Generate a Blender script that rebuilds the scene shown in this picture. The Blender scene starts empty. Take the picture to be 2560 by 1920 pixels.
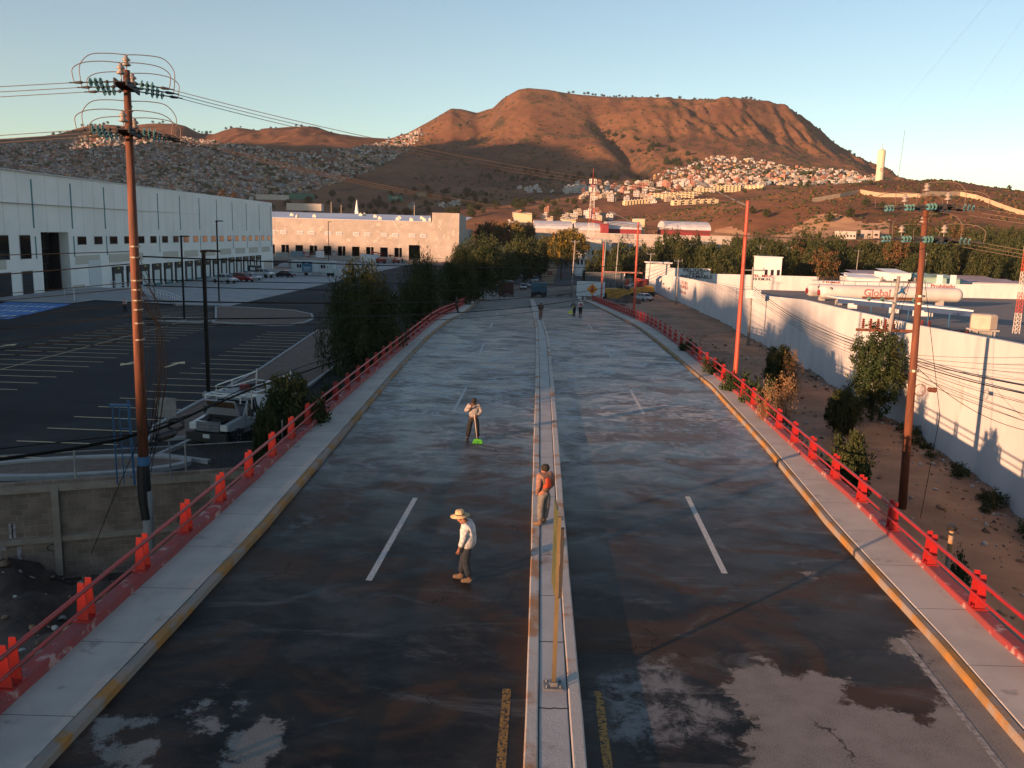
import bpy, math, random
import numpy as np
from mathutils import Vector, Matrix
random.seed(7); np.random.seed(7)
SC = bpy.context.scene
COL = SC.collection
R_ = math.radians
# ---------------------------------------------------------------- camera
FPX = 2125.0; PITCH = math.atan(375/2125.0); ROLL = 0.027; CZ = 8.0
_f = np.array([0, math.cos(PITCH), -math.sin(PITCH)]); _u = np.cross([1, 0, 0.], _f)
_c, _s = math.cos(ROLL), math.sin(ROLL)
AR = np.array([1, 0, 0.])*_c + _u*_s
AU = _u*_c - np.array([1, 0, 0.])*_s
cam = bpy.data.cameras.new('camera'); camo = bpy.data.objects.new('camera', cam); COL.objects.link(camo)
cam.sensor_width = 36; cam.lens = FPX/2560*36; cam.clip_start = .1; cam.clip_end = 20000
m3 = Matrix(((AR[0], AU[0], -_f[0]), (AR[1], AU[1], -_f[1]), (AR[2], AU[2], -_f[2])))
camo.matrix_world = Matrix.Translation((0, 0, CZ)) @ m3.to_4x4()
SC.camera = camo
# ---------------------------------------------------------------- sky, sun, exposure
SUN_AZ = 48.5      # light travels towards this bearing (clockwise from +Y)
SUN_EL = 7.2
w = bpy.data.worlds.new('World'); SC.world = w; w.use_nodes = True
nt = w.node_tree; bg = nt.nodes['Background']
sky = nt.nodes.new('ShaderNodeTexSky'); sky.sky_type = 'NISHITA'; sky.sun_disc = False
sky.sun_elevation = R_(SUN_EL); sky.sun_rotation = R_(SUN_AZ+180); sky.altitude = 2200
sky.air_density = 1.25; sky.dust_density = .35; sky.ozone_density = 1.4
nt.links.new(sky.outputs[0], bg.inputs[0]); bg.inputs[1].default_value = 0.076
sl = bpy.data.lights.new('sun', 'SUN'); sl.energy = 4.3; sl.angle = R_(.55); sl.color = (1.0, .53, .28)
so = bpy.data.objects.new('sun', sl); COL.objects.link(so)
ld = Vector((math.sin(R_(SUN_AZ))*math.cos(R_(SUN_EL)), math.cos(R_(SUN_AZ))*math.cos(R_(SUN_EL)), -math.sin(R_(SUN_EL))))
so.rotation_euler = ld.to_track_quat('-Z', 'Y').to_euler()
SC.view_settings.view_transform = 'Standard'; SC.view_settings.look = 'None'
SC.view_settings.exposure = 1.6; SC.view_settings.gamma = 1
SC.render.engine = 'CYCLES'
# ---------------------------------------------------------------- picture -> place helpers (x, y in photograph pixels, 2560 wide)
D_ = 1.1573
def ray(x, y): return _f + AR*((x-1280)/FPX) - AU*((y-960)/FPX)
def P(x, y, z=0.):
    d = ray(x, y); t = (z-CZ)/d[2]; return (d[0]*t, d[1]*t, z)
def at(x, y, Y):
    d = ray(x, y); t = Y/d[1]; return (d[0]*t, Y, CZ+d[2]*t)
def px(X, Y, Z):
    v = np.array([X, Y, Z-CZ]); d = v@_f; return (1280+FPX*(v@AR)/d, 960-FPX*(v@AU)/d)
def zd(Y):
    if Y < 70: return 0.
    if Y < 84: return -.045*(Y-70)**2/28
    if Y < 240: return -.315-.045*(Y-84)
    return -7.335
def zl(Y): return -1.5-1.7*min(1, max(0, (Y-45)/70))
def zr(Y):
    if Y < 60: return -3.
    if Y < 168: return -3-1.4*(Y-60)/108
    if Y < 220: return -4.4-.4*(Y-168)/52
    return -4.8-2.5*min(1, (Y-220)/60)
def G(x, y, zf, off=0.):
    d = ray(x, y); t = 6.
    while t < 3000:
        if CZ+d[2]*t < zf(d[1]*t)+off:
            lo, hi = t/1.02, t
            for _ in range(30):
                m = (lo+hi)/2
                if CZ+d[2]*m < zf(d[1]*m)+off: hi = m
                else: lo = m
            return (d[0]*hi, d[1]*hi, CZ+d[2]*hi)
        t *= 1.02
    return (d[0]*3000, d[1]*3000, -8)
def GL(L, zf, off=0., k=D_): return [G(a*k, b*k, zf, off) for a, b in L]
def ss(a, b, x):
    t = min(1, max(0, (x-a)/(b-a))); return t*t*(3-2*t)
# ---------------------------------------------------------------- mesh helpers
class MB:
    def __init__(s): s.v = []; s.f = []; s.m = []
    def add(s, vs, fs, mi=0):
        o = len(s.v); s.v += [tuple(p) for p in vs]; s.f += [tuple(i+o for i in f) for f in fs]; s.m += [mi]*len(fs); return s
    def hexa(s, b, t, mi=0):
        return s.add(list(b)+list(t), [(3, 2, 1, 0), (4, 5, 6, 7), (0, 1, 5, 4), (1, 2, 6, 5), (2, 3, 7, 6), (3, 0, 4, 7)], mi)
    def box(s, c, d, rz=0, mi=0, taper=1., tx=None):
        x, y, z = d[0]/2, d[1]/2, d[2]/2; cs, sn = math.cos(rz), math.sin(rz); tx = taper if tx is None else tx
        def q(a, b, e): return (c[0]+a*cs-b*sn, c[1]+a*sn+b*cs, c[2]+e)
        return s.hexa([q(-x, -y, -z), q(x, -y, -z), q(x, y, -z), q(-x, y, -z)],
                      [q(-x*tx, -y*taper, z), q(x*tx, -y*taper, z), q(x*tx, y*taper, z), q(-x*tx, y*taper, z)], mi)
    def ring(s, c, ax, r, n):
        ax = Vector(ax).normalized(); a = ax.orthogonal().normalized(); b = ax.cross(a)
        return [Vector(c)+(a*math.cos(6.28318*i/n)+b*math.sin(6.28318*i/n))*r for i in range(n)]
    def tube(s, pts, r, n=6, mi=0, cap=True):
        pts = [Vector(p) for p in pts]; N = len(pts)
        rs = r if isinstance(r, (list, tuple)) else [r]*N
        vs = []; ref = None
        for i, p in enumerate(pts):
            d = (pts[min(i+1, N-1)]-pts[max(i-1, 0)])
            d = d.normalized() if d.length > 1e-9 else Vector((0, 0, 1))
            if ref is None: ref = d.orthogonal().normalized()
            a = (ref-d*ref.dot(d)); a = a.normalized() if a.length > 1e-4 else d.orthogonal().normalized(); ref = a
            b = d.cross(a)
            vs += [p+(a*math.cos(6.28318*k/n)+b*math.sin(6.28318*k/n))*rs[i] for k in range(n)]
        fs = [(i*n+k, i*n+(k+1) % n, (i+1)*n+(k+1) % n, (i+1)*n+k) for i in range(N-1) for k in range(n)]
        if cap: fs += [tuple(range(n-1, -1, -1)), tuple((N-1)*n+k for k in range(n))]
        return s.add(vs, fs, mi)
    def lathe(s, c, prof, ax=(0, 0, 1), n=12, mi=0):
        ax = Vector(ax).normalized(); a = ax.orthogonal().normalized(); b = ax.cross(a); c = Vector(c)
        vs = [c+ax*h+(a*math.cos(6.28318*k/n)+b*math.sin(6.28318*k/n))*r for r, h in prof for k in range(n)]
        N = len(prof)
        fs = [(i*n+k, i*n+(k+1) % n, (i+1)*n+(k+1) % n, (i+1)*n+k) for i in range(N-1) for k in range(n)]
        fs += [tuple(range(n-1, -1, -1)), tuple((N-1)*n+k for k in range(n))]
        return s.add(vs, fs, mi)
    def prism(s, poly, z0, z1, mi=0):
        n = len(poly); zz = (lambda p, z: z(p) if callable(z) else z)
        vs = [(p[0], p[1], zz(p, z0)) for p in poly]+[(p[0], p[1], zz(p, z1)) for p in poly]
        return s.add(vs, [tuple(range(n-1, -1, -1)), tuple(range(n, 2*n))]+[(i, (i+1) % n, n+(i+1) % n, n+i) for i in range(n)], mi)
    def side(s, prof, x0, x1, mi=0):   # profile in (y, z), extruded over x
        n = len(prof)
        vs = [(x0, a, b) for a, b in prof]+[(x1, a, b) for a, b in prof]
        return s.add(vs, [tuple(range(n)), tuple(range(2*n-1, n-1, -1))]+[(i, n+i, n+(i+1) % n, (i+1) % n) for i in range(n)], mi)
    def ribbon(s, L, Rr, mi=0):
        n = len(L); return s.add(list(L)+list(Rr), [(i, n+i, n+i+1, i+1) for i in range(n-1)], mi)
    def obj(s, name, mats, parent=None, smooth=False, fixn=False):
        me = bpy.data.meshes.new(name); me.from_pydata([tuple(v) for v in s.v], [], s.f)
        mats = mats if isinstance(mats, (list, tuple)) else [mats]
        for m in mats: me.materials.append(m)
        if len(mats) > 1: me.polygons.foreach_set('material_index', s.m)
        if smooth: me.polygons.foreach_set('use_smooth', [True]*len(me.polygons))
        if fixn:
            import bmesh
            b = bmesh.new(); b.from_mesh(me); bmesh.ops.recalc_face_normals(b, faces=b.faces); b.to_mesh(me); b.free()
        me.update()
        o = bpy.data.objects.new(name, me); COL.objects.link(o)
        if parent: o.parent = parent
        return o
def npmesh(name, V, F, mats, parent=None, smooth=False, mi=None):
    me = bpy.data.meshes.new(name); V = np.asarray(V, dtype=np.float32); F = np.asarray(F, dtype=np.int32); k = F.shape[1]
    me.vertices.add(len(V)); me.vertices.foreach_set('co', V.ravel())
    me.loops.add(F.size); me.loops.foreach_set('vertex_index', F.ravel())
    me.polygons.add(len(F)); me.polygons.foreach_set('loop_start', np.arange(0, F.size, k, dtype=np.int32))
    me.polygons.foreach_set('loop_total', np.full(len(F), k, dtype=np.int32))
    mats = mats if isinstance(mats, (list, tuple)) else [mats]
    for m in mats: me.materials.append(m)
    if mi is not None: me.polygons.foreach_set('material_index', np.asarray(mi, dtype=np.int32))
    if smooth: me.polygons.foreach_set('use_smooth', np.ones(len(F), dtype=bool))
    me.update(); me.validate()
    o = bpy.data.objects.new(name, me); COL.objects.link(o)
    if parent: o.parent = parent
    return o
def tag(o, label=None, cat=None, group=None, kind=None):
    if label: o['label'] = label
    if cat: o['category'] = cat
    if group: o['group'] = group
    if kind: o['kind'] = kind
    return o
def thing(name, label, cat, loc=(0, 0, 0), rz=0, group=None, scale=None):
    o = bpy.data.objects.new(name, None); COL.objects.link(o); o.location = loc; o.rotation_euler = (0, 0, rz)
    o.empty_display_size = .3
    if scale: o.scale = scale if isinstance(scale, (tuple, list)) else (scale,)*3
    return tag(o, label, cat, group)
KIDS = {}
def copy_tree(o, loc=None, rz=None, scale=None, label=None, parent=None, group=None):
    c = o.copy(); COL.objects.link(c)
    if parent is not None: c.parent = parent
    if loc is not None: c.location = loc
    if rz is not None: c.rotation_euler = (0, 0, rz)
    if scale is not None: c.scale = scale if isinstance(scale, (tuple, list)) else (scale,)*3
    if label: c['label'] = label
    if group: c['group'] = group
    for ch in o.children: copy_tree(ch, parent=c)
    return c
def struct(o): o['kind'] = 'structure'; return o
# ---------------------------------------------------------------- materials
def lk(nt, a, b): nt.links.new(a, b)
def mat(name, c1, c2=None, rough=.8, scale=3., detail=5., bump=0., bscale=None, metal=0., st=(1, 1, 1), lo=.35, hi=.65,
        spec=.5, c3=None, s3=1., lo3=.55, hi3=.62, emit=None, coord='Object', alpha=1., trans=0., dist=0., coat=0.):
    m = bpy.data.materials.new(name); m.use_nodes = True; nt = m.node_tree; b = nt.nodes['Principled BSDF']
    b.inputs['Base Color'].default_value = (*c1, 1); b.inputs['Roughness'].default_value = rough
    b.inputs['Metallic'].default_value = metal; b.inputs['Specular IOR Level'].default_value = spec
    if coat: b.inputs['Coat Weight'].default_value = coat; b.inputs['Coat Roughness'].default_value = .1
    if trans: b.inputs['Transmission Weight'].default_value = trans
    if alpha < 1: b.inputs['Alpha'].default_value = alpha
    if emit: b.inputs['Emission Color'].default_value = (*emit[:3], 1); b.inputs['Emission Strength'].default_value = emit[3]
    if c2 is None and not bump and c3 is None: return m
    tc = nt.nodes.new('ShaderNodeTexCoord'); mp = nt.nodes.new('ShaderNodeMapping'); mp.inputs['Scale'].default_value = st
    lk(nt, tc.outputs[coord], mp.inputs[0])
    def noise(sc, det, d=0.):
        n = nt.nodes.new('ShaderNodeTexNoise'); n.inputs['Scale'].default_value = sc; n.inputs['Detail'].default_value = det
        n.inputs['Roughness'].default_value = .6; n.inputs['Distortion'].default_value = d; lk(nt, mp.outputs[0], n.inputs['Vector']); return n
    def mixc(fac, a, bb):
        x = nt.nodes.new('ShaderNodeMix'); x.data_type = 'RGBA'; lk(nt, fac, x.inputs[0])
        if isinstance(a, tuple): x.inputs[6].default_value = (*a, 1)
        else: lk(nt, a, x.inputs[6])
        x.inputs[7].default_value = (*bb, 1); return x.outputs[2]
    def ramp(src, a, bb):
        r = nt.nodes.new('ShaderNodeMapRange'); r.inputs[1].default_value = a; r.inputs[2].default_value = bb; r.interpolation_type = 'SMOOTHSTEP'
        lk(nt, src, r.inputs[0]); return r.outputs[0]
    cur = c1
    if c2 is not None: cur = mixc(ramp(noise(scale, detail, dist).outputs[0], lo, hi), c1, c2)
    if c3 is not None: cur = mixc(ramp(noise(s3, 7).outputs[0], lo3, hi3), cur, c3)
    if not isinstance(cur, tuple): lk(nt, cur, b.inputs['Base Color'])
    if bump:
        bn = nt.nodes.new('ShaderNodeBump'); bn.inputs['Strength'].default_value = min(1, bump); bn.inputs['Distance'].default_value = .02*max(1, bump)
        lk(nt, noise(bscale or scale*4, 6).outputs[0], bn.inputs['Height']); lk(nt, bn.outputs[0], b.inputs['Normal'])
    return m
MT = {}
def mk(k, *a, **kw): MT[k] = mat(k, *a, **kw); return MT[k]
mk('asphalt_lot', (.015, .015, .018), (.023, .0225, .026), rough=.92, scale=.25, detail=9, bump=.3, bscale=30, c3=(.045, .042, .042), s3=.09, lo3=.5, hi3=.75, spec=.2)
mk('asphalt_road', (.045, .044, .048), (.07, .068, .07), rough=.9, scale=.2, detail=9, bump=.3, bscale=20, spec=.25)
mk('concrete', (.24, .235, .235), (.32, .315, .31), rough=.9, scale=1.2, detail=9, bump=.25, bscale=40, c3=(.19, .18, .17), s3=.5, lo3=.52, hi3=.7)
mk('apron', (.25, .25, .255), (.31, .31, .31), rough=.9, scale=.3, detail=9)
mk('dirt', (.21, .128, .082), (.29, .18, .118), rough=.95, scale=.35, detail=10, bump=1.2, bscale=3, c3=(.12, .08, .056), s3=.12, lo3=.5, hi3=.7)
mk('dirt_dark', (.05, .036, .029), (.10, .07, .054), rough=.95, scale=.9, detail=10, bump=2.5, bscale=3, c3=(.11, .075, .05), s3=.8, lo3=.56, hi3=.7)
mk('red_paint', (.30, .009, .010), (.22, .014, .013), rough=.42, scale=2.5, detail=8, c3=(.16, .07, .045), s3=5, lo3=.60, hi3=.68)
mk('white_paint', (.62, .62, .60), (.45, .44, .43), rough=.7, scale=9, detail=8, lo=.5, hi=.7)
mk('yellow_line', (.50, .33, .07), (.36, .25, .08), rough=.8, scale=10, detail=8, lo=.45, hi=.65)
mk('kerb_yellow', (.30, .145, .03), (.22, .13, .05), rough=.85, scale=1.6, detail=9, lo=.42, hi=.6, c3=(.22, .19, .165), s3=1.0, lo3=.44, hi3=.56, bump=.5, bscale=20)
mk('metal_black', (.012, .011, .012), rough=.5)
mk('metal_grey', (.22, .23, .24), (.15, .15, .16), rough=.5, scale=4, metal=.3)
mk('glass_dark', (.008, .009, .011), rough=.12, spec=.8)
mk('rubber', (.014, .014, .015), rough=.85)
mk('rim', (.4, .4, .42), rough=.35, metal=.7)
mk('bark', (.085, .055, .038), (.05, .034, .026), rough=.95, scale=6, st=(1, 1, .3), bump=1.5, bscale=10)
# ================================================================ ROAD DECK
LK = ([-8, 11, 21, 50, 63, 90, 125, 165], [-6.95, -6.75, -6.5, -6.6, -6.5, -5.45, -5.5, -5.2])
ML = ([-8, 11.5, 20, 29, 43, 70, 100, 150], [.1, .32, .58, .82, 1.2, 1.85, 2.15, 2.8])
MR = ([-8, 11.5, 20, 29, 43, 64, 80, 100, 128, 150], [1.05, 1.28, 1.5, 1.77, 2.2, 2.75, 2.8, 2.95, 3.2, 3.35])
RK = ([-8, 12, 16, 23, 33, 46, 65, 85, 129, 165], [7.4, 8.35, 8.7, 9.1, 10.0, 10.85, 11.1, 11.2, 12., 12.4])
LR = ([-8, 13, 28, 35, 54, 95, 125, 165], [-8.25, -8.25, -8.1, -8.1, -7.7, -6.75, -6.8, -6.6])
RR = ([-8, 15.5, 20, 24.6, 30, 35, 43, 61, 80, 129, 165], [9.75, 10.1, 10.4, 10.7, 10.95, 11.25, 11.75, 12.4, 12.6, 13.4, 14.0])
def L_(T, Y): return float(np.interp(Y, T[0], T[1]))
def segd(px_, py_, a, b):
    ax, ay = a; bx, by = b; dx, dy = bx-ax, by-ay
    t = np.clip(((px_-ax)*dx+(py_-ay)*dy)/(dx*dx+dy*dy+1e-9), 0, 1)
    return np.hypot(px_-(ax+t*dx), py_-(ay+t*dy))
def polysd(X, Y, poly):
    d = np.full(X.shape, 1e9); ins = np.zeros(X.shape, bool); n = len(poly)
    for i in range(n):
        a, b = poly[i], poly[(i+1) % n]; d = np.minimum(d, segd(X, Y, a, b))
        c = ((a[1] > Y) != (b[1] > Y)) & (X < (b[0]-a[0])*(Y-a[1])/((b[1]-a[1]) or 1e-9)+a[0]); ins ^= c
    return np.where(ins, d, -d)
DRY = [[(1900, 2000), (1840, 1880), (1875, 1790), (1800, 1715), (1840, 1670), (1905, 1643), (1965, 1690), (2035, 1680), (2075, 1690), (2110, 1700), (2120, 1755), (2180, 1770),
        (2250, 1775), (2285, 1812), (2320, 1790), (2352, 1765), (2330, 1730), (2310, 1680), (2300, 1640), (2240, 1630), (2195, 1592), (2270, 1590), (2305, 1570), (2400, 1660), (2640, 1960), (2620, 2040)],
       [(540, 1920), (590, 1830), (650, 1790), (715, 1805), (700, 1850), (665, 1925), (600, 1990)],
       [(225, 1869), (300, 1862), (391, 1840), (375, 1890), (345, 1935), (240, 1930)],
       [(230, 1838), (262, 1800), (310, 1795), (350, 1795), (392, 1776), (375, 1800), (345, 1828), (270, 1842)],
       [(448, 1822), (500, 1765), (548, 1712), (535, 1750), (505, 1800), (485, 1825)],
       [(500, 1838), (530, 1800), (572, 1812), (540, 1830)], [(565, 1790), (580, 1765), (612, 1760), (600, 1790)],
       [(2005, 1440), (2020, 1432), (2042, 1440), (2030, 1450)]]
DRY = [[P(*q)[:2] for q in poly] for poly in DRY]
SPK = [P(*q)[:2] for q in [(1490, 1690), (1560, 1670), (1600, 1640), (1690, 1630), (1720, 1700), (1790, 1740), (1850, 1800), (1800, 1850), (1700, 1850), (1620, 1890), (1540, 1850), (1480, 1750)]]
PALE = [[P(*q)[:2] for q in poly] for poly in [[(695, 1330), (745, 1290), (800, 1275), (820, 1290), (770, 1320), (700, 1350)], [(850, 1175), (930, 1150), (1010, 1160), (1000, 1185), (900, 1200)],
        [(1560, 1030), (1760, 1010), (1830, 1090), (1700, 1120), (1600, 1100)]]]
def deckmat():
    m = bpy.data.materials.new('wet_asphalt'); m.use_nodes = True; nt = m.node_tree; b = nt.nodes['Principled BSDF']
    N = nt.nodes.new
    tc = N('ShaderNodeTexCoord')
    def mp(st, rz=0):
        x = N('ShaderNodeMapping'); x.inputs['Scale'].default_value = st; x.inputs['Rotation'].default_value = (0, 0, rz); lk(nt, tc.outputs['Object'], x.inputs[0]); return x.outputs[0]
    def noise(v, sc, det=6, d=0., r=.6):
        n = N('ShaderNodeTexNoise'); n.inputs['Scale'].default_value = sc; n.inputs['Detail'].default_value = det; n.inputs['Distortion'].default_value = d
        n.inputs['Roughness'].default_value = r; lk(nt, v, n.inputs['Vector']); return n.outputs[0]
    def mr(src, a, bb, o0=0., o1=1., sm=True):
        r = N('ShaderNodeMapRange'); r.interpolation_type = 'SMOOTHSTEP' if sm else 'LINEAR'
        for i, q in zip((1, 2, 3, 4), (a, bb, o0, o1)): r.inputs[i].default_value = q
        lk(nt, src, r.inputs[0]); return r.outputs[0]
    def ma(op, a, bb):
        x = N('ShaderNodeMath'); x.operation = op
        for i, q in enumerate((a, bb)):
            if isinstance(q, (int, float)): x.inputs[i].default_value = q
            else: lk(nt, q, x.inputs[i])
        return x.outputs[0]
    def mix(f, a, bb):
        x = N('ShaderNodeMix'); x.data_type = 'RGBA'; lk(nt, f, x.inputs[0])
        for i, q in ((6, a), (7, bb)):
            if isinstance(q, tuple): x.inputs[i].default_value = (*q, 1)
            else: lk(nt, q, x.inputs[i])
        return x.outputs[2]
    def attr(n):
        x = N('ShaderNodeAttribute'); x.attribute_name = n; return x.outputs['Fac']
    o = mp((1, 1, 1)); ost = mp((1, 1.5, 1), .5); osw = mp((.8, 1.1, 1), -.5)
    jit = mr(noise(o, 1.6, 13, 0., .72), .2, .8, -.55, .55, False)
    dry = mr(ma('ADD', attr('dry'), jit), -.06, .10)
    spn = mr(noise(o, 2.2, 12, .4, .75), .40, .58); spk = ma('MULTIPLY', mr(ma('ADD', attr('spk'), jit), -.15, .35), spn)
    pale = ma('MULTIPLY', mr(ma('ADD', attr('pale'), jit), -.3, .4), mr(noise(o, 3, 8), .4, .62))
    big = noise(ost, .22, 7, .6); med = noise(ost, 1.1, 9, .8)
    fine = noise(o, 38, 3)
    wet = mix(mr(big, .42, .58), (.0045, .0045, .005), (.027, .0235, .021))
    wet = mix(mr(med, .46, .74), wet, (.038, .030, .026))
    mud = ma('MULTIPLY', mr(noise(ost, .28, 9, .8), .47, .60), .85)
    wet = mix(mud, wet, (.062, .036, .024))
    sw = noise(osw, 1.0, 14, 1.6, .66)
    suds = ma('MULTIPLY', ma('MULTIPLY', mr(sw, .46, .58), mr(noise(o, .22, 5, .5), .28, .54)), attr('mid'))
    wet = mix(ma('MULTIPLY', suds, .95), wet, (.33, .335, .335))
    smear = ma('MULTIPLY', mr(noise(mp((.5, 1.2, 1), -.7), .55, 13, 1.4, .7), .52, .70), .7)
    wet = mix(smear, wet, (.10, .096, .092))
    rust = ma('MULTIPLY', mr(noise(mp((.35, 1.6, 1)), 1., 8, .5), .6, .66), attr('far'))
    wet = mix(ma('MULTIPLY', rust, .7), wet, (.13, .06, .035))
    dryc = mix(mr(noise(o, 1.6, 9), .35, .68), (.12, .108, .098), (.19, .172, .158))
    dryc = mix(mr(fine, .35, .7), dryc, (.24, .22, .20))
    c = mix(dry, wet, dryc); c = mix(ma('MULTIPLY', spk, .8), c, (.20, .20, .20)); c = mix(ma('MULTIPLY', pale, .6), c, (.17, .17, .17))
    vo = N('ShaderNodeTexVoronoi'); vo.feature = 'DISTANCE_TO_EDGE'; vo.inputs['Scale'].default_value = .33
    wv = N('ShaderNodeVectorMath'); wv.operation = 'ADD'; nv = N('ShaderNodeTexNoise'); nv.inputs['Scale'].default_value = 1.7; nv.inputs['Detail'].default_value = 8; lk(nt, o, nv.inputs['Vector'])
    lk(nt, o, wv.inputs[0]); lk(nt, nv.outputs['Color'], wv.inputs[1]); lk(nt, wv.outputs[0], vo.inputs['Vector'])
    crk = ma('MULTIPLY', mr(vo.outputs['Distance'], .009, .003), mr(noise(o, .35, 4), .47, .56))
    c = mix(ma('MULTIPLY', crk, .75), c, (.008, .007, .007))
    # grain
    c = mix(ma('MULTIPLY', mr(fine, .60, .72), .5), c, (.13, .12, .11))
    lk(nt, c, b.inputs['Base Color'])
    anyd = ma('MAXIMUM', dry, ma('MAXIMUM', ma('MULTIPLY', spk, .8), ma('MULTIPLY', pale, .7)))
    rw = mr(noise(ost, .6, 12, .4), .3, .7, .25, .40)
    rw = ma('ADD', rw, ma('MULTIPLY', suds, .2)); rw = ma('ADD', rw, ma('MULTIPLY', mud, .25))
    nearr = ma('MULTIPLY', attr('near'), .22); rw = ma('ADD', rw, nearr)
    rg = N('ShaderNodeMix'); rg.data_type = 'FLOAT'; lk(nt, anyd, rg.inputs[0]); lk(nt, rw, rg.inputs[2]); rg.inputs[3].default_value = .95
    lk(nt, rg.outputs[0], b.inputs['Roughness'])
    sp = N('ShaderNodeMix'); sp.data_type = 'FLOAT'; lk(nt, anyd, sp.inputs[0]); lk(nt, ma('ADD', ma('MULTIPLY', attr('mid'), .60), .16), sp.inputs[2]); sp.inputs[3].default_value = .2
    lk(nt, sp.outputs[0], b.inputs['Specular IOR Level'])
    bn = N('ShaderNodeBump'); bn.inputs['Distance'].default_value = .003; bn.inputs['Strength'].default_value = .3
    h = noise(o, 55, 3); lk(nt, h, bn.inputs['Height']); lk(nt, bn.outputs[0], b.inputs['Normal'])
    return m
MT['wet'] = deckmat()
def deck_surface(name, xa, xb):
    ys = list(np.arange(-8, 40, .22))+list(np.arange(40, 166, 1.2)); nx = 40
    V = []; 
    for Y in ys:
        a, b = xa(Y), xb(Y)
        for i in range(nx+1): V.append((a+(b-a)*i/nx, Y, zd(Y)))
    V = np.array(V); n = nx+1
    F = [(j*n+i, j*n+i+1, (j+1)*n+i+1, (j+1)*n+i) for j in range(len(ys)-1) for i in range(nx)]
    o = npmesh(name, V, F, MT['wet'])
    X, Y = V[:, 0], V[:, 1]
    def put(n_, a):
        at_ = o.data.attributes.new(n_, 'FLOAT', 'POINT'); at_.data.foreach_set('value', a.astype(np.float32))
    d = np.full(X.shape, -9.)
    for p in DRY: d = np.maximum(d, polysd(X, Y, p))
    d = np.maximum(d, np.where(Y < 8.5, 8.5-Y-1, -9))
    d = np.maximum(d, np.minimum(Y-112-.15*X, 3))
    put('dry', np.clip(d, -3, 3)); put('spk', np.clip(polysd(X, Y, SPK), -3, 3))
    d = np.full(X.shape, -9.)
    for p in PALE: d = np.maximum(d, polysd(X, Y, p))
    put('pale', np.clip(d, -3, 3))
    sm = lambda a, b, x: np.clip((x-a)/(b-a), 0, 1)
    put('mid', sm(24, 38, Y)*(1-.65*sm(62, 75, Y))); put('far', sm(48, 58, Y)); put('near', 1-sm(14, 30, Y))
    return struct(o)
deck_surface('road', lambda Y: L_(LK, Y)-.05, lambda Y: L_(ML, Y)+.05)
deck_surface('road', lambda Y: L_(MR, Y)-.05, lambda Y: L_(RK, Y)+.05)
YS = list(np.arange(-8, 60, 1.5))+list(np.arange(60, 152, 3.))
def strip(name, xa, xb, zt, zb, m, ys=YS, wob=0., bev=.02):
    """solid strip along the road: top at zt, skirts to zb, small bevel"""
    mb = MB(); rows = []
    for Y in ys:
        a, b = xa(Y), xb(Y); z = zd(Y)
        w1 = random.uniform(-wob, wob); w2 = random.uniform(-wob, wob)
        rows.append([(a+w1, Y, z+zb), (a+w1, Y, z+zt-bev), (a+w1+bev, Y, z+zt), (b+w2-bev, Y, z+zt), (b+w2, Y, z+zt-bev), (b+w2, Y, z+zb)])
    V = [p for r in rows for p in r]; n = 6
    F = [(j*n+i, (j+1)*n+i, (j+1)*n+i+1, j*n+i+1) for j in range(len(rows)-1) for i in range(5)]
    F += [tuple(range(n)), tuple((len(rows)-1)*n+i for i in range(n-1, -1, -1))]
    mb.add(V, F)
    return mb.obj(name, m)
def paintedkerb():
    # faded yellow kerb paint: more paint near the camera end, worn patches
    return MT['kerb_yellow']
def sidewalkmat():
    m = mat('sidewalk_concrete', (.36, .325, .29), (.43, .39, .35), rough=.9, scale=.7, detail=9, bump=.25, bscale=45, c3=(.20, .185, .17), s3=1.6, lo3=.58, hi3=.75)
    nt = m.node_tree; b = nt.nodes['Principled BSDF']; src = b.inputs['Base Color'].links[0].from_socket
    tc = nt.nodes.new('ShaderNodeTexCoord'); sp = nt.nodes.new('ShaderNodeSeparateXYZ'); lk(nt, tc.outputs['Object'], sp.inputs[0])
    a = nt.nodes.new('ShaderNodeMath'); a.operation = 'DIVIDE'; lk(nt, sp.outputs[1], a.inputs[0]); a.inputs[1].default_value = 2.5
    f = nt.nodes.new('ShaderNodeMath'); f.operation = 'FRACT'; lk(nt, a.outputs[0], f.inputs[0])
    c = nt.nodes.new('ShaderNodeMath'); c.operation = 'LESS_THAN'; lk(nt, f.outputs[0], c.inputs[0]); c.inputs[1].default_value = .008
    x = nt.nodes.new('ShaderNodeMix'); x.data_type = 'RGBA'; lk(nt, c.outputs[0], x.inputs[0]); lk(nt, src, x.inputs[6]); x.inputs[7].default_value = (.09, .085, .08, 1)
    lk(nt, x.outputs[2], b.inputs['Base Color']); return m
MT['sidewalk'] = sidewalkmat()
mk('median_conc', (.36, .34, .325), (.43, .41, .39), rough=.9, scale=.9, detail=9, bump=.4, bscale=30, c3=(.21, .16, .13), s3=.7, lo3=.56, hi3=.7)
mk('median_kerb', (.40, .37, .34), (.45, .42, .38), rough=.9, scale=1.4, detail=9, bump=.6, bscale=20, c3=(.34, .18, .09), s3=.8, lo3=.5, hi3=.62)
mk('parapet_paint', (.24, .028, .03), (.18, .04, .045), rough=.7, scale=2., detail=9, c3=(.34, .22, .21), s3=2.6, lo3=.55, hi3=.66, bump=.8, bscale=18)
mk('joint', (.03, .028, .027), rough=.95)
KH = .17
struct(strip('sidewalk', lambda Y: L_(LR, Y)-.2, lambda Y: L_(LK, Y)-.19, KH, -.5, MT['sidewalk']))
struct(strip('kerb', lambda Y: L_(LK, Y)-.185, lambda Y: L_(LK, Y)+.01, KH-.006, -.5, paintedkerb(), wob=.012, bev=.03))
struct(strip('sidewalk', lambda Y: L_(RK, Y)+.19, lambda Y: L_(RR, Y)+.25, KH, -.5, MT['sidewalk']))
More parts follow.
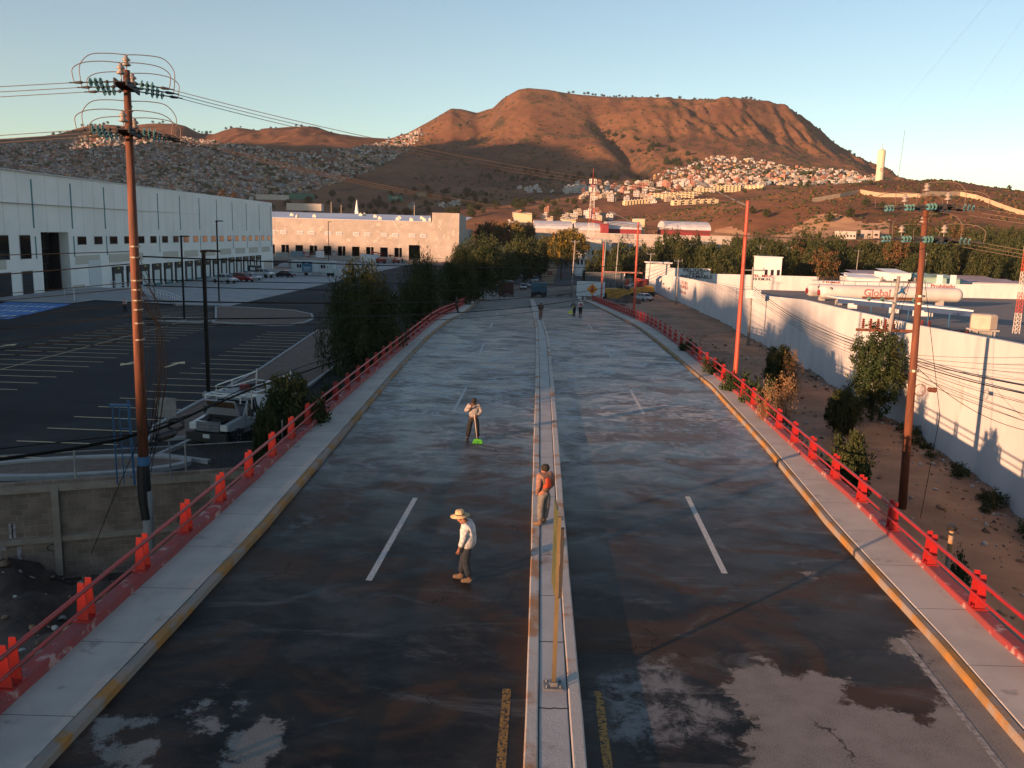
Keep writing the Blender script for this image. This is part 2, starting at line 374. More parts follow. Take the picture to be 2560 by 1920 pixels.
struct(strip('kerb', lambda Y: L_(RK, Y)-.01, lambda Y: L_(RK, Y)+.185, KH-.006, -.5, MT['kerb_yellow'], wob=.012, bev=.03))
YM = [y for y in YS if y < 148]
mst = [0]
struct(strip('median_strip', lambda Y: L_(ML, Y)+.235, lambda Y: L_(MR, Y)-.235, .19, -.3, MT['median_conc'], ys=YM))
struct(strip('median_kerb', lambda Y: L_(ML, Y), lambda Y: L_(ML, Y)+.22, .205, -.3, MT['median_kerb'], ys=YM, wob=.008, bev=.025))
struct(strip('median_kerb', lambda Y: L_(MR, Y)-.22, lambda Y: L_(MR, Y), .205, -.3, MT['median_kerb'], ys=YM, wob=.008, bev=.025))
# joints across the median, one lifted slab edge near the sign
mj = MB()
for k in range(34):
    Y = 8.3+k*2.35+random.uniform(-.1, .1); z = zd(Y)+.1915
    pts = [(L_(ML, Y)+.235+(L_(MR, Y)-L_(ML, Y)-.47)*i/8, Y+random.uniform(-.012, .012)*(1.6 if k == 2 else 1), z) for i in range(9)]
    mj.ribbon([(a, b, c) for a, b, c in pts], [(a, b+(.035 if k < 4 else .022), c) for a, b, c in pts])
struct(mj.obj('median_joint', MT['joint']))
# deck body under everything (left side wall / abutment, right side gutter wall)
for xa in (lambda Y: L_(LR, Y)-.21,):
    struct(strip('bridge_deck', lambda Y: L_(LR, Y)-.2, lambda Y: L_(RR, Y)+.25, -.06, -4.6, MT['concrete']))
# painted lines
def line(name, pts, wdt, m, z=.004, n=6, lab=None):
    mb = MB(); (x0, y0), (x1, y1) = pts; L = []; Rr = []
    dx, dy = x1-x0, y1-y0; l = math.hypot(dx, dy); nx, ny = -dy/l*wdt/2, dx/l*wdt/2
    for i in range(n+1):
        t = i/n; x, y = x0+dx*t, y0+dy*t; zz = zd(y)+z
        L.append((x+nx, y+ny, zz)); Rr.append((x-nx, y-ny, zz))
    mb.ribbon(L, Rr); return mb
def lanemat():
    m = mat('worn_white_line', (.48, .48, .47), (.30, .29, .28), rough=.8, scale=14, detail=8, lo=.4, hi=.62, c3=(.05, .048, .045), s3=7, lo3=.64, hi3=.7); return m
MT['lane'] = lanemat()
ml = MB()
for (x0, y0), (x1, y1) in [((-3.2, 18.6), (-2.85, 24.9)), ((-2.62, 37.6), (-2.4, 43.8)), ((-2.25, 56), (-2.15, 62.2)), ((-2.0, 73.6), (-1.95, 78.)), ((-1.8, 91), (-1.8, 96)),
        ((5.3, 19.6), (5.62, 25.8)), ((6.1, 38.3), (6.3, 44.5)), ((6.65, 56.7), (6.8, 62.5)), ((6.9, 74), (6.95, 79)), ((-3.5, 0), (-3.4, 6)), ((4.9, 1), (5., 7))]:
    q = line('l', [(x0, y0), (x1, y1)], .15, None); o = len(ml.v); ml.v += q.v; ml.f += [tuple(i+o for i in f) for f in q.f]; ml.m += q.m
mm = MB()   # right edge line near the kerb (dry part)
struct(ml.obj('lane_marking', MT['lane']))
el = MB()
pts = [(L_(RK, y)-.55, y) for y in np.arange(-6, 16.5, .8)]
el.ribbon([(x-.06, y, .0045) for x, y in pts], [(x+.06, y, .0045) for x, y in pts])
MT['edge'] = mat('faint_edge_line', (.30, .285, .27), (.17, .155, .14), rough=.9, scale=8, detail=8, lo=.4, hi=.6)
struct(el.obj('edge_line', MT['edge']))
yl = MB()
MT['yworn'] = mat('worn_yellow_line', (.34, .18, .04), (.22, .12, .035), rough=.85, scale=12, detail=8, lo=.45, hi=.6, c3=(.03, .026, .023), s3=14, lo3=.5, hi3=.58)
for T, s in ((ML, -1), (MR, 1)):
    pts = [(L_(T, y)+s*(.34), y) for y in np.arange(-6, 14.2, .8)]
    yl.ribbon([(x-.075, y, .005) for x, y in pts], [(x+.075, y, .005) for x, y in pts])
struct(yl.obj('median_edge_line', MT['yworn']))
# ================================================================ RED RAILINGS
def railing(T, side, label, y0, y1, phase):
    t = thing('guard_railing', label, 'railing')
    ys = list(np.arange(y0, min(y1, 60), 2.5))+list(np.arange(60, y1, 2.5))
    xs = lambda Y: L_(T, Y)
    hp = .36 if side < 0 else .30
    # parapet kerb, painted
    mb = MB(); rows = []
    wd = .16
    for Y in np.arange(y0, y1, 1.25):
        z = zd(Y); a = xs(Y)
        w = random.uniform(-.015, .015); h = hp+random.uniform(-.012, .012)
        rows.append([(a-wd-.03+w, Y, z+.1), (a-wd+w, Y, z+h-.02), (a-wd+.03+w, Y, z+h), (a+wd-.03+w, Y, z+h), (a+wd+w, Y, z+h-.02), (a+wd+.03+w, Y, z+.1)])
    n = 6; V = [p for r in rows for p in r]
    mb.add(V, [(j*n+i, (j+1)*n+i, (j+1)*n+i+1, j*n+i+1) for j in range(len(rows)-1) for i in range(5)])
    mb.obj('parapet', [MT['parapet_paint']], t)
    yy = [y for y in np.arange(y0, y1, 1.25)]
    for nm, dz, r in (('top_rail', .66, .045), ('lower_rail', .30, .034)):
        m2 = MB(); m2.tube([(xs(Y)+(.10 if side < 0 else -.10), Y, zd(Y)+hp+dz) for Y in yy], r, 8); m2.obj(nm, MT['red_paint'], t, smooth=True)
    first = None
    for k, Y in enumerate(np.arange(y0+phase, y1-.5, 2.5)):
        if first is None:
            m3_ = MB()
            for dy in (-.14, .14):
                b = [(-.115, dy-.012, 0), (.115, dy-.012, 0), (.115, dy+.012, 0), (-.115, dy+.012, 0)]
                tp = [(-.065, dy-.012, .78), (.055, dy-.012, .78), (.055, dy+.012, .78), (-.065, dy+.012, .78)]
                m3_.hexa(b, tp)
            m3_.box((0, 0, .012), (.32, .44, .024));
            for ax in (-.12, .12):
                for ay in (-.07, .07): m3_.lathe((ax, ay, .02), [(.018, 0), (.018, .035)], n=6)
            first = m3_.obj('post', MT['red_paint'], t, fixn=True); o = first
        else: o = first.copy(); COL.objects.link(o)
        o.parent = t; sl_ = (L_(T, Y+1)-L_(T, Y-1))/2
        o.location = (xs(Y), Y, zd(Y)+hp); o.rotation_euler = (random.uniform(-.02, .02), random.uniform(-.015, .015), -sl_)
    return t
railing(LR, -1, 'red steel railing on its painted parapet along the left sidewalk', 5.6, 152, .0)
railing(RR, 1, 'red steel railing on its painted parapet along the right sidewalk, beside the dirt', 4.9, 152, .0)
# ================================================================ noise
class VN:
    def __init__(s, seed): s.g = np.random.RandomState(seed).rand(256, 256)
    def __call__(s, x, y):
        xi = np.floor(x).astype(int); yi = np.floor(y).astype(int); fx = x-xi; fy = y-yi
        fx = fx*fx*(3-2*fx); fy = fy*fy*(3-2*fy); g = s.g
        a = g[xi % 256, yi % 256]; b = g[(xi+1) % 256, yi % 256]; c = g[xi % 256, (yi+1) % 256]; d = g[(xi+1) % 256, (yi+1) % 256]
        return (a*(1-fx)+b*fx)*(1-fy)+(c*(1-fx)+d*fx)*fy-.5
_vn = [VN(i) for i in range(8)]
def fbm(x, y, o=5, k=0, r=.5):
    t = 0; a = 1.
    for i in range(o): t = t+a*_vn[(i+k) % 8](x*2**i+i*17.3, y*2**i+i*9.1); a *= r
    return t
# ================================================================ GROUND
def wallY(X): return 29.3+(X+18)*.375+.45
ZL = np.vectorize(zl); ZR = np.vectorize(zr); ZD = np.vectorize(zd)
def lerp(a, b, t): return a+(b-a)*t
def sst(a, b, x):
    t = np.clip((x-a)/(b-a), 0, 1); return t*t*(3-2*t)
def dockz(X, Y): return -1.45*sst(-57, -74, X)*sst(150, 158, Y)*sst(275, 266, Y)*(X < -56)
def gz(X, Y, nz=True):
    X = np.asarray(X, float); Y = np.asarray(Y, float)
    n1 = fbm(X*.5, Y*.5, 5); n2 = fbm(X*.12, Y*.12, 4, 3)
    left = ZL(Y)-.10+dockz(X, Y)
    pit = -4.7+n1*1.5+n2*1.2+1.3*sst(-14, -9.5, X)*sst(6, 20, Y)
    left = np.where(Y < wallY(X)-.0, pit, left)
    left = np.where((Y > 330), lerp(left, -7.4, sst(336, 350, Y)), left)
    ri = ZR(Y)+n1*.28+n2*.35
    rr = np.interp(Y, RR[0], RR[1])+.3
    edge = np.interp(Y, [0, 22, 32, 60, 150], [-2.2, -1.7, -1.0, -.6, -3.6])+n1*.25
    right = np.where(Y < 152, lerp(edge, ri, sst(rr+.3, rr+5.0, X)), ri)
    right = right-1.2*np.exp(-((X-rr-.9)/.6)**2)*(Y < 31)
    right = np.where((X > np.interp(Y, [20, 34.5, 51, 65, 93, 127, 204, 235], [19.2, 21.5, 24.2, 25.1, 27.9, 30.6, 33.6, 34])+.9) & (Y > 15) & (Y < 232), -5.2, right)
    mid = ZD(Y)-.07+n1*.05
    z = np.where(X > 11, np.where(Y < 152, right, lerp(mid, right, sst(13, 24, X))), np.where(X < -9.2, np.where(Y < 140, left, lerp(left, mid, sst(-26, -12, X)*sst(140, 155, Y))), mid))
    z = np.where((np.abs(X) < 11) & (Y < 150), np.minimum(z, -3), z)
    z = np.where(Y < 3, np.minimum(z, -4.5), z)
    z = np.where(Y > 345, -7.4, z)
    return z
gxs = np.concatenate([np.arange(-420, -60, 12), np.arange(-60, -24, 1.5), np.arange(-24, 32, .4), np.arange(32, 140, 3), np.arange(140, 430, 14)])
gys = np.concatenate([np.arange(-300, 2, 20), np.arange(2, 60, .45), np.arange(60, 175, 1.5), np.arange(175, 352, 6)])
GX, GY = np.meshgrid(gxs, gys); GZ = gz(GX, GY); nxg = len(gxs)
F = [(j*nxg+i, j*nxg+i+1, (j+1)*nxg+i+1, (j+1)*nxg+i) for j in range(len(gys)-1) for i in range(nxg-1)]
FM = np.array(F); cx_ = GX.ravel()[FM].mean(1); cy_ = GY.ravel()[FM].mean(1)
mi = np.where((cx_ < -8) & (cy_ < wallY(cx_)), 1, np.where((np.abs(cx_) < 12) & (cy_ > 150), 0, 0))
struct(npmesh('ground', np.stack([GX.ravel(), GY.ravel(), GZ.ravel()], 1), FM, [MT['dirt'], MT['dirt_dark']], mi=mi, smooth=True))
bm_ = MB(); bm_.add([(-3950, -350, -9), (3950, -350, -9), (3950, 4150, -9), (-3950, 4150, -9)], [(0, 1, 2, 3)]); struct(bm_.obj('ground', MT['dirt']))
# ---- draped sheets
def sheet(name, poly, zf, off, m, res=3.):
    """polygon in plan draped on zf: clipped grid (cells whose centre is inside, outline snapped)"""
    import bmesh
    bm = bmesh.new(); vs = [bm.verts.new((p[0], p[1], 0)) for p in poly]; bm.faces.new(vs)
    ys = [p[1] for p in poly]; xs = [p[0] for p in poly]
    for a in np.arange(math.floor(min(ys)/res)*res, max(ys), res):
        bmesh.ops.bisect_plane(bm, geom=bm.verts[:]+bm.edges[:]+bm.faces[:], plane_co=(0, a, 0), plane_no=(0, 1, 0))
    for a in np.arange(math.floor(min(xs)/res)*res, max(xs), res):
        bmesh.ops.bisect_plane(bm, geom=bm.verts[:]+bm.edges[:]+bm.faces[:], plane_co=(a, 0, 0), plane_no=(1, 0, 0))
    for v in bm.verts: v.co.z = zf(v.co.x, v.co.y)+off
    bmesh.ops.recalc_face_normals(bm, faces=bm.faces)
    if bm.faces and sum(f.normal.z for f in bm.faces) < 0: bmesh.ops.reverse_faces(bm, faces=bm.faces)
    me = bpy.data.meshes.new(name); bm.to_mesh(me); bm.free(); me.materials.append(m)
    o = bpy.data.objects.new(name, me); COL.objects.link(o); return struct(o)
LZ = lambda X, Y: zl(Y)+float(dockz(np.float64(X), np.float64(Y)))
def l2(*pts): return [(p[0], p[1]) for p in pts]
Yb = 115.
mk('gravel', (.10, .066, .050), (.15, .10, .076), rough=.98, scale=2.5, detail=10, bump=1.5, bscale=12)
lot = [(-80, wallY(-80)+.2), (-9.0, wallY(-9.0)+.2), (-9.0, 110), (-10, 140), (-12, 240), (-12, 300), (-85, 300), (-85, 150), (-120, 150), (-120, wallY(-80)+.2)]
sheet('parking_lot', lot, LZ, -.02, MT['asphalt_lot'])
# concrete apron by the docks
sheet('dock_apron', [(-75.3, 145), (-58, 127), (-46.8, 121), (-40.5, 121.2), (-39.6, 150), (-38.8, 190), (-36, 300), (-75, 300)], LZ, .02, MT['apron'])
sheet('pavement', [(-75.3, 118), (-61.5, 118), (-61.2, 124), (-46.9, 120.6), (-58.2, 127.4), (-75.3, 145)], LZ, .10, MT['apron'])
# gravel verge between the parking lot and the service road
verge = [(-20.6, 89.2), (-17.6, 58.4), (-17.0, 46.9), (-16.9, 39.2), (-16.0, 36.6), (-14.2, 37.6), (-12.5, 40), (-12.6, 52), (-13.0, 64.7), (-14.2, 76), (-15.8, 86), (-18.4, 90.5)]
sheet('gravel_verge', verge, LZ, .06, MT['gravel'])
def cpl(pts, w, h, zf, name, m, close=False, base=.1):
    mb = MB(); P_ = [Vector((p[0], p[1])) for p in pts]; n = len(P_); L = []; Rr = []
    for i in range(n):
        a = P_[(i-1) % n] if close or i > 0 else P_[i]; b = P_[(i+1) % n] if close or i < n-1 else P_[i]
        d = (b-a).normalized(); q = Vector((-d.y, d.x))*w/2; L.append(P_[i]+q); Rr.append(P_[i]-q)
    rows = []
    for a, b in zip(L, Rr):
        za = zf(a.x, a.y); rows.append([(a.x, a.y, za-base), (a.x, a.y, za+h), (b.x, b.y, za+h), (b.x, b.y, za-base)])
    V = [p for r in rows for p in r]; k = n if close else n-1
    mb.add(V, [(i*4+j, i*4+j+1, ((i+1) % n)*4+j+1, ((i+1) % n)*4+j) for i in range(k) for j in range(3)])
    return struct(mb.obj(name, m, fixn=True))
def dens(pts, st=2.5, close=False):
    o = []; n = len(pts)
    for i in range(n if close else n-1):
        a, b = pts[i], pts[(i+1) % n]; k = max(1, int(math.dist(a, b)/st)); o += [(a[0]+(b[0]-a[0])*j/k, a[1]+(b[1]-a[1])*j/k) for j in range(k)]
    if not close: o.append(pts[-1])
    return o
mk('kerb_conc', (.27, .265, .26), (.34, .33, .32), rough=.9, scale=1.5, detail=8)
cpl(dens(verge[:6]), .18, .13, LZ, 'kerb', MT['kerb_conc'])
cpl(dens([(-12.2, 33.4), (-14.6, 34.2), (-14.2, 36.8), (-12.4, 39.8)]+verge[7:]), .2, .15, LZ, 'kerb', MT['kerb_conc'])
# big gravel island with rounded end and kerb
isl = [(-41.5, 118.2), (-40.6, 119.4), (-35.3, 118.2), (-30.2, 116.5), (-26.5, 111), (-24.6, 104), (-24.2, 98), (-24.9, 94.5), (-26.5, 93.2), (-33.8, 95), (-35.0, 99.6)]
sheet('gravel_island', isl, LZ, .07, MT['gravel'])
cpl(dens(isl, 2.0, True), .25, .16, LZ, 'kerb', MT['kerb_conc'], True)
isl2 = [(-41.0, 99.5), (-40.2, 95.2), (-35.0, 94.3), (-34.3, 99.4)]
sheet('gravel_island', isl2, LZ, .07, MT['gravel']); cpl(dens(isl2, 2, True), .22, .16, LZ, 'kerb', MT['kerb_conc'], True)
# oval island near the fence
ov = [(-17.6+4.2*math.cos(a), 32.2+1.9*math.sin(a)+(math.cos(a))*1.1) for a in np.linspace(0, 6.283, 26)[:-1]]
ov = [(-16.9+3.9*math.cos(a), 32.15+1.35*math.sin(a)+math.cos(a)*1.0) for a in np.linspace(0, 6.283, 26)[:-1]]
sheet('gravel_island', ov, LZ, .07, MT['gravel']); cpl(ov, .34, .16, LZ, 'kerb', MT['kerb_conc'], True)
# stall lines and arrows
mkg = MB()
def gl(a, b, w=.125, off=.012):
    n = max(2, int(math.dist(a, b)/3)+1); dx, dy = b[0]-a[0], b[1]-a[1]; l = math.hypot(dx, dy); nx, ny = -dy/l*w/2, dx/l*w/2
    L = [(a[0]+dx*i/n+nx, a[1]+dy*i/n+ny, LZ(a[0]+dx*i/n, a[1]+dy*i/n)+off) for i in range(n+1)]
    Rr = [(a[0]+dx*i/n-nx, a[1]+dy*i/n-ny, LZ(a[0]+dx*i/n, a[1]+dy*i/n)+off) for i in range(n+1)]
    mkg.ribbon(L, Rr)
for k in range(22):
    Y = 33.5+2.5*k
    if Y > 88: break
    xr = np.interp(Y, [36, 47, 58, 89], [-17.0, -17.1, -17.8, -20.8]); xl = xr-4.6
    gl((xl, Y+.1), (xr-.1, Y-.1))
def mid(Y): return float(np.interp(Y, [30, 110], [-31.8, -38.5]))
gl((mid(34), 34), (mid(98), 98), .1)
for k in range(30):
    Y = 38+2.5*k; gl((mid(Y)-4.9, Y+.1), (mid(Y)+4.9, Y-.1))
def arrow(c, L=3.2, d=1):
    x, y = c; pts = [(-.14, -L/2), (.14, -L/2), (.14, .4), (.55, .4), (0, L/2), (-.55, .4), (-.14, .4)]
    mkg.add([(x+a*d+.02*b*d, y+b*d, LZ(x, y+b*d)+.014) for a, b in pts], [(0, 1, 2, 6), (3, 4, 5), (2, 3, 5, 6)] if d > 0 else [(0, 1, 2, 6), (3, 4, 5), (2, 3, 5, 6)])
for a, b, d in ((325, 325, 1), (325, 910, 1), (438, 911, 1)):
    pass
for q, d in ((G(328, 907, zl), -1), (G(438, 911, zl), 1), (G(12, 865, zl), 1), (G(812, 922, zl), -1)): arrow((q[0], q[1]), 3.4, d)
for k in range(9): gl((-42+.0, 101+2.4*k), (-47.5, 101+2.4*k+.1))
mk('stall_line', (.62, .47, .26), (.46, .35, .20), rough=.8, scale=5, detail=6, lo=.45, hi=.65)
struct(mkg.obj('parking_marking', MT['stall_line'], fixn=True))
# blue accessible bays
mk('blue_bay', (.03, .15, .42), (.04, .18, .46), rough=.7, scale=1.5, detail=6, bump=.1)
mk('marking_white', (.55, .57, .6), rough=.8)
bay = [(-70.5, 118.2), (-61.6, 118.2), (-55.2, 92.5), (-64, 92.5)]
sheet('accessible_bay', bay, LZ, .02, MT['blue_bay'])
bw = MB()
def bq(u0, v0, u1, v1, o=.030):
    def m_(u, v):
        x = lerp(lerp(bay[0][0], bay[3][0], v), lerp(bay[1][0], bay[2][0], v), u); y = lerp(118.2, 92.5, v); return (x, y, LZ(x, y)+o)
    bw.add([m_(u0, v0), m_(u1, v0), m_(u1, v1), m_(u0, v1)], [(0, 1, 2, 3)])
for r in range(3):
    v = .20+r*.30
    for k in range(9): bq(.06+.1*k, v, .115+.1*k, v+.085)
    for k in range(4):
        bq(.3+.09*k, v-.16+.02*k, .37+.09*k, v-.15+.02*k); bq(.36+.05*k, v-.10, .39+.05*k, v-.085)
    bq(.40, v-.16, .415, v-.07); bq(.63, v-.13, .645, v-.06)
struct(bw.obj('bay_marking', MT['marking_white'], fixn=True))
# ================================================================ WAREHOUSES
mk('panel_white', (.74, .74, .73), (.67, .67, .66), rough=.85, scale=.12, detail=8, bump=.1, bscale=4)
mk('panel_beige', (.46, .43, .38), rough=.85)
mk('teal', (.025, .15, .18), rough=.6)
mk('joint_grey', (.32, .33, .34), rough=.9)
mk('shutter', (.50, .55, .58), rough=.5)
mk('window_dark', (.012, .012, .015), rough=.08, spec=.9)
mk('roof_white', (.50, .52, .56), (.44, .46, .50), rough=.6, scale=.05, detail=6)
W1 = lambda Y: -75.1+.007*(Y-124)
t = thing('warehouse', 'long white warehouse with teal stripes and a row of truck docks', 'warehouse')
mb = MB()
ya, yb = 60., 262.5
poly = [(W1(ya), ya), (W1(135.9), 135.9), (W1(136)-2.6, 135.9), (W1(136)-2.6, 144.2), (W1(144.2), 144.2), (W1(yb), yb), (W1(yb)-22, yb), (W1(ya)-22, ya)]
# wall shell: with a recess for the entrance up to 6.3 m, full above
mb.prism(poly, -6, 6.3); full = [(W1(ya), ya), (W1(yb), yb), (W1(yb)-22, yb), (W1(ya)-22, ya)]
mb.prism(full, 6.302, 15.3); mb.obj('wall', MT['panel_white'], t, fixn=True)
mb = MB(); mb.box((W1(160)-.0, (ya+yb)/2, 15.36), (.5, yb-ya+.3, .14)); o = mb.obj('parapet_coping', MT['roof_white'], t)
def onw(name, y0, y1, z0, z1, d, m, parent=None, dep=.06):
    q = MB(); x = W1((y0+y1)/2); q.box((x+d-dep/2+.0, (y0+y1)/2, (z0+z1)/2), (dep, y1-y0, z1-z0)); return q.obj(name, m, parent or t)
k = 0
mbj = MB()
for i in range(-4, 12):
    Y = 134.15+11.53*i
    if Y > ya:
        onw('teal_stripe', Y-.2, Y+.2, 6.9, 14.35, .03, MT['teal'])
        if Y > 155 or Y < 150: onw('teal_stripe', Y+.0, Y+.34, 2.2, 5.65, .03, MT['teal'])
    for yy in (Y+3.84, Y+7.68): mbj.box((W1(yy)+.003, yy, 10.6), (.02, .035, 9.2))
mbj.box((W1(160)+.003, (ya+yb)/2, 10.6), (.6, yb-ya, .03)); mbj.obj('panel_joint', MT['joint_grey'], t)
for i in range(20):
    Y = 148.5+5.78*i
    if Y > 260: break
    f_ = onw('window', Y-1.55, Y+1.55, 4.15, 5.65, .05, MT['joint_grey'], dep=.06); q = MB(); q.box((W1(Y)+.055, Y, 4.9), (.03, 2.9, 1.3)); q.obj('pane', MT['window_dark'], f_)
for (y0, y1) in ((124.4-3, 127.2), (130., 132.85), (116, 119), (109, 112)):
    for (z0, z1) in ((2.3, 5.8), (-3.3, .35)):
        f_ = onw('window', y0-.1, y1+.1, z0-.1, z1+.1, .05, MT['joint_grey']); q = MB(); q.box((W1(y0)+.06, (y0+y1)/2, (z0+z1)/2), (.03, y1-y0, z1-z0)); q.obj('pane', MT['window_dark'], f_)
for i in range(8):
    Y = 181.9+11.53*i
    if Y+9.4 < 262: onw('beige_band', Y, Y+9.3, .85, 2.35, .025, MT['panel_beige'])
onw('beige_band', 146, 156, .85, 2.35, .025, MT['panel_beige']); onw('beige_band', 158, 179.6, .85, 2.35, .025, MT['panel_beige']); onw('beige_band', 110, 135.5, .85, 2.3, .025, MT['panel_beige'])
onw('beige_band', 253, 262.3, -4.9, -1.6, .025, MT['panel_beige']); onw('beige_band', 144.6, 148.6, -3.9, -2.6, .025, MT['panel_beige']); onw('beige_band', 155.6, 253, -4.9, -4.0, .022, MT['panel_beige'])
# glazed entrance
q = MB(); q.box((W1(138.6)-1.9, 138.6, 1.2), (.3, 5.4, 10.2)); e_ = q.obj('entrance', MT['window_dark'], t)
q = MB()
for yy in (136.1, 137.8, 139.6, 141.2): q.box((W1(yy)-1.7, yy, 1.2), (.14, .14, 10.2))
for zz in (-1, 1.2, 3.6): q.box((W1(138)-1.7, 138.6, zz), (.12, 5.3, .12))
q.obj('mullion', MT['metal_black'], e_)
q = MB(); q.box((W1(138.6)-1.0, 141.5+.1, 1.3), (1.6, .25, 10.)); q.obj('entrance_pier', MT['metal_black'], t)
d_ = onw('loading_door', 150.3, 154.8, -3.9, 1.45, .05, MT['shutter'])
mk('dock_seal', (.014, .017, .02), rough=.7); mk('dock_door', (.46, .52, .53), (.52, .57, .57), rough=.5, scale=1.5)
mk('dock_num', (.35, .30, .03), rough=.6)
sh0 = None
for i in range(16):
    Y = 160.9+5.78*i; x = W1(Y)
    if sh0 is None:
        q = MB()
        for s in (-1, 1): q.box((.11, s*1.8, -2.2), (.22, .62, 3.9))
        q.box((.14, 0, -.42), (.28, 4.25, .85)); q.box((.12, 0, -1.05), (.2, 3.1, .5))
        for s in (-1, 1):
            for kk in range(3): q.box((.14, s*(2.0-.25*kk), -4.3), (.24, .3, .4))
        sh0 = q.obj('dock_shelter', MT['dock_seal'], t); d = sh0
        q = MB(); q.box((.04, 0, -2.6), (.06, 3.0, 3.0)); dd = q.obj('door', MT['dock_door'], sh0)
        q = MB(); q.box((.1, 0, -4.25), (.3, 3.1, .5)); q.obj('bumper', MT['teal'], sh0)
        q = MB(); q.box((.29, 0, -.35), (.03, .8, .3)); q.obj('dock_number', MT['dock_num'], sh0)
    else: d = copy_tree(sh0, parent=t)
    d.location = (x, Y, 0)
# loading dock side wall and railings (handrails) by the entrance
def handrail(pts, label, posts=1.6, zo=.1):
    t_ = thing('handrail', label, 'handrail', group='white pipe handrails by the warehouse entrance')
    q = MB(); P3 = [Vector(p) for p in pts]
    for h in (1.0, .55): q.tube([p+Vector((0, 0, h)) for p in P3], .045, 6)
    q.obj('rail', MT['rail_white'], t_)
    q = MB()
    for a, b in zip(P3[:-1], P3[1:]):
        n = max(1, int((b-a).length/posts))
        for i in range(n+1): p = a+(b-a)*i/n; q.tube([p, p+Vector((0, 0, 1.0))], .045, 6)
    q.obj('post', MT['rail_white'], t_)
mk('rail_white', (.62, .63, .65), rough=.5)
handrail([(-62.4, 120.5, -3.1), (-67.5, 130.5, -3.1), (-69, 130.5, -3.1)], 'white pipe handrail beside the blue bays, nearest the glass entrance')
handrail([(-47.2, 120.8, -3.1), (-52, 128.5, -3.1), (-63.5, 143.5, -3.1), (-72, 152, -3.1)], 'long white pipe handrail along the ramp below the truck docks')
rm = MB(); rm.prism([(-46.8, 120.3), (-47.6, 119.9), (-64.2, 142.5), (-63.4, 143.3)], -4, -2.95); o = rm.obj('ramp_wall', MT['kerb_conc']); tag(o, 'low concrete ramp wall under the long white handrail', 'wall')
# ---- second warehouse
mk('tilt_conc', (.29, .26, .235), (.36, .325, .295), rough=.9, scale=.22, detail=10, bump=.2, bscale=3, c3=(.44, .40, .36), s3=.55, lo3=.57, hi3=.66)
t = thing('warehouse', 'bare concrete warehouse with square dark openings, unfinished, behind the trailer', 'warehouse')
Y2 = 330.
X2r = -21.8
mb = MB()
xs_ = [-125]; op = []
xo = -89.9-5.42*6
while xo < -43: op.append((xo, xo+2.9, -2.0, 1.6)); xo += 5.42
op.append((-41., -36.7, -3.4, 2.8))
# front wall as panels around the openings
cur = -125
for (a, b, z0, z1) in op:
    mb.box(((cur+a)/2, Y2+.2, 4.1), (a-cur, .4, 15.0)); mb.box(((a+b)/2, Y2+.2, (z1+11.6)/2), (b-a, .4, 11.6-z1))
    if z0 > -3: mb.box(((a+b)/2, Y2+.2, (-3.4+z0)/2), (b-a, .4, z0+3.4))
    cur = b
mb.box(((cur+X2r)/2, Y2+.2, 4.1), (X2r-cur, .4, 15.0))
mb.box(((-32.6+X2r)/2, Y2+.2, 13.4), (X2r+32.6, .4, 3.6)); mb.box((X2r-.2, Y2+22.5, 4.5), (.4, 44.2, 21.)); mb.box((-32.4, Y2+12, 13.3), (.4, 24, 3.8))
mb.box((X2r-.2, Y2+75, 2.0), (.4, 60, 15.)); mb.box((-124.8, Y2+60, 4.1), (.4, 120, 15))
mb.obj('wall', MT['tilt_conc'], t)
mb = MB(); mb.add([(-125, Y2+.4, 11.3), (-32.2, Y2+.4, 11.3), (-32.2, Y2+105, 15.9), (-125, Y2+105, 15.9), (-22, Y2+24, 12.3), (-22, Y2+105, 15.7), (-32.2, Y2+24, 12.35)], [(0, 1, 6, 4, 5, 2, 3)] and [(0, 1, 2, 3), (6, 4, 5, 2)])
mk('roof_sheet', (.42, .47, .56), (.36, .41, .50), rough=.5, scale=.06, detail=4, st=(1, .1, 1)); rf = mb.obj('roof', MT['roof_sheet'], t)
q = MB(); q.box((-78, Y2+.1, 11.7), (93, .7, .2)); q.obj('coping', MT['roof_white'], t)
for x in range(-100, -36, 11): q = MB(); q.box((x, Y2+.0, 4), (.12, .05, 15)); 
jj = MB()
for i in range(9): jj.box((-121+10.9*i, Y2-.004, 4.2), (.16, .03, 14.6))
for x in (-29.0, -25.4): jj.box((x, Y2-.004, 6), (.1, .03, 18))
jj.obj('panel_joint', MT['joint_grey'], t)
for i in range(8):
    for dx in (0, 4.2):
        x = -114.6+10.7*i+dx
        if x > -24: continue
        q = MB(); q.box((x, Y2-.06, 6.4), (2.4, .16, 1.25)); f_ = q.obj('window', MT['roof_white'], t); q = MB(); q.box((x, Y2-.15, 6.4), (1.9, .05, .8)); q.obj('pane', MT['joint_grey'], f_)
# dark inside: floor and back wall of the opened hall
q = MB(); q.box((-75, Y2+30, -3.1), (100, 59, .2)); q.box((-75, Y2+60, 3), (100, .3, 14)); q.obj('interior', MT['joint_grey'], t)
mk('vent_wht', (.55, .5, .42), rough=.6)
for i, (x, dy) in enumerate([(-88, 18), (-84, 30), (-72, 70), (-70.5, 72), (-56, 25), (-50, 40), (-48, 20), (-42, 16), (-41, 45), (-37, 18), (-35, 22), (-96, 40), (-62, 50)]):
    z = 11.3+4.6*dy/105; q = MB(); q.box((x, Y2+dy, z+.45), (1.5, 1.2, .9)); q.lathe((x, Y2+dy, z+.9), [(.5, 0), (.55, .3), (.1, .5)], n=8); q.obj('roof_vent', MT['vent_wht'], t)
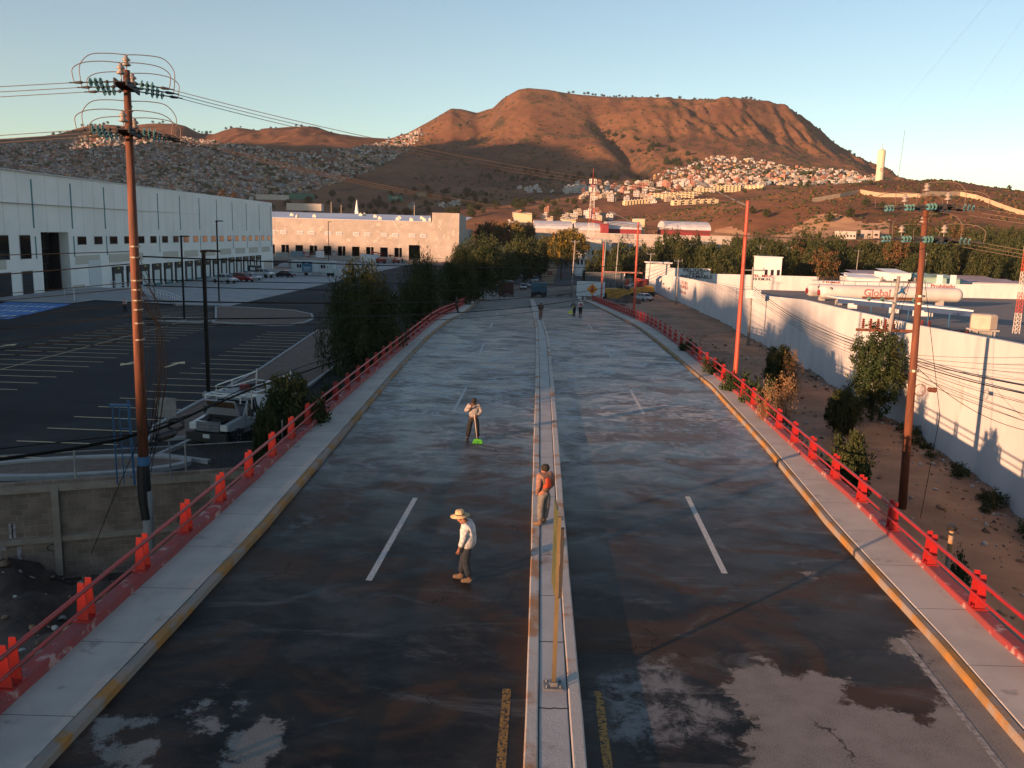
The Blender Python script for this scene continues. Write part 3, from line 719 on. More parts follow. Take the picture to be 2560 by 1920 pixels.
# ================================================================ RIGHT WHITE WALL
mk('white_wall', (.55, .555, .565), (.48, .485, .495), rough=.9, scale=.5, detail=10, st=(1, 1, .35), bump=.6, bscale=2, c3=(.36, .33, .30), s3=.45, lo3=.60, hi3=.76)
RWB = [(19.2, 20), (20.5, 30), (21.5, 34.5), (22.5, 39.8), (24.2, 51), (25.1, 65), (27.9, 93), (30.6, 127), (32.3, 160), (33.6, 204)]
RWT = [(2560, 862, 34.5), (2292, 813, 47.5), (2178, 787, 53), (2009, 749, 73), (1928, 741, 84), (1840, 721, 104), (1701, 693, 155), (1617, 681, 204)]
def rwx(Y): return float(np.interp(Y, [p[1] for p in RWB], [p[0] for p in RWB]))
tz = []
for x, y, Yg in RWT:
    for _ in range(25):
        q = at(x, y, Yg); Yg += (q[0]-rwx(Yg))*-1.5 if q[0] > rwx(Yg) else (rwx(Yg)-q[0])*1.5
    tz.append((Yg, q[2]))
tz.sort(); print('RW top', [(round(a, 1), round(b, 2)) for a, b in tz])
def rwz(Y): return float(np.interp(Y, [a for a, b in tz], [b for a, b in tz]))
mb = MB(); rows = []
ys = list(np.arange(18, 204.1, 1.5)); stp = 0
for Y in ys:
    zt = rwz(Y)+.18*math.floor(Y/9.)%.36*0
    X = rwx(Y); zb = float(gz(X, Y))-1.2
    rows.append([(X, Y, zb), (X, Y, zt), (X+.32, Y, zt), (X+.32, Y, -6)])
V = [p for r in rows for p in r]; n = len(rows)
mb.add(V, [(i*4+j, (i+1)*4+j, (i+1)*4+j+1, i*4+j+1) for i in range(n-1) for j in range(3)]+[(0, 1, 2, 3), ((n-1)*4+3, (n-1)*4+2, (n-1)*4+1, (n-1)*4)])
o = mb.obj('boundary_wall', MT['white_wall'], fixn=True); tag(o, 'long whitewashed block wall running along the dirt lot on the right', 'wall')
RWALL = o
# ================================================================ BLOCK RETAINING WALL + CHAIN LINK (left)
def blockmat():
    m = bpy.data.materials.new('block_wall'); m.use_nodes = True; nt = m.node_tree; b = nt.nodes['Principled BSDF']; N = nt.nodes.new
    tc = N('ShaderNodeTexCoord'); mp_ = N('ShaderNodeMapping'); mp_.inputs['Rotation'].default_value = (R_(90), 0, 0); lk(nt, tc.outputs['Object'], mp_.inputs[0])
    br = N('ShaderNodeTexBrick'); lk(nt, mp_.outputs[0], br.inputs['Vector']); br.inputs['Scale'].default_value = 1
    br.inputs['Brick Width'].default_value = .42; br.inputs['Row Height'].default_value = .21; br.inputs['Mortar Size'].default_value = .008
    br.inputs['Color1'].default_value = (.19, .135, .105, 1); br.inputs['Color2'].default_value = (.25, .185, .145, 1); br.inputs['Mortar'].default_value = (.33, .28, .235, 1)
    ns = N('ShaderNodeTexNoise'); ns.inputs['Scale'].default_value = 1.3; ns.inputs['Detail'].default_value = 9; lk(nt, tc.outputs['Object'], ns.inputs[0])
    x = N('ShaderNodeMix'); x.data_type = 'RGBA'; x.blend_type = 'MULTIPLY'; x.inputs[0].default_value = .8; lk(nt, br.outputs[0], x.inputs[6]); lk(nt, ns.outputs[0], x.inputs[7])
    y = N('ShaderNodeMix'); y.data_type = 'RGBA'; y.blend_type = 'ADD'; y.inputs[0].default_value = .55; lk(nt, x.outputs[2], y.inputs[6]); lk(nt, x.outputs[2], y.inputs[7])
    lk(nt, y.outputs[2], b.inputs['Base Color']); b.inputs['Roughness'].default_value = .95
    bn = N('ShaderNodeBump'); bn.inputs['Distance'].default_value = .02; lk(nt, br.outputs['Fac'], bn.inputs['Height']); bn.invert = True; lk(nt, bn.outputs[0], b.inputs['Normal']); return m
MT['block'] = blockmat()
mk('beam_conc', (.25, .20, .16), (.31, .255, .21), rough=.95, scale=2, detail=9, bump=.5, bscale=12)
ang = math.atan(.375); ox, oy = -18., 29.3
t = thing('retaining_wall', 'concrete block retaining wall with beams and graffiti below the chain link fence', 'wall', (ox, oy, 0), ang)
L0, L1 = -48, 9.9
q = MB(); q.box(((L0+L1)/2, .1, -3.2), (L1-L0, .2, 3.8)); q.obj('block_panel', MT['block'], t)
q = MB(); q.box(((L0+L1)/2, .07, -1.55), (L1-L0, .34, .26)); q.box(((L0+L1)/2, .05, -3.5), (L1-L0, .30, .2)); q.obj('beam', MT['beam_conc'], t)
for x in (-45.6, -40.6, -35.6, -30.6, -25.6, -20.6, -15.6, -10.6, -5.6, -.6+3.1-1.0, 6.95): q = MB(); q.box((x, .03, -3.2), (.24, .34, 3.4)); q.obj('pillar', MT['beam_conc'], t)
# graffiti lettering painted on the wall
mk('graf_white', (.42, .38, .40), (.25, .22, .22), rough=.9, scale=5, detail=6, lo=.4, hi=.6); mk('graf_dark', (.02, .018, .02), rough=.9)
g = MB(); gd = MB()
def stroke(mbx, pts, w, d):
    for a, b in zip(pts[:-1], pts[1:]):
        dx, dz = b[0]-a[0], b[1]-a[1]; l = math.hypot(dx, dz) or 1; nx, nz = -dz/l*w/2, dx/l*w/2
        mbx.add([(a[0]+nx, d, a[1]+nz), (a[0]-nx, d, a[1]-nz), (b[0]-nx, d, b[1]-nz), (b[0]+nx, d, b[1]+nz)], [(0, 1, 2, 3)])
def glet(x, z, h, s, mbx, w, d, ch):
    S = {'N': [[(0, 0), (0, 1), (.8, 0), (.8, 1)]], 'O': [[(0, 0), (0, 1), (.8, 1), (.8, 0), (0, 0)]], 'T': [[(0, 1), (.8, 1)], [(.4, 1), (.4, 0)]], 'I': [[(.4, 0), (.4, 1)]]}
    for st in S[ch]: stroke(mbx, [(x+a*s, z+b*h) for a, b in st], w, d)
for i, ch in enumerate('NOTI'):
    glet(-2.05+i*.62, -3.35, .55, .6, g, .22, -.004, ch); glet(-2.05+i*.62, -3.35, .55, .6, gd, .05, -.008, ch)
    glet(-2.0+i*.66, -4.4, .7, .6, g, .13, -.004, ch)
for r_, (cx, cz) in ((.13, (1.3, -3.85)),): stroke(gd, [(cx+r_*1.3*math.cos(a), cz+r_*math.sin(a)) for a in np.linspace(0, 6.4, 14)], .03, -.006)
mk('graf_yel', (.30, .22, .04), rough=.9); gy_ = MB()
stroke(gy_, [(7.4, -3.1), (7.9, -2.7), (8.0, -3.2), (8.4, -2.8), (8.6, -3.1)], .05, -.005); stroke(gd, [(5.6, -3.3), (5.75, -2.9), (5.95, -3.25), (6.1, -2.95), (6.3, -3.3), (6.5, -3.0)], .025, -.006)
g.obj('graffiti', MT['graf_white'], t); gd.obj('graffiti', MT['graf_dark'], t); gy_.obj('graffiti', MT['graf_yel'], t)
# chain link fence standing on the wall
mk('galv', (.30, .30, .30), (.40, .38, .36), rough=.5, metal=.6, scale=5)
t = thing('chain_link_fence', 'chain link fence with galvanised posts on top of the block retaining wall', 'fence', (ox, oy, -1.42), ang)
for x in (-40, -35, -30, -25, -20, -15, -10, -5.3, -1.55, 2.2, 6.0, 9.6):
    h = 1.25 if x < 9 else 1.95
    q = MB(); q.tube([(x, .08, 0), (x, .08, h)], .035, 8); q.obj('post', MT['galv'], t)
q = MB(); q.tube([(L0, .08, 1.15), (9.6, .08, 1.15)], .022, 6); q.tube([(L0, .08, .05), (9.6, .08, .05)], .02, 6); q.obj('rail', MT['galv'], t)
q = MB(); r = .0025; sp = .085
x = -13.
while x < 9.6:
    for s in (1, -1):
        a = Vector((x, .08, .06)); b = Vector((x+s*1.09, .08, 1.15))
        if -13 <= b.x <= 9.6: q.add([a+Vector((r, 0, 0)), a-Vector((r, 0, 0)), b-Vector((r, 0, 0)), b+Vector((r, 0, 0))], [(0, 1, 2, 3)]); 
    x += sp
q.obj('mesh_wire', MT['galv'], t)
# ================================================================ HILLS
ucol = [-900, -300, 0, 300, 600, 850, 1000, 1150, 1300, 1450, 1600, 1750, 1900, 2050, 2212, 2500, 3100]
rowsY = [330, 520, 850, 950, 1300, 1750, 2200, 2650]
T = {520: [535, 533, 531, 530, 530, 530, 528, 528, 526, 535, 540, 540, 541, 541, 544, 552, 560],
     850: [505, 505, 505, 505, 502, 498, 496, 494, 490, 466, 432, 410, 392, 391, 418, 448, 480],
     950: [490, 490, 490, 490, 488, 484, 478, 474, 470, 452, 436, 414, 396, 396, 424, 452, 484],
     1300: [440, 440, 440, 440, 446, 446, 436, 428, 420, 412, 402, 402, 398, 406, 432, 455, 485],
     1750: [385, 385, 385, 390, 388, 376, 385, 388, 378, 366, 354, 362, 384, 412, 440, 460, 487],
     2200: [335, 335, 335, 334, 322, 322, 318, 300, 286, 284, 286, 318, 372, 414, 442, 462, 488]}
crest = [(-900, 360), (-300, 330), (0, 305), (60, 300), (130, 290), (180, 275), (230, 270), (280, 272), (320, 268), (375, 267), (400, 272), (430, 288), (460, 290), (510, 275), (560, 283), (640, 274), (680, 278),
         (720, 290), (780, 297), (840, 300), (880, 290), (930, 262), (975, 235), (1000, 238), (1030, 245), (1065, 235), (1085, 215), (1120, 195), (1140, 192), (1180, 195), (1230, 203), (1300, 210), (1400, 213),
         (1450, 215), (1500, 220), (1560, 218), (1620, 218), (1660, 222), (1700, 240), (1740, 262), (1780, 290), (1810, 318), (1840, 336), (1880, 355), (1905, 368), (1950, 395), (2000, 410), (2100, 425), (2212, 445), (2500, 465), (3100, 490)]
US = np.linspace(-1.05, 1.05, 720)
fx_ = np.linspace(-900, 3100, 1200)
def rowz(ys_disp, Y):
    u, z = [], []
    for x, y in zip(fx_, ys_disp):
        p = at(x*D_, y*D_, Y); u.append(p[0]/Y); z.append(p[2])
    return np.interp(US, u, z)
def smooth_cols(tab):
    v = np.interp(fx_, ucol, tab); k = np.hanning(61); k /= k.sum(); return np.convolve(np.pad(v, 30, mode='edge'), k, mode='valid')
ctrlY = [330, 520, 850, 950, 1300, 1750, 2200, 2650, 2900, 3600]
ctrl = [np.full(US.shape, -7.6)]
for Y in rowsY[1:-1]: ctrl.append(rowz(smooth_cols(T[Y]), Y))
cz_ = rowz(np.interp(fx_, [c[0] for c in crest], [c[1] for c in crest]), 2650); ctrl.append(cz_)
ctrl.append(cz_*.86-10); ctrl.append(cz_*.35-20)
ctrl = np.array(ctrl)
ctrl[2] = ctrl[2]; 
# monotone cubic in Y
Yf = np.concatenate([np.arange(330, 1000, 6.), np.arange(1000, 2640, 9.), [2640, 2650, 2660, 2700, 2800, 2900, 3200, 3600]])
h = np.diff(ctrlY)[:, None]; dl = np.diff(ctrl, axis=0)/h; ms = np.zeros_like(ctrl); ms[1:-1] = np.where(dl[:-1]*dl[1:] > 0, 2*dl[:-1]*dl[1:]/(dl[:-1]+dl[1:]+1e-9), 0); ms[0] = dl[0]*.3; ms[-1] = dl[-1]
ZG = np.zeros((len(Yf), len(US)))
for j, Y in enumerate(Yf):
    i = min(len(ctrlY)-2, int(np.searchsorted(ctrlY, Y, side='right')-1)); i = max(i, 0); H = ctrlY[i+1]-ctrlY[i]; s_ = (Y-ctrlY[i])/H
    ZG[j] = (2*s_**3-3*s_**2+1)*ctrl[i]+(s_**3-2*s_**2+s_)*H*ms[i]+(-2*s_**3+3*s_**2)*ctrl[i+1]+(s_**3-s_**2)*H*ms[i+1]
UU, YY = np.meshgrid(US, Yf); XX = UU*YY
fade = sst(560, 900, YY)*(1-.93*sst(2500, 2650, YY))
amp = 3+9*sst(1300, 2200, YY)
n = fbm(XX/230, YY/420, 6, 0, .52); rid = 1-np.abs(fbm(XX/130+n*1.2, YY/520, 5, 2, .55))*3.2
ZG += fade*amp*(n*1.5+(rid-.5)*.55)+sst(500, 800, YY)*fbm(XX/30, YY/30, 4, 4)*2.2*(1-.7*sst(2450, 2650, YY))
# crags near the right half of the mountain
cr = sst(.13, .2, UU)*sst(2050, 2250, YY)*(1-sst(2450, 2620, YY))
ZG += cr*np.abs(fbm(XX/28, YY/160, 4, 5))*26-cr*5
# valley (gully) between the two shoulders
gl_ = np.exp(-((UU-(.085+.09*(2450-YY)/1000))/.014)**2)*sst(1450, 1650, YY)*(1-sst(2300, 2500, YY)); ZG -= gl_*26
# tan quarry cut behind the red sheds
qc = np.exp(-((UU-.24)/.10)**4)*np.exp(-((YY-640)/45)**2); ZG -= qc*7
def TZ(X, Y):
    X = np.asarray(X, float); Y = np.asarray(Y, float); u = X/Y
    fi = np.clip((u-US[0])/(US[1]-US[0]), 0, len(US)-1.001); i = fi.astype(int); a = fi-i
    j = np.clip(np.searchsorted(Yf, Y, side='right')-1, 0, len(Yf)-2); b = np.clip((Y-Yf[j])/(Yf[j+1]-Yf[j]), 0, 1)
    return (ZG[j, i]*(1-a)+ZG[j, i+1]*a)*(1-b)+(ZG[j+1, i]*(1-a)+ZG[j+1, i+1]*a)*b
V = np.stack([XX.ravel(), YY.ravel(), ZG.ravel()], 1); nu = len(US)
jj_, ii_ = np.meshgrid(np.arange(len(Yf)-1), np.arange(nu-1), indexing='ij'); b_ = (jj_*nu+ii_).ravel()
F = np.stack([b_, b_+1, b_+nu+1, b_+nu], 1)
def hillmat():
    m = mat('hill_scrub', (.205, .098, .050), (.135, .062, .036), rough=1., scale=.006, detail=12, lo=.4, hi=.62, spec=.1)
    nt = m.node_tree; b = nt.nodes['Principled BSDF']; src = b.inputs['Base Color'].links[0].from_socket; N = nt.nodes.new
    tc = N('ShaderNodeTexCoord')
    def noise(sc, det, st=(1, 1, 1), d=0.):
        mp_ = N('ShaderNodeMapping'); mp_.inputs['Scale'].default_value = st; lk(nt, tc.outputs['Object'], mp_.inputs[0])
        n_ = N('ShaderNodeTexNoise'); n_.inputs['Scale'].default_value = sc; n_.inputs['Detail'].default_value = det; n_.inputs['Roughness'].default_value = .65; n_.inputs['Distortion'].default_value = d
        lk(nt, mp_.outputs[0], n_.inputs['Vector']); return n_.outputs[0]
    def mr(s_, a, bb, o1=1.):
        r = N('ShaderNodeMapRange'); r.inputs[1].default_value = a; r.inputs[2].default_value = bb; r.inputs[4].default_value = o1; lk(nt, s_, r.inputs[0]); return r.outputs[0]
    def mix(f, a, c):
        x = N('ShaderNodeMix'); x.data_type = 'RGBA'; lk(nt, f, x.inputs[0]); lk(nt, a, x.inputs[6]); x.inputs[7].default_value = (*c, 1); return x.outputs[2]
    c = mix(mr(noise(.05, 9), .5, .66, .8), src, (.11, .068, .030))       # dry green scrub
    c = mix(mr(noise(.012, 12, (1, 1, .6)), .56, .66, .85), c, (.035, .038, .018))  # darker shrubs
    c = mix(mr(noise(.09, 6, (1, 1, 3)), .62, .72, .6), c, (.22, .12, .07))    # pale grass, tracks
    sp = N('ShaderNodeNewGeometry'); sx = N('ShaderNodeSeparateXYZ'); lk(nt, sp.outputs['Normal'], sx.inputs[0])
    rk = mix(mr(noise(.06, 8, (1, 1, .25)), .35, .65), c, (.055, .04, .034))
    x = N('ShaderNodeMix'); x.data_type = 'RGBA'; lk(nt, mr(sx.outputs[2], .88, .74), x.inputs[0]); lk(nt, c, x.inputs[6]); lk(nt, rk, x.inputs[7])
    lk(nt, x.outputs[2], b.inputs['Base Color'])
    bn = N('ShaderNodeBump'); bn.inputs['Distance'].default_value = 3.; bn.inputs['Strength'].default_value = .6; lk(nt, noise(.06, 9), bn.inputs['Height']); lk(nt, bn.outputs[0], b.inputs['Normal'])
    return m
MT['hill'] = hillmat()
mk('quarry', (.42, .24, .12), (.28, .15, .08), rough=1., scale=.05, detail=9, st=(1, 1, 3))
cu = UU.ravel()[F].mean(1); cyy = YY.ravel()[F].mean(1)
mi = ((np.abs(cu-.28) < .15) & (cyy > 560+12*np.sin(cu*70)) & (cyy < 650+22*np.sin(cu*55+1))).astype(int)
struct(npmesh('hills', V, F, [MT['hill'], MT['quarry']], smooth=True, mi=mi))
# ---- unseen western ridges added as sun blockers; crests shaped by the shade they cast
Lh = np.array([math.sin(R_(SUN_AZ)), math.cos(R_(SUN_AZ))]); Nh = np.array([math.cos(R_(SUN_AZ)), -math.sin(R_(SUN_AZ))])
def ridge(name, t0, prof, wid, base, seed, rough):
    ss_ = np.linspace(prof[0][0], prof[-1][0], 160); top = np.interp(ss_, [p[0] for p in prof], [p[1] for p in prof])
    top = top+rough*fbm(ss_/60., ss_*0+seed, 4, seed)+(4.5*fbm(ss_/7., ss_*0+seed+.5, 3, 1)*(ss_ < -31) if t0 > -400 else 0)  # crest noise breaks the near ridge's cast shade into patches
    rel = np.linspace(-1, 1, 15); V = []
    for i, s in enumerate(ss_):
        for r in rel:
            p = Lh*(t0+r*wid)+Nh*s; z = base+(top[i]-base)*(1-abs(r)**1.6)**1.0; V.append((p[0], p[1], z))
    F = [(i*15+j, (i+1)*15+j, (i+1)*15+j+1, i*15+j+1) for i in range(159) for j in range(14)]
    return struct(npmesh(name, V, F, MT['hill'], smooth=True))
TANE = math.tan(R_(SUN_EL))
ridge('hills', -1500, [(-3600, 420), (-2700, 560)]+[(s_, z_+(t_+1500)*TANE) for s_, z_, t_ in ((-2460, 205, 555), (-2411, 238, 751), (-2100, 228, 950), (-1877, 222, 1151), (-1835, 240, 1300), (-1760, 262, 1450), (-1691, 222, 1300), (-1600, 240, 1400), (-1450, 205, 1400), (-1324, 175, 1370), (-1150, 142, 1250), (-1000, 100, 900), (-937, 95, 1134), (-880, -40, 1100))]+[(-760, 20), (-700, -10)], 500, -10, 1, 8)  # unseen far range, crest shaped to lay shade on mountain foot and town
TANE = math.tan(R_(SUN_EL))
ridge('hills', -300, [(-520, -8), (-480, 48), (-380, 48)]+[(s_, z_+(t_+300)*TANE) for s_, z_, t_ in ((-285, 1.2, 174), (-150, 5.5, 60), (-120, 4, 60), (-90, .2, 110), (-68, .4, 98), (-45, .8, 73), (-34, .6, 62), (-31, 2.2, 20), (-29, 1.3, 15.6), (-20, 1.5, 6.7), (-10, 1.5, -2.1), (0, 1.5, -11))]+[(15, 10), (40, -8)], 90, -9, 3, .3)  # added unseen ridge, crest tuned to keep low sun off lot and left deck
# ================================================================ VEGETATION
rng = np.random.RandomState(11)
def leafmat(name, a, b_, c3):
    m = mat(name, a, b_, rough=.75, scale=.9, detail=3, lo=.3, hi=.7, spec=.25, c3=c3, s3=.35, lo3=.5, hi3=.7)
    return m
MT['leaf_dark'] = leafmat('leaf_dark', (.016, .027, .008), (.030, .042, .012), (.046, .048, .014))
MT['leaf_mid'] = leafmat('leaf_mid', (.026, .038, .011), (.045, .052, .014), (.065, .058, .017))
MT['leaf_gold'] = leafmat('leaf_gold', (.15, .105, .015), (.20, .12, .018), (.12, .10, .02))
MT['leaf_rust'] = leafmat('leaf_rust', (.12, .055, .022), (.09, .06, .025), (.07, .055, .02))
MT['leaf_blue'] = leafmat('leaf_green', (.018, .038, .014), (.03, .055, .02), (.04, .05, .02))
MT['leaf_dry'] = leafmat('leaf_dry', (.22, .13, .06), (.15, .09, .045), (.10, .08, .03))
def clusters(seed, n, R, cz, egg=0.):
    r = np.random.RandomState(seed); d = r.normal(size=(n, 3)); d /= np.linalg.norm(d, axis=1)[:, None]
    q = r.rand(n)**.45; p = d*q[:, None]; p[:, :2] *= (1-egg*p[:, 2:3]); return p*np.array(R)+np.array([0, 0, cz]), r
def leaves(seed, C, per, cr, leaf, asp=2.2, droop=0., mixp=(1., 0.)):
    r = np.random.RandomState(seed+5); n = len(C)*per; idx = np.repeat(np.arange(len(C)), per)
    crr = cr*(.6+.8*r.rand(len(C)))[idx]
    off = r.normal(size=(n, 3)); off /= np.linalg.norm(off, axis=1)[:, None]; off *= (r.rand(n)**.5*crr)[:, None]
    if droop: off[:, 2] = off[:, 2]*(1+droop)-droop*crr*.9*r.rand(n)
    p = C[idx]+off
    a = r.normal(size=(n, 3)); a[:, 2] -= droop*2.2; a /= np.linalg.norm(a, axis=1)[:, None]
    b = np.cross(a, r.normal(size=(n, 3))); b /= np.linalg.norm(b, axis=1)[:, None]+1e-9
    L = leaf*(.6+.8*r.rand(n))[:, None]; a = a*L; b = b*L/asp
    V = np.stack([p-a*.5, p+b*.5, p+a*.5, p-b*.5], 1).reshape(-1, 3); F = np.arange(n*4).reshape(-1, 4)
    mi = (r.rand(len(C)) > mixp[0]).astype(int)[idx]
    return V, F, mi
def make_tree(name, label, cat, seed, R, cz, ncl, per, cr, leaf, mats, mix=.6, droop=0., egg=0., trunk=.16, asp=2.2, limbs=7, th=None, group=None, multi=1):
    t = thing(name, label, cat, group=group)
    C, r = clusters(seed, ncl, R, cz, egg); V, F, mi = leaves(seed, C, per, cr, leaf, asp, droop, (mix,))
    npmesh('crown', V, F, mats, t, mi=mi)
    q = MB(); th = th or cz-R[2]*.35
    for s_ in range(multi):
        ba = 6.28*s_/multi; b0 = Vector((.25*math.cos(ba), .25*math.sin(ba), 0)) if multi > 1 else Vector((0, 0, 0))
        top = Vector((random.uniform(-.15, .15)+b0.x*2.2, random.uniform(-.15, .15)+b0.y*2.2, th))
        q.tube([b0+Vector((0, 0, -.6)), b0*1.2+Vector((.03, 0, th*.4)), top], [trunk*1.25, trunk*.9, trunk*.7], 8)
        for k in range(limbs):
            c = Vector(C[r.randint(len(C))]); md = top.lerp(c, .5)+Vector((0, 0, .1*R[2])); q.tube([top-Vector((0, 0, th*.12*random.random())), md, c], [trunk*.55, trunk*.3, trunk*.08], 5, cap=False)
    q.obj('trunk', MT['bark'], t)
    return t
FARAWAY = []
PROT = {}
def proto(key, *a, **k):
    PROT[key] = make_tree(*a, **k); PROT[key]['_k'] = 0; return PROT[key]
used = {}
def put_tree(key, loc, s, label, group=None, name=None, rz=None):
    p = PROT[key]; rz = random.uniform(0, 6.28) if rz is None else rz
    if key not in used:
        used[key] = 1; t = p; t.location = loc; t.rotation_euler = (0, 0, rz); t.scale = s if isinstance(s, tuple) else (s, s, s); t['label'] = label
        if group: t['group'] = group
        elif 'group' in t: del t['group']
    else:
        t = copy_tree(p, loc, rz, s, label)
        if group: t['group'] = group
        elif 'group' in t: del t['group']
    if name: t.name = name
    return t
for p in (): pass
LD, LM, LG, LR_, LB, LY = (MT[k] for k in ('leaf_dark', 'leaf_mid', 'leaf_gold', 'leaf_rust', 'leaf_blue', 'leaf_dry'))
# unit trees: height ~ 1 nominal metres given below
proto('pepper', 'pepper_tree', 'x', 'tree', 1, (3.2, 3.2, 4.0), 4.2, 260, 120, .62, .24, [LD, LM], .72, droop=.9, egg=.22, asp=3.5, trunk=.2, limbs=9)
proto('pepper2', 'pepper_tree', 'x', 'tree', 2, (3.7, 3.5, 3.5), 4.0, 240, 95, .7, .26, [LD, LM], .72, droop=.9, egg=.1, asp=3.2, trunk=.22, limbs=9)
proto('ash', 'ash_tree', 'x', 'tree', 3, (3.1, 3.1, 3.3), 5.2, 130, 60, .65, .28, [LD, LB], .5, trunk=.22, limbs=8)
proto('round', 'round_tree', 'x', 'tree', 4, (3.2, 3.2, 3.0), 3.4, 120, 34, .75, .42, [LD, LM], .62, trunk=.2, limbs=6)
proto('round2', 'round_tree', 'x', 'tree', 14, (3.4, 3.1, 2.8), 3.0, 120, 34, .8, .44, [LD, LM], .5, trunk=.2, limbs=6)
proto('gold', 'autumn_tree', 'x', 'tree', 5, (3.0, 3.0, 2.9), 5.0, 110, 46, .7, .34, [LG, LM], .5, trunk=.2, limbs=7)
proto('rust', 'rusty_tree', 'x', 'tree', 6, (2.8, 2.8, 3.4), 4.2, 110, 36, .7, .40, [LR_, LM], .7, trunk=.2, limbs=6)
proto('olive', 'olive_tree', 'x', 'tree', 7, (3.2, 3.2, 3.3), 4.2, 130, 44, .7, .36, [LM, LD], .62, droop=.4, trunk=.2, limbs=7)
proto('euc', 'ridge_tree', 'x', 'tree', 8, (2.8, 2.8, 2.2), 5.2, 30, 16, .9, .8, [LD], 1., trunk=.32, limbs=5, th=4.0)
proto('pine', 'hill_tree', 'x', 'tree', 9, (2.4, 2.4, 2.2), 3.2, 34, 18, .9, .75, [LD, LM], .7, trunk=.2, limbs=4)
proto('tbush', 'leafy_bush', 'x', 'bush', 20, (1.7, 1.7, 1.9), 2.0, 260, 70, .36, .17, [LD, LM], .72, trunk=.05, limbs=12, th=.9, multi=4)
proto('fig', 'dense_tree', 'x', 'tree', 23, (3.0, 3.0, 4.0), 4.3, 330, 60, .6, .26, [LD, LB], .6, trunk=.2, limbs=10)
proto('bush', 'leafy_bush', 'x', 'bush', 10, (1.5, 1.5, 1.1), 1.15, 90, 60, .38, .20, [LD, LM], .7, trunk=.05, limbs=9, th=.5, multi=3)
proto('bush_g', 'green_bush', 'x', 'bush', 12, (1.3, 1.3, .95), 1.0, 60, 46, .38, .20, [LB, LD], .6, trunk=.04, limbs=8, th=.4, multi=3)
proto('bush_d', 'dry_bush', 'x', 'bush', 13, (1.2, 1.2, 1.0), 1.0, 60, 40, .34, .12, [LY, LR_], .6, trunk=.03, limbs=12, th=.4, multi=4, asp=4)
proto('weed', 'weed_clump', 'x', 'weed', 15, (.6, .6, .35), .38, 26, 24, .2, .13, [LD, LM], .5, trunk=.02, limbs=5, th=.2, asp=3)
# nominal total heights
HN = dict(tbush=4.1, fig=8.6, pepper=8.2, pepper2=7.6, ash=8.6, round=6.9, round2=6.2, gold=8., rust=8.2, olive=8., euc=8.4, pine=5.6, bush=2.3, bush_g=2.1, bush_d=2.1, weed=.85)
WN = dict(tbush=3.9, fig=7.0, pepper=7.2, pepper2=8.2, ash=7.2, round=7.2, round2=7.6, gold=7.2, rust=6.4, olive=7.2, euc=6.2, pine=5.6, bush=3.6, bush_g=3.2, bush_d=3., weed=1.5)
def tree_px(key, xd, ytop, Y, zb, wd, label, group=None, name=None, k=D_):
    wd *= 1.16
    """tree whose crown top shows at display (xd, ytop), standing at depth Y on ground zb, wd display px wide"""
    p = at(xd*k, ytop*k, Y); h = max(.5, p[2]-zb); w_ = wd*k/FPX*Y*1.0
    return put_tree(key, (p[0], Y, zb), (w_/WN[key], w_/WN[key], h/HN[key]), label, group, name)
gzf = lambda X, Y: float(gz(np.float64(X), np.float64(Y)))
def tg(key, xd, ytop, Y, wd, label, group=None, name=None):
    p = at(xd*D_, ytop*D_, Y); zb = gzf(p[0], Y) if Y < 335 else float(TZ(p[0], Y)); return tree_px(key, xd, ytop, Y, zb, wd, label, group, name)
# --- left of the bridge
tg('pepper', 783, 562, 58, 176, 'big drooping pepper tree beside the left railing, nearest of the large trees')
tg('pepper2', 912, 545, 88, 104, 'drooping pepper tree behind the nearest one, left of the railing')
tg('pepper', 994, 526, 116, 80, 'dark pepper tree in the middle of the row beside the far left railing')
tg('pepper2', 1035, 508, 138, 120, 'wide dark pepper tree at the far end of the left railing')
tg('tbush', 632, 790, 34.2, 150, 'broad leafy bush beside the white truck, against the left railing')
tg('tbush', 572, 860, 32.2, 62, 'small leafy bush at the end of the chain link fence')
tg('bush_g', 715, 790, 42, 60, 'small green shrub under the nearest pepper tree')
# --- right side plants
tg('fig', 1905, 690, 52, 118, 'tall dark green tree against the white wall, behind the concrete pole')
tg('tbush', 1845, 915, 29.5, 98, 'round dark green bush behind the right railing, left of the wooden pole')
tg('tbush', 1828, 835, 48, 76, 'dark green bush against the foot of the white wall')
tg('bush_g', 1640, 800, 41, 80, 'green shrub behind the right railing, near the red lamp post')
tg('bush_g', 1590, 790, 44.5, 70, 'green shrub left of the nearest red lamp post')
tg('bush_d', 1690, 800, 38.5, 90, 'dry orange-brown shrub behind the right railing')
tg('bush_d', 1655, 830, 37.2, 60, 'small dry shrub pressed against the right railing')
tg('bush_g', 1545, 765, 50, 60, 'low green shrub beside the right railing, farther along')
tg('bush_g', 1490, 725, 60, 50, 'lowest green shrub by the curve of the right railing')
tg('tbush', 1690, 738, 62, 66, 'dark shrub by the foot of the white wall')
tg('bush_d', 1715, 750, 60, 55, 'wilted shrub with dead branches leaning on the white wall')
tg('bush_g', 2080, 1175, 22.5, 55, 'dark leafy plant behind the near right railing')
for i in range(46):
    Y = random.uniform(12, 62); X = rwx(Y)-random.uniform(.2, 1.2)
    if 49 < Y < 57: continue
    put_tree('weed', (X, Y, gzf(X, Y)-.05), random.uniform(.4, 1.1), 'clump of weeds along the foot of the white wall', 'weeds along the white wall')
for i in range(26):
    Y = random.uniform(31, 62); X = L_(RR, Y)+.45+random.uniform(0, .6)
    put_tree('weed', (X, Y, gzf(X, Y)-.02), random.uniform(.6, 1.3), 'clump of weeds just outside the right railing', 'weeds outside the right railing')
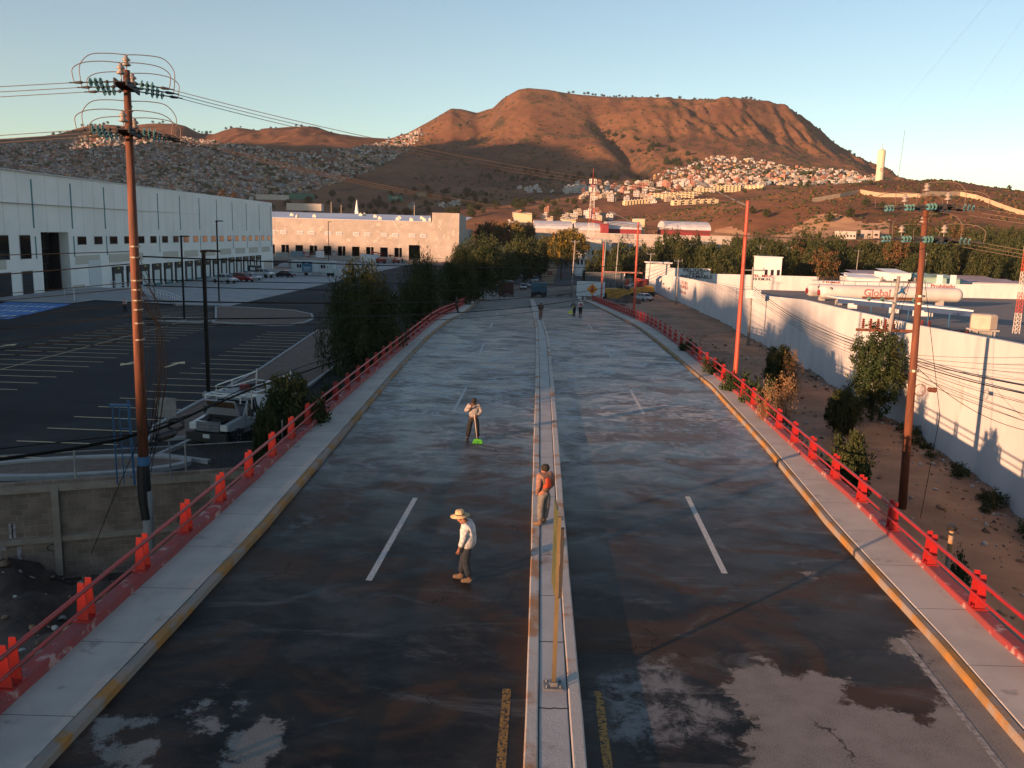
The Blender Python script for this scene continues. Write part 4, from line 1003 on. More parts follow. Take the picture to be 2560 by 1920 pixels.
# --- avenue beyond the bridge
av = [('olive', 1095, 520, 235, 62), ('olive', 1135, 500, 265, 80), ('olive', 1120, 508, 300, 60), ('olive', 1165, 505, 310, 60), ('gold', 1180, 510, 350, 50), ('olive', 1060, 500, 330, 50)]
for i, (k, x, y, Y, w_) in enumerate(av): tg(k, x, y, Y, w_, 'olive-green tree on the left side of the avenue beyond the bridge', 'trees along the left of the avenue')
for i, (k, x, y, Y, w_) in enumerate([('gold', 1215, 498, 300, 56), ('gold', 1240, 492, 330, 58), ('rust', 1228, 484, 380, 44), ('rust', 1205, 488, 400, 40), ('gold', 1255, 505, 350, 44)]):
    tg(k, x, y, Y, w_, 'yellow-brown autumn tree on the avenue median', 'autumn trees on the avenue median')
for i, (k, x, y, Y, w_) in enumerate([('rust', 1065, 465, 420, 50), ('rust', 1100, 462, 440, 46), ('rust', 1045, 470, 430, 40), ('gold', 1120, 480, 400, 40), ('rust', 1140, 470, 450, 40), ('rust', 1080, 470, 400, 40)]):
    tg(k, x, y, Y, w_, 'rust-coloured tree behind the right end of the concrete warehouse', 'rusty trees behind the concrete warehouse')
for i, (k, x, y, Y, w_) in enumerate([('round', 1300, 528, 255, 50), ('round2', 1350, 515, 270, 70), ('round', 1385, 520, 285, 50), ('round', 1330, 530, 250, 30), ('round2', 1270, 552, 215, 18)]):
    tg(k, x, y, Y, w_, 'dark round tree right of the avenue, behind the construction yard', 'dark trees behind the construction yard')
r2 = random.Random(5)
# long belt of trees behind the gas yard
n_ = 0
rb = random.Random(77)
for i in range(96):
    x = 1430+i*8.4+r2.uniform(-6, 6); Y = r2.uniform(262, 400); base = 506+.027*(x-1106)
    top = 513+rb.uniform(-22, 16)+7*math.sin(x*.021)+(400-Y)*.03 + .004*(x-1500)
    if Y < 300: top += 14
    kk = r2.choice(['round', 'round2', 'round', 'olive', 'rust', 'round2', 'olive']) if x > 1600 else r2.choice(['round', 'round2'])
    tg(kk, x, top, Y, r2.uniform(42, 66), 'tree in the dense belt behind the gas yard', 'trees in the belt behind the gas yard')
for i in range(26):
    x = 1950+i*12+r2.uniform(-6, 6); Y = r2.uniform(420, 520); tg(r2.choice(['olive', 'round', 'rust']), x, 478+r2.uniform(-12, 16)+(i*.8), Y, r2.uniform(34, 50), 'tree at the foot of the brown hill on the right', 'trees at the foot of the brown hill')
# dark woods at the mountain foot, centre-left
def inpoly(x, y, poly):
    c = False; n = len(poly)
    for i in range(n):
        a, b = poly[i], poly[(i+1) % n]
        if (a[1] > y) != (b[1] > y) and x < (b[0]-a[0])*(y-a[1])/(b[1]-a[1])+a[0]: c = not c
    return c
def scatter(poly, Y0, Y1, n, seed):
    rr = random.Random(seed); out = []; xs = [p[0] for p in poly]; u0 = (min(xs)-1150)/1836; u1 = (max(xs)-1060)/1836; tries = 0
    while len(out) < n and tries < n*60:
        tries += 1; Y = rr.uniform(Y0, Y1); u = rr.uniform(u0, u1); X = u*Y; z = float(TZ(X, Y)); a, b = px(X, Y, z); a /= D_; b /= D_
        if inpoly(a, b, poly): out.append((X, Y, z))
    return out
for X, Y, z in scatter([(640, 395), (760, 380), (1000, 410), (1080, 430), (1300, 440), (1300, 470), (1100, 475), (1000, 470), (580, 470), (580, 440)], 880, 1500, 110, 3):
    put_tree(r2.choice(['pine', 'round', 'pine']), (X, Y, z-.5), r2.uniform(1.1, 1.9), 'dark tree in the woods at the foot of the mountain', 'trees in the woods at the mountain foot')
for X, Y, z in scatter([(1020, 370), (1180, 372), (1400, 388), (1400, 396), (1250, 396), (1040, 392)], 1300, 2000, 40, 4):
    put_tree('pine', (X, Y, z-.5), r2.uniform(1.3, 2.2), 'dark tree in the strip above the white houses', 'trees above the white houses')
for X, Y, z in scatter([(1250, 270), (1300, 275), (1480, 330), (1520, 365), (1440, 360), (1350, 330)], 1500, 2400, 46, 6):
    put_tree('pine', (X, Y, z-.5), r2.uniform(1.4, 2.4), 'dark tree in the ravine on the mountain', 'trees in the mountain ravine')
# trees along the skyline
sky_ = [1229, 1238, 1262, 1270, 1280, 1286, 1300, 1305, 1312, 1318, 1326, 1331, 1338, 1345, 1352, 1366, 1405, 1412, 1420, 1436, 1450, 1468, 1500, 1530, 1538, 1560, 1566, 1572, 1585, 1592, 1604, 1612, 1622, 1630, 1640, 1690, 1698, 1706, 1715, 1770, 1800, 1835, 1845, 1855]
sky_ += [115, 130, 178, 190, 198, 206, 215, 224, 233, 330, 345, 352, 420, 430, 437, 446, 455, 488, 500, 520, 548, 565, 585, 596, 640, 652, 668, 716, 722, 840, 868]
for i, x in enumerate(sky_):
    yc = float(np.interp(x, [c[0] for c in crest], [c[1] for c in crest])); p = at(x*D_, yc*D_, 2652); z = float(TZ(p[0], 2652))
    put_tree(r2.choice(['euc', 'pine', 'euc']), (p[0], 2652, z-1.5), r2.uniform(1.1, 2.1), 'tree silhouetted on the ridge of the mountain' if x > 1000 else 'tree silhouetted on the ridge above the left hillside town', 'skyline trees on the mountain' if x > 1000 else 'skyline trees above the left town')
for x, y in ((1655, 470), (1625, 462), (1690, 405), (1650, 402), (1610, 400), (2020, 470), (1790, 480), (1835, 470), (1950, 372), (1970, 375), (2065, 380), (2075, 384), (2115, 388), (1905, 455), (1870, 448), (1560, 405), (2150, 400), (2040, 385), (2180, 410), (1745, 405), (1880, 400)):
    Y = 850
    for _ in range(40):
        q = at(x*D_, y*D_, Y); dz = q[2]-float(TZ(q[0], Y)); Y = min(1200, max(500, Y+(dz*2 if dz > 0 else dz*2)))
    put_tree('pine', (q[0], Y, float(TZ(q[0], Y))-.4), r2.uniform(.9, 1.5), 'rounded tree standing alone on the brown hill', 'lone trees on the brown hill')
# two palms behind the warehouse roof
pl = thing('palm_tree', 'palm tree showing above the white warehouse roof', 'palm', group='palms above the warehouse roof'); q = MB(); q.tube([(0, 0, -3), (0, 0, 14)], [.4, .25], 8); q.obj('trunk', MT['bark'], pl); q = MB()
for i in range(26):
    a = i*2.4; e = 1.1-.06*i; d = Vector((math.cos(a)*math.cos(e), math.sin(a)*math.cos(e), math.sin(e))); p0 = Vector((0, 0, 14)); p1 = p0+d*1.8; p2 = p0+d*3-Vector((0, 0, 1.2)); s_ = Vector((-math.sin(a), math.cos(a), 0))*.35
    q.add([p0, p1+s_, p2, p1-s_], [(0, 1, 2, 3)])
q.obj('crown', LR_, pl)
for i, (x, y) in enumerate(((481, 410), (506, 416))):
    p = at(x*D_, y*D_, 330); c = pl if i == 0 else copy_tree(pl); c.location = (p[0], 330, p[2]-15.5)
# scattered shrubs on the slopes
ico_v = []; 
def ico():
    t = (1+5**.5)/2; v = np.array([(-1, t, 0), (1, t, 0), (-1, -t, 0), (1, -t, 0), (0, -1, t), (0, 1, t), (0, -1, -t), (0, 1, -t), (t, 0, -1), (t, 0, 1), (-t, 0, -1), (-t, 0, 1)])/1.9
    f = np.array([(0, 11, 5), (0, 5, 1), (0, 1, 7), (0, 7, 10), (0, 10, 11), (1, 5, 9), (5, 11, 4), (11, 10, 2), (10, 7, 6), (7, 1, 8), (3, 9, 4), (3, 4, 2), (3, 2, 6), (3, 6, 8), (3, 8, 9), (4, 9, 5), (2, 4, 11), (6, 2, 10), (8, 6, 7), (9, 8, 1)]); return v, f
iv, if_ = ico()
def shrubs(name, pts, sizes, mats, label, cat, seed):
    r = np.random.RandomState(seed); n = len(pts); pts = np.array(pts)
    V = iv[None]*(1+.35*r.normal(size=(n, 12, 1)))*np.array(sizes)[:, None, None]*np.array([1, 1, .75]); V = V+pts[:, None, :]+np.array([0, 0, .3])
    F = (if_[None]+12*np.arange(n)[:, None, None]).reshape(-1, 3)
    o = npmesh(name, V.reshape(-1, 3), F, mats, mi=np.repeat(r.randint(0, len(mats), n), 20)); tag(o, label, cat, kind='stuff'); return o
rr = np.random.RandomState(21)
u = rr.uniform(.10, .62, 5200); Yv = rr.uniform(470, 930, 5200); X = u*Yv; nn = fbm(X/40, Yv/40, 4, 2); k_ = nn+rr.rand(5200)*.35 > .12
pts = np.stack([X, Yv, TZ(X, Yv)], 1)[k_]; shrubs('hill_scrub', pts, rr.uniform(.5, 1.7, len(pts)), [LR_, LD, LM], 'low dry scrub covering the brown hill on the right', 'scrub', 3)
N = 5200; u = rr.uniform(-.12, .5, N); Yv = rr.uniform(1200, 2600, N); X = u*Yv; nn = fbm(X/90, Yv/120, 4, 6); k_ = nn+rr.rand(N)*.5-.25*np.exp(-((u-(.085+.09*(2450-Yv)/1000))/.03)**2)*-1 > .2
pts = np.stack([X, Yv, TZ(X, Yv)], 1)[k_]; shrubs('mountain_scrub', pts, rr.uniform(1., 3.4, len(pts)), [LD, LD, LM], 'dark shrubs dotted over the slopes of the mountain', 'scrub', 4)
# ================================================================ HILLSIDE TOWNS
def pm(n, c): MT[n] = mat(n, c, rough=.9); return MT[n]
HC = [pm('house_white', (.40, .39, .38)), pm('house_cream', (.33, .28, .22)), pm('house_grey', (.17, .16, .155)), pm('house_pink', (.36, .17, .13)), pm('house_brick', (.24, .11, .075)), pm('house_blue', (.16, .22, .27)), MT['window_dark'], pm('house_ochre', (.40, .27, .12))]
CN = ['white', 'cream', 'grey', 'pink', 'brick-red', 'pale blue', '', 'ochre']
def house_geo(q, c, w_, d, h, rz, mi):
    q.box((c[0], c[1], c[2]+h/2-1.5), (w_, d, h+3), rz, mi)
def house_mb(rr_, mi, big=1.):
    q = MB(); w_ = rr_.uniform(6, 10)*big; d = rr_.uniform(6, 10)*big; fl = rr_.choice([1, 2, 2, 3]); h = 2.9*fl
    q.box((0, 0, h/2-1.5), (w_, d, h+3), 0, mi)
    q.box((0, 0, h+.12), (w_+.3, d+.3, .24), 0, mi)
    if rr_.random() < .6: q.box((w_*.2, d*.15, h+1.3), (w_*.45, d*.5, 2.3), 0, mi)
    if rr_.random() < .6: q.lathe((-w_*.25, 0, h+.24), [(.6, 0), (.65, 1.1), (.2, 1.5)], n=6, mi=2)
    for f in range(fl):
        n_ = rr_.choice([2, 3])
        for k in range(n_): q.box((-w_/2+w_*(k+.5)/n_, -d/2, 1.6+2.9*f), (w_/n_*.42, .12, 1.2), 0, 6)
        for k in range(2): q.box((-w_/2, -d/2+d*(k+.5)/2, 1.6+2.9*f), (.12, d/2*.4, 1.2), 0, 6)
    return q
rh = random.Random(9); HM = []
for i in range(16):
    mi = [0, 0, 1, 2, 3, 4, 5, 7, 0, 0, 1, 2, 0, 1, 0, 2][i]; q = house_mb(rh, mi); o = q.obj('house', HC); COL.objects.unlink(o); HM.append((o.data, mi)); bpy.data.objects.remove(o)
def put_house(p, s, label, grp, pref=None, rz=None):
    me, mi = rh.choice([m for m in HM if pref is None or m[1] in pref]); o = bpy.data.objects.new('house', me); COL.objects.link(o)
    o.location = p; o.scale = (s, s, s); o.rotation_euler = (0, 0, rh.uniform(-.5, .5) if rz is None else rz)
    tag(o, CN[mi]+' '+label, 'house', CN[mi]+' '+grp); return o
zoneC = [(1085, 392), (1110, 385), (1160, 390), (1250, 400), (1330, 398), (1400, 392), (1500, 385), (1640, 398), (1560, 412), (1480, 432), (1400, 440), (1330, 436), (1240, 428), (1150, 418), (1090, 402)]
for p in scatter(zoneC, 1040, 1560, 170, 12): put_house(p, .85, 'flat-roofed house in the cluster at the foot of the mountain', 'houses at the foot of the mountain', (0, 0, 1, 1, 4, 3) if p[0]/p[1] > .07 else (0,))
for p in scatter([(1085, 392), (1110, 385), (1160, 390), (1260, 400), (1290, 418), (1200, 415), (1150, 408)], 1040, 1400, 60, 19): put_house(p, 1.05, 'house in the shaded left part of the cluster at the foot of the mountain', 'shaded houses at the foot of the mountain', (0,))
for p in scatter([(1480, 398), (1500, 350), (1560, 342), (1700, 362), (1850, 378), (1900, 384), (1890, 398), (1700, 402)], 1250, 1500, 95, 13): put_house(p, .85, 'box house near the bottom of the right hillside town', 'houses near the bottom of the right town')
def mass(name, poly, Y0, Y1, n, seed, sc, label, tree=.12, wts=(20, 14, 40, 7, 9, 5, 0, 4)):
    pts = scatter(poly, Y0, Y1, n, seed); r = random.Random(seed); q = MB()
    for X, Y, z in pts:
        w_ = r.uniform(6, 12)*sc; h = r.choice([3, 5.5, 6, 8])*sc; mi = r.choices(range(8), wts)[0]; house_geo(q, (X, Y, z), w_, r.uniform(6, 10)*sc, h, r.uniform(-.5, .5), mi)
        if r.random() < .5: q.box((X+r.uniform(-w_/3, w_/3), Y-w_/2-.2, z+h*.55), (w_*.3, .6, h*.3), 0, 6)
    o = q.obj(name, HC); tag(o, label, 'houses', kind='stuff'); return o
left_town = [(-40, 312), (60, 312), (130, 303), (200, 292), (330, 292), (420, 300), (520, 314), (640, 330), (760, 322), (850, 303), (905, 280), (922, 287), (880, 325), (820, 362), (740, 392), (660, 418), (560, 432), (-40, 432)]
mass('hillside_houses', left_town, 1200, 2560, 9500, 31, .58, 'dense town of small box houses covering the left hillside')
mass('hillside_houses', [(1500, 352), (1510, 342), (1560, 338), (1640, 345), (1700, 360), (1850, 372), (1905, 384), (1890, 398), (1700, 402), (1560, 410), (1440, 400), (1400, 385), (1440, 368)], 1300, 2000, 1250, 32, .5, 'dense town of small box houses on the right flank of the mountain', wts=(32, 24, 20, 8, 7, 4, 0, 5))
tp = scatter(left_town, 1200, 2500, 650, 33); shrubs('town_trees', [(a, b, c+2) for a, b, c in tp], [random.uniform(3, 7) for _ in tp], [LD, LB], 'dark trees scattered among the houses of the left hillside town', 'trees', 9)
tp = scatter([(1440, 345), (1900, 380), (1890, 398), (1500, 410), (1400, 395)], 1300, 1900, 160, 34); shrubs('town_trees', [(a, b, c+2) for a, b, c in tp], [random.uniform(2.5, 5) for _ in tp], [LD], 'dark trees scattered among the houses of the right hillside town', 'trees', 10)
# rows of pale yellow terrace houses above the quarry
mk('terrace', (.50, .42, .27), rough=.85)
def terrace(xa, ya, xb, yb, n, floors, label):
    def hit(x, y, Y=900):
        for _ in range(60):
            q_ = at(x*D_, y*D_, Y); dz = q_[2]-float(TZ(q_[0], Y)); Y = min(1400, max(560, Y+dz*2.))
        return (q_[0], Y)
    a, b = hit(xa, ya), hit(xb, yb); L = math.dist(a, b)
    rz = math.atan2(b[1]-a[1], b[0]-a[0])
    if abs(rz) > .7: b = (b[0], a[1]+(b[0]-a[0])*.3); rz = math.atan2(b[1]-a[1], b[0]-a[0]); L = math.dist(a, b)
    z0 = float(TZ(*a)); z1 = float(TZ(*b)); wu = L/n
    base = None
    for i in range(n):
        t_ = (i+.5)/n; c = (a[0]+(b[0]-a[0])*t_, a[1]+(b[1]-a[1])*t_, z0+(z1-z0)*t_)
        if base is None:
            base = thing('terrace_house', label, 'house', c, rz, group=label+' row'); h = 2.8*floors
            q = MB(); q.box((0, 4, h/2-1), (wu*.97, 8, h+2)); q.box((wu*.18, -.4, h/2-1), (wu*.42, 1.2, h+1.6)); q.obj('wall', MT['terrace'], base)
            for f in range(floors):
                q = MB(); q.box((-wu*.24, -.08, 1.5+2.8*f), (wu*.3, .2, 1.3)); q.obj('window', MT['window_dark'], base)
            q = MB(); q.lathe((0, 3, h), [(.5, 0), (.55, 1.2), (.2, 1.5)], n=6); q.obj('water_tank', HC[0], base)
        else: copy_tree(base, c, rz)
terrace(1350, 444, 1420, 442, 9, 2, 'pale yellow terrace house in the lowest row above the quarry')
terrace(1400, 432, 1500, 428, 12, 3, 'pale yellow terrace house in the middle row above the quarry')
terrace(1505, 418, 1600, 412, 12, 3, 'pale yellow terrace house in the long upper row above the quarry')
terrace(1605, 410, 1650, 408, 5, 2, 'pale terrace house at the right end of the upper row')
terrace(1455, 444, 1530, 436, 6, 2, 'grey unfinished terrace house on the slope above the quarry')
# ================================================================ POLES AND WIRES
def woodmat(n, a, b, c):
    return mk(n, a, b, rough=.8, scale=7, detail=9, st=(1, 1, .12), lo=.35, hi=.65, c3=c, s3=9, lo3=.62, hi3=.7, bump=1., bscale=16)
woodmat('pole_wood', (.145, .046, .022), (.075, .026, .014), (.045, .02, .014))
mk('wire', (.006, .006, .006), rough=.7, spec=.1); mk('wire_bare', (.12, .085, .065), rough=.5, metal=.4); mk('steel_dark', (.02, .02, .022), rough=.7)
mk('glass_teal', (.25, .55, .52), rough=.05, trans=.75, spec=.6); mk('porcelain', (.23, .20, .18), rough=.35); mk('band', (.25, .22, .19), rough=.4, metal=.8)
mk('pole_conc', (.26, .25, .23), (.20, .19, .18), rough=.9, scale=3, st=(1, 1, .3), detail=8)
mk('red_pole', (.42, .055, .025), (.30, .05, .03), rough=.5, scale=2, st=(1, 1, .3), detail=6); mk('porc_red', (.13, .03, .02), rough=.4)
def wire(a, b, sag, r, label, m='wire', group=None, n=18, name='power_line', pts=None):
    if not pts: a, b = Vector(a), Vector(b)
    P_ = pts or [a.lerp(b, i/n)+Vector((0, 0, -4*sag*(i/n)*(1-i/n))) for i in range(n+1)]
    q = MB(); q.tube(P_, r, 4, cap=False); o = q.obj(name, MT[m], smooth=True); return tag(o, label, 'wire', group)
def strain(t, p, d, n=3, s=.15, R=.135):
    d = Vector(d).normalized(); q = MB(); qq = MB()
    q.tube([p, Vector(p)+d*(.55+s*n+.35)], .02, 6)
    for i in range(n): q.lathe(Vector(p)+d*(.42+s*i), [(.045, -.05), (.05, .05)], d, 8)
    q.lathe(Vector(p)+d*.2, [(.05, 0), (.06, .04), (.03, .1)], d, 8); q.lathe(Vector(p)+d*(.5+s*n), [(.03, 0), (.05, .06), (.03, .25)], d, 8)
    o = q.obj('insulator_string', MT['steel_dark'], t)
    for i in range(n): qq.lathe(Vector(p)+d*(.40+s*i), [(.04, -.02), (R*.8, -.01), (R, .015), (R*.95, .03), (.05, .05)], d, 14)
    qq.obj('glass_disc', MT['glass_teal'], o, smooth=False); return Vector(p)+d*(.75+s*n)
def bell(t, p, h=.34):
    q = MB(); q.lathe(p, [(.04, 0), (.11, .02), (.15, .05), (.07, .11), (.06, .15), (.13, .18), (.10, .24), (.05, .28), (.055, .33)], n=12); q.tube([Vector(p)-Vector((0, 0, .18)), p], .018, 6); q.obj('pin_insulator', MT['porcelain'], t, smooth=True)
WL, WR = Vector((-12.4, 28, 0)), Vector((16.45, 35, 0))
ld_ = (WR-WL).normalized(); pd_ = Vector((-ld_.y, ld_.x, 0))
G1 = 'conductors between the two wooden poles'; G2 = 'conductors leaving the left wooden pole'; G3 = 'conductors leaving the right wooden pole'
def bigpole(loc, zb, zt, zs, dl, dr, label, lean, sep, pinoff):
    """dl: direction of the lines to the left, dr: to the right"""
    t = thing('utility_pole', label, 'utility pole', (0, 0, 0)); q = MB(); X, Y = loc.x, loc.y
    q.tube([(X+lean*(zb-zt), Y, zb), (X+lean*(zb-zt)*.5, Y, (zb+zt)/2), (X, Y, zt)], [.18, .15, .105], 14); q.obj('pole', MT['pole_wood'], t, smooth=True)
    ends = []
    for z in zs:
        q = MB(); a = loc+pd_*(-1.05*sep); b = loc+pd_*(1.05*sep)
        for s_ in (-1, 1):
            c = (a+b)/2+ld_*.17*s_; q.box((c.x, c.y, z), (2.1*sep, .05, .2), math.atan2(pd_.y, pd_.x))
        q.box(((a+b)/2).to_tuple()[:2]+(z,), (2.1*sep, .3, .03), math.atan2(pd_.y, pd_.x)); q.obj('crossarm', MT['steel_dark'], t)
        el, er = [], []
        for k in (-1, 0, 1):
            c = loc+pd_*(k*.92*sep)+Vector((0, 0, z))
            pl_ = strain(t, c+dl*.18, dl+Vector((0, 0, -.06))); pr_ = strain(t, c+dr*.18, dr+Vector((0, 0, -.1)))
            el.append(pl_); er.append(pr_); bp = c+pd_*.05+Vector((0, 0, .22 if k else .62)); 
            bell(t, bp)
            tp = bp+Vector((0, 0, .35)); mq = MB()
            for e in (pl_, pr_):
                o_ = (e-tp); hz_ = Vector((o_.x, o_.y, 0)); P_ = [tp, tp+hz_*.4+Vector((0, 0, .02)), tp+hz_*.8+Vector((0, 0, -.05)), tp+hz_*1.02+Vector((0, 0, o_.z*.35)), tp+hz_*1.03+Vector((0, 0, o_.z*.7)), e]
                # smooth
                Q = []
                for i in range(len(P_)-1):
                    p0 = P_[max(i-1, 0)]; p1 = P_[i]; p2 = P_[i+1]; p3 = P_[min(i+2, len(P_)-1)]
                    for j in range(5):
                        u_ = j/5; Q.append(.5*((2*p1)+(p2-p0)*u_+(2*p0-5*p1+4*p2-p3)*u_*u_+(-p0+3*p1-3*p2+p3)*u_**3))
                mq.tube(Q+[P_[-1]], .014, 5)
            mq.obj('jumper_wire', MT['wire_bare'], t, smooth=True)
        ends.append((el, er))
    return t, ends
dlL = (Vector((-60, 24, 0))-WL).normalized(); drR = Vector((.75, -.62, 0)).normalized()
tL, eL = bigpole(WL, -4.8+3.8, 12.75, (12.25, 10.85), dlL, ld_, 'tall reddish wooden power pole behind the left railing, two tiers of insulators', .006, 1., 0)
tR, eR = bigpole(WR, -3.3, 9.75, (9.5, 8.25), -ld_, drR, 'reddish wooden power pole behind the right railing, near the white wall', -.03, 1.35, 0)
for i in range(2):
    for k in range(3):
        wire(eL[i][1][k], eR[i][0][k], .75+.1*i, .013, 'bare conductor strung between the two wooden poles, '+('upper' if i == 0 else 'lower')+' tier', 'wire_bare', G1+(' upper' if i == 0 else ' lower'), 30)
        wire(eL[i][0][k], eL[i][0][k]+dlL*50+Vector((0, 0, -1.7-i*.4)), .8, .013, 'bare conductor running left out of view from the left pole, '+('upper' if i == 0 else 'lower')+' tier', 'wire_bare', G2+(' upper' if i == 0 else ' lower'))
        wire(eR[i][1][k], eR[i][1][k]+drR*30+Vector((0, 0, -3.2-i*.3)), .4, .012, 'bare conductor running right out of view from the right pole, '+('upper' if i == 0 else 'lower')+' tier', 'wire_bare', G3+(' upper' if i == 0 else ' lower'))
# left pole: concrete stub, sleeve, bands, cables
q = MB(); q.tube([(-12.42, 28, -5.4), (-12.42, 28, -1.0)], [.18, .17], 14); q.obj('concrete_stub', MT['pole_conc'], tL, smooth=True)
q = MB(); q.tube([(-12.44, 28, -2.0), (-12.5, 28, -1.2), (-12.5, 28, -.1)], [.19, .22, .21], 12); q.obj('sleeve', MT['metal_black'], tL)
mk('blue_tape', (.03, .12, .24), rough=.6); q = MB(); q.tube([(-12.47, 28, -.08), (-12.47, 28, .22)], [.2, .2], 12); q.obj('blue_band', MT['blue_tape'], tL)
for z in (7.25, 6.9, 6.15, 5.85, 5.5, 5.2, 4.75, 4.2): q = MB(); q.tube([(-12.41, 28, z), (-12.41, 28, z+.045)], [.172, .172], 12); q.obj('steel_band', MT['band'], tL)
q = MB(); q.box((-12.42, 27.9, 4.0), (.62, .45, .5)); 
dang = random.Random(3)
for i in range(9):
    z0 = dang.uniform(5.5, 7.2); x1 = dang.uniform(.15, .75); z1 = dang.uniform(-.4, 1.2)
    wire(None, None, 0, .012, 'loose black cable hanging down the left wooden pole', 'wire', 'loose cables on the left pole', name='hanging_cable', pts=[Vector((-12.4+.18, 27.85, z0)), Vector((-12.4+.25+x1*.9, 27.8, z0-1.0)), Vector((-12.4+.2+x1, 27.8, z0*.5+z1*.5)), Vector((-12.35+x1*.7, 27.8, z1+.8)), Vector((-12.38+.2, 27.85, z1))])
# low voltage and telephone lines
A_ = at(1697, 648, 160); B_ = at(1888, 668, 92); C_ = at(2247, 690, 51.6)
far = [(6.95, 7.1, .9), (6.2, 5.6, 1.5), (6.0, 5.2, 1.9), (5.5, 5.0, 2.3), (4.9, 4.5, 2.6), (4.7, 4.2, 2.9)]
for i, (z, ze, sg) in enumerate(far):
    wire((-12.2, 28.1, z), (A_[0]-.3+.1*i, 160, A_[2]-.2*i), sg, .034 if i in (0, 3, 4) else .022, 'black overhead cable running from the left pole to the far concrete pole', group='cables from the left pole to the far concrete pole', n=40)
for i, (z, e, sg, r) in enumerate([(7.1, (-75, 24, 6.4), .7, .02), (6.7, (-60, 18, 3.4), .5, .026), (6.1, (-60, 19, 2.2), .4, .016), (5.9, (-60, 20, 2.6), .6, .016), (5.4, (-60, 21, 1.2), .5, .016), (5.0, (-60, 20, .9), .4, .022), (4.6, (-60, 21, -.2), .3, .018), (4.4, (-60, 20, -.9), .3, .024), (4.2, (-60, 21, -1.6), .3, .016)]):
    wire((-12.6, 28, z), e, sg, r, 'black cable running left out of view from the left wooden pole', group='cables leaving the left pole', n=24)
wire(None, None, 0, .06, 'thick black telephone cable at the height of the railing, left of the pole', name='thick_cable', pts=[Vector(at(*p_)) for p_ in [(-120, 1170, 25), (0, 1148, 26), (180, 1122, 27), (300, 1098, 27.8), (352, 1082, 28)]])
wire(None, None, 0, .045, 'thick black cable from the pole towards the leafy bush, passing over the white truck', name='thick_cable', pts=[Vector(at(*p_)) for p_ in [(372, 1082, 28), (430, 1060, 28.8), (520, 1018, 31), (640, 968, 37), (760, 930, 44), (900, 880, 58)]])
wire(None, None, 0, .02, 'thin cable above the thick one, passing over the white truck', name='thin_cable', pts=[Vector(at(*p_)) for p_ in [(372, 1070, 28), (480, 1035, 30), (600, 975, 35), (760, 915, 44), (900, 868, 58)]])
wire(None, None, 0, .02, 'thin cable leaving the pole to the left with a yellow sleeve', name='thin_cable', pts=[Vector(at(*p_)) for p_ in [(345, 1085, 28), (200, 1100, 27), (0, 1122, 26), (-100, 1132, 25)]])
wire(None, None, 0, .014, 'guy cable slanting down from the pole to the soil bank', name='guy_cable', pts=[Vector(at(352, 1090, 28)), Vector(at(290, 1230, 28.4)), Vector(at(228, 1385, 29))])
q = MB(); c0 = Vector(at(385, 1098, 28)); c1 = Vector(at(442, 1080, 28.8)); q.tube([c0, c0.lerp(c1, .2), c0.lerp(c1, .8), c1], [.05, .15, .15, .05], 10)
cc = Vector(at(440, 1066, 28.9))
for k in range(7): a0 = random.uniform(0, 3); q.tube([cc+Vector((.26*math.cos(a), .1*math.sin(a+a0), .17*math.sin(a)+.02*k)) for a in np.linspace(0, 6.28, 12)], .014, 4)
tag(q.obj('splice_case', MT['metal_black']), 'black cable splice case with coiled wire, hanging beside the left pole', 'cable box')
mk('cable_yellow', (.5, .42, .12), rough=.6)
# ---- red street lamp posts
lamp = thing('street_lamp', 'x', 'street lamp'); q = MB(); q.tube([(0, 0, 0), (0, 0, 10.3)], [.13, .085], 10); q.box((0, 0, .02), (.4, .4, .04)); q.obj('pole', MT['red_pole'], lamp, smooth=False)
q = MB(); q.tube([(0, 0, 10.05), (-1.0, .15, 10.45), (-2.1, .3, 10.95)], [.03, .025, .02], 8); q.obj('arm', MT['metal_grey'], lamp)
q = MB(); q.tube([(-2.0, .28, 10.9), (-2.2, .31, 11.0), (-2.75, .4, 11.18)], [.05, .12, .06], 8); q.obj('lamp_head', MT['metal_grey'], lamp)
spots = [((12.0, 45.2), -.9, 'red street lamp nearest the camera, behind the right railing', 1.06), ((14.1, 100), -2.6, 'second red street lamp along the right railing, near the white sedan', 1.2), ((15.3, 150), -4.2, 'third red street lamp, beside the diamond roadwork sign', 1.08), ((-6.0, 166), -4.1, 'red street lamp post with no arm showing, beside the blue toilet', .52)]
for i, ((x, y), z, lb, s_) in enumerate(spots):
    o = lamp if i == 0 else copy_tree(lamp); o.location = (x, y, z); o.scale = (1.25 if i else 1, 1, s_); o['label'] = lb; o.rotation_euler = (0, 0, .1)
# ---- black parking lot lamp posts
mk('lamp_black', (.002, .0015, .0015), rough=.6, spec=.2)
lb0 = thing('parking_lamp', 'x', 'lamp post'); q = MB(); q.box((0, 0, .15), (.5, .5, .3), mi=0); q.obj('base', MT['kerb_conc'], lb0); q = MB(); q.box((0, 0, 4.9), (.17, .17, 9.4)); q.obj('pole', MT['lamp_black'], lb0)
q = MB(); q.box((.45, 0, 9.55), (.9, .3, .12)); q.box((-.0, 0, 9.5), (.3, .2, .14)); q.obj('lamp_head', MT['lamp_black'], lb0)
for i, (x, y, h, lb) in enumerate([(-17.3, 47.6, .86, 'black parking lamp post standing on the kerb of the gravel verge, nearest'), (-37.4, 96.2, 1., 'black parking lamp post on the small gravel island'), (-43.3, 124.8, 1.25, 'black parking lamp post at the corner of the dock apron'), (-57, 262, 1.4, 'black lamp post in front of the concrete warehouse openings')]):
    o = lb0 if i == 0 else copy_tree(lb0); o.location = (x, y, zl(y)-.02); o.scale = (1, 1, h); o['label'] = lb
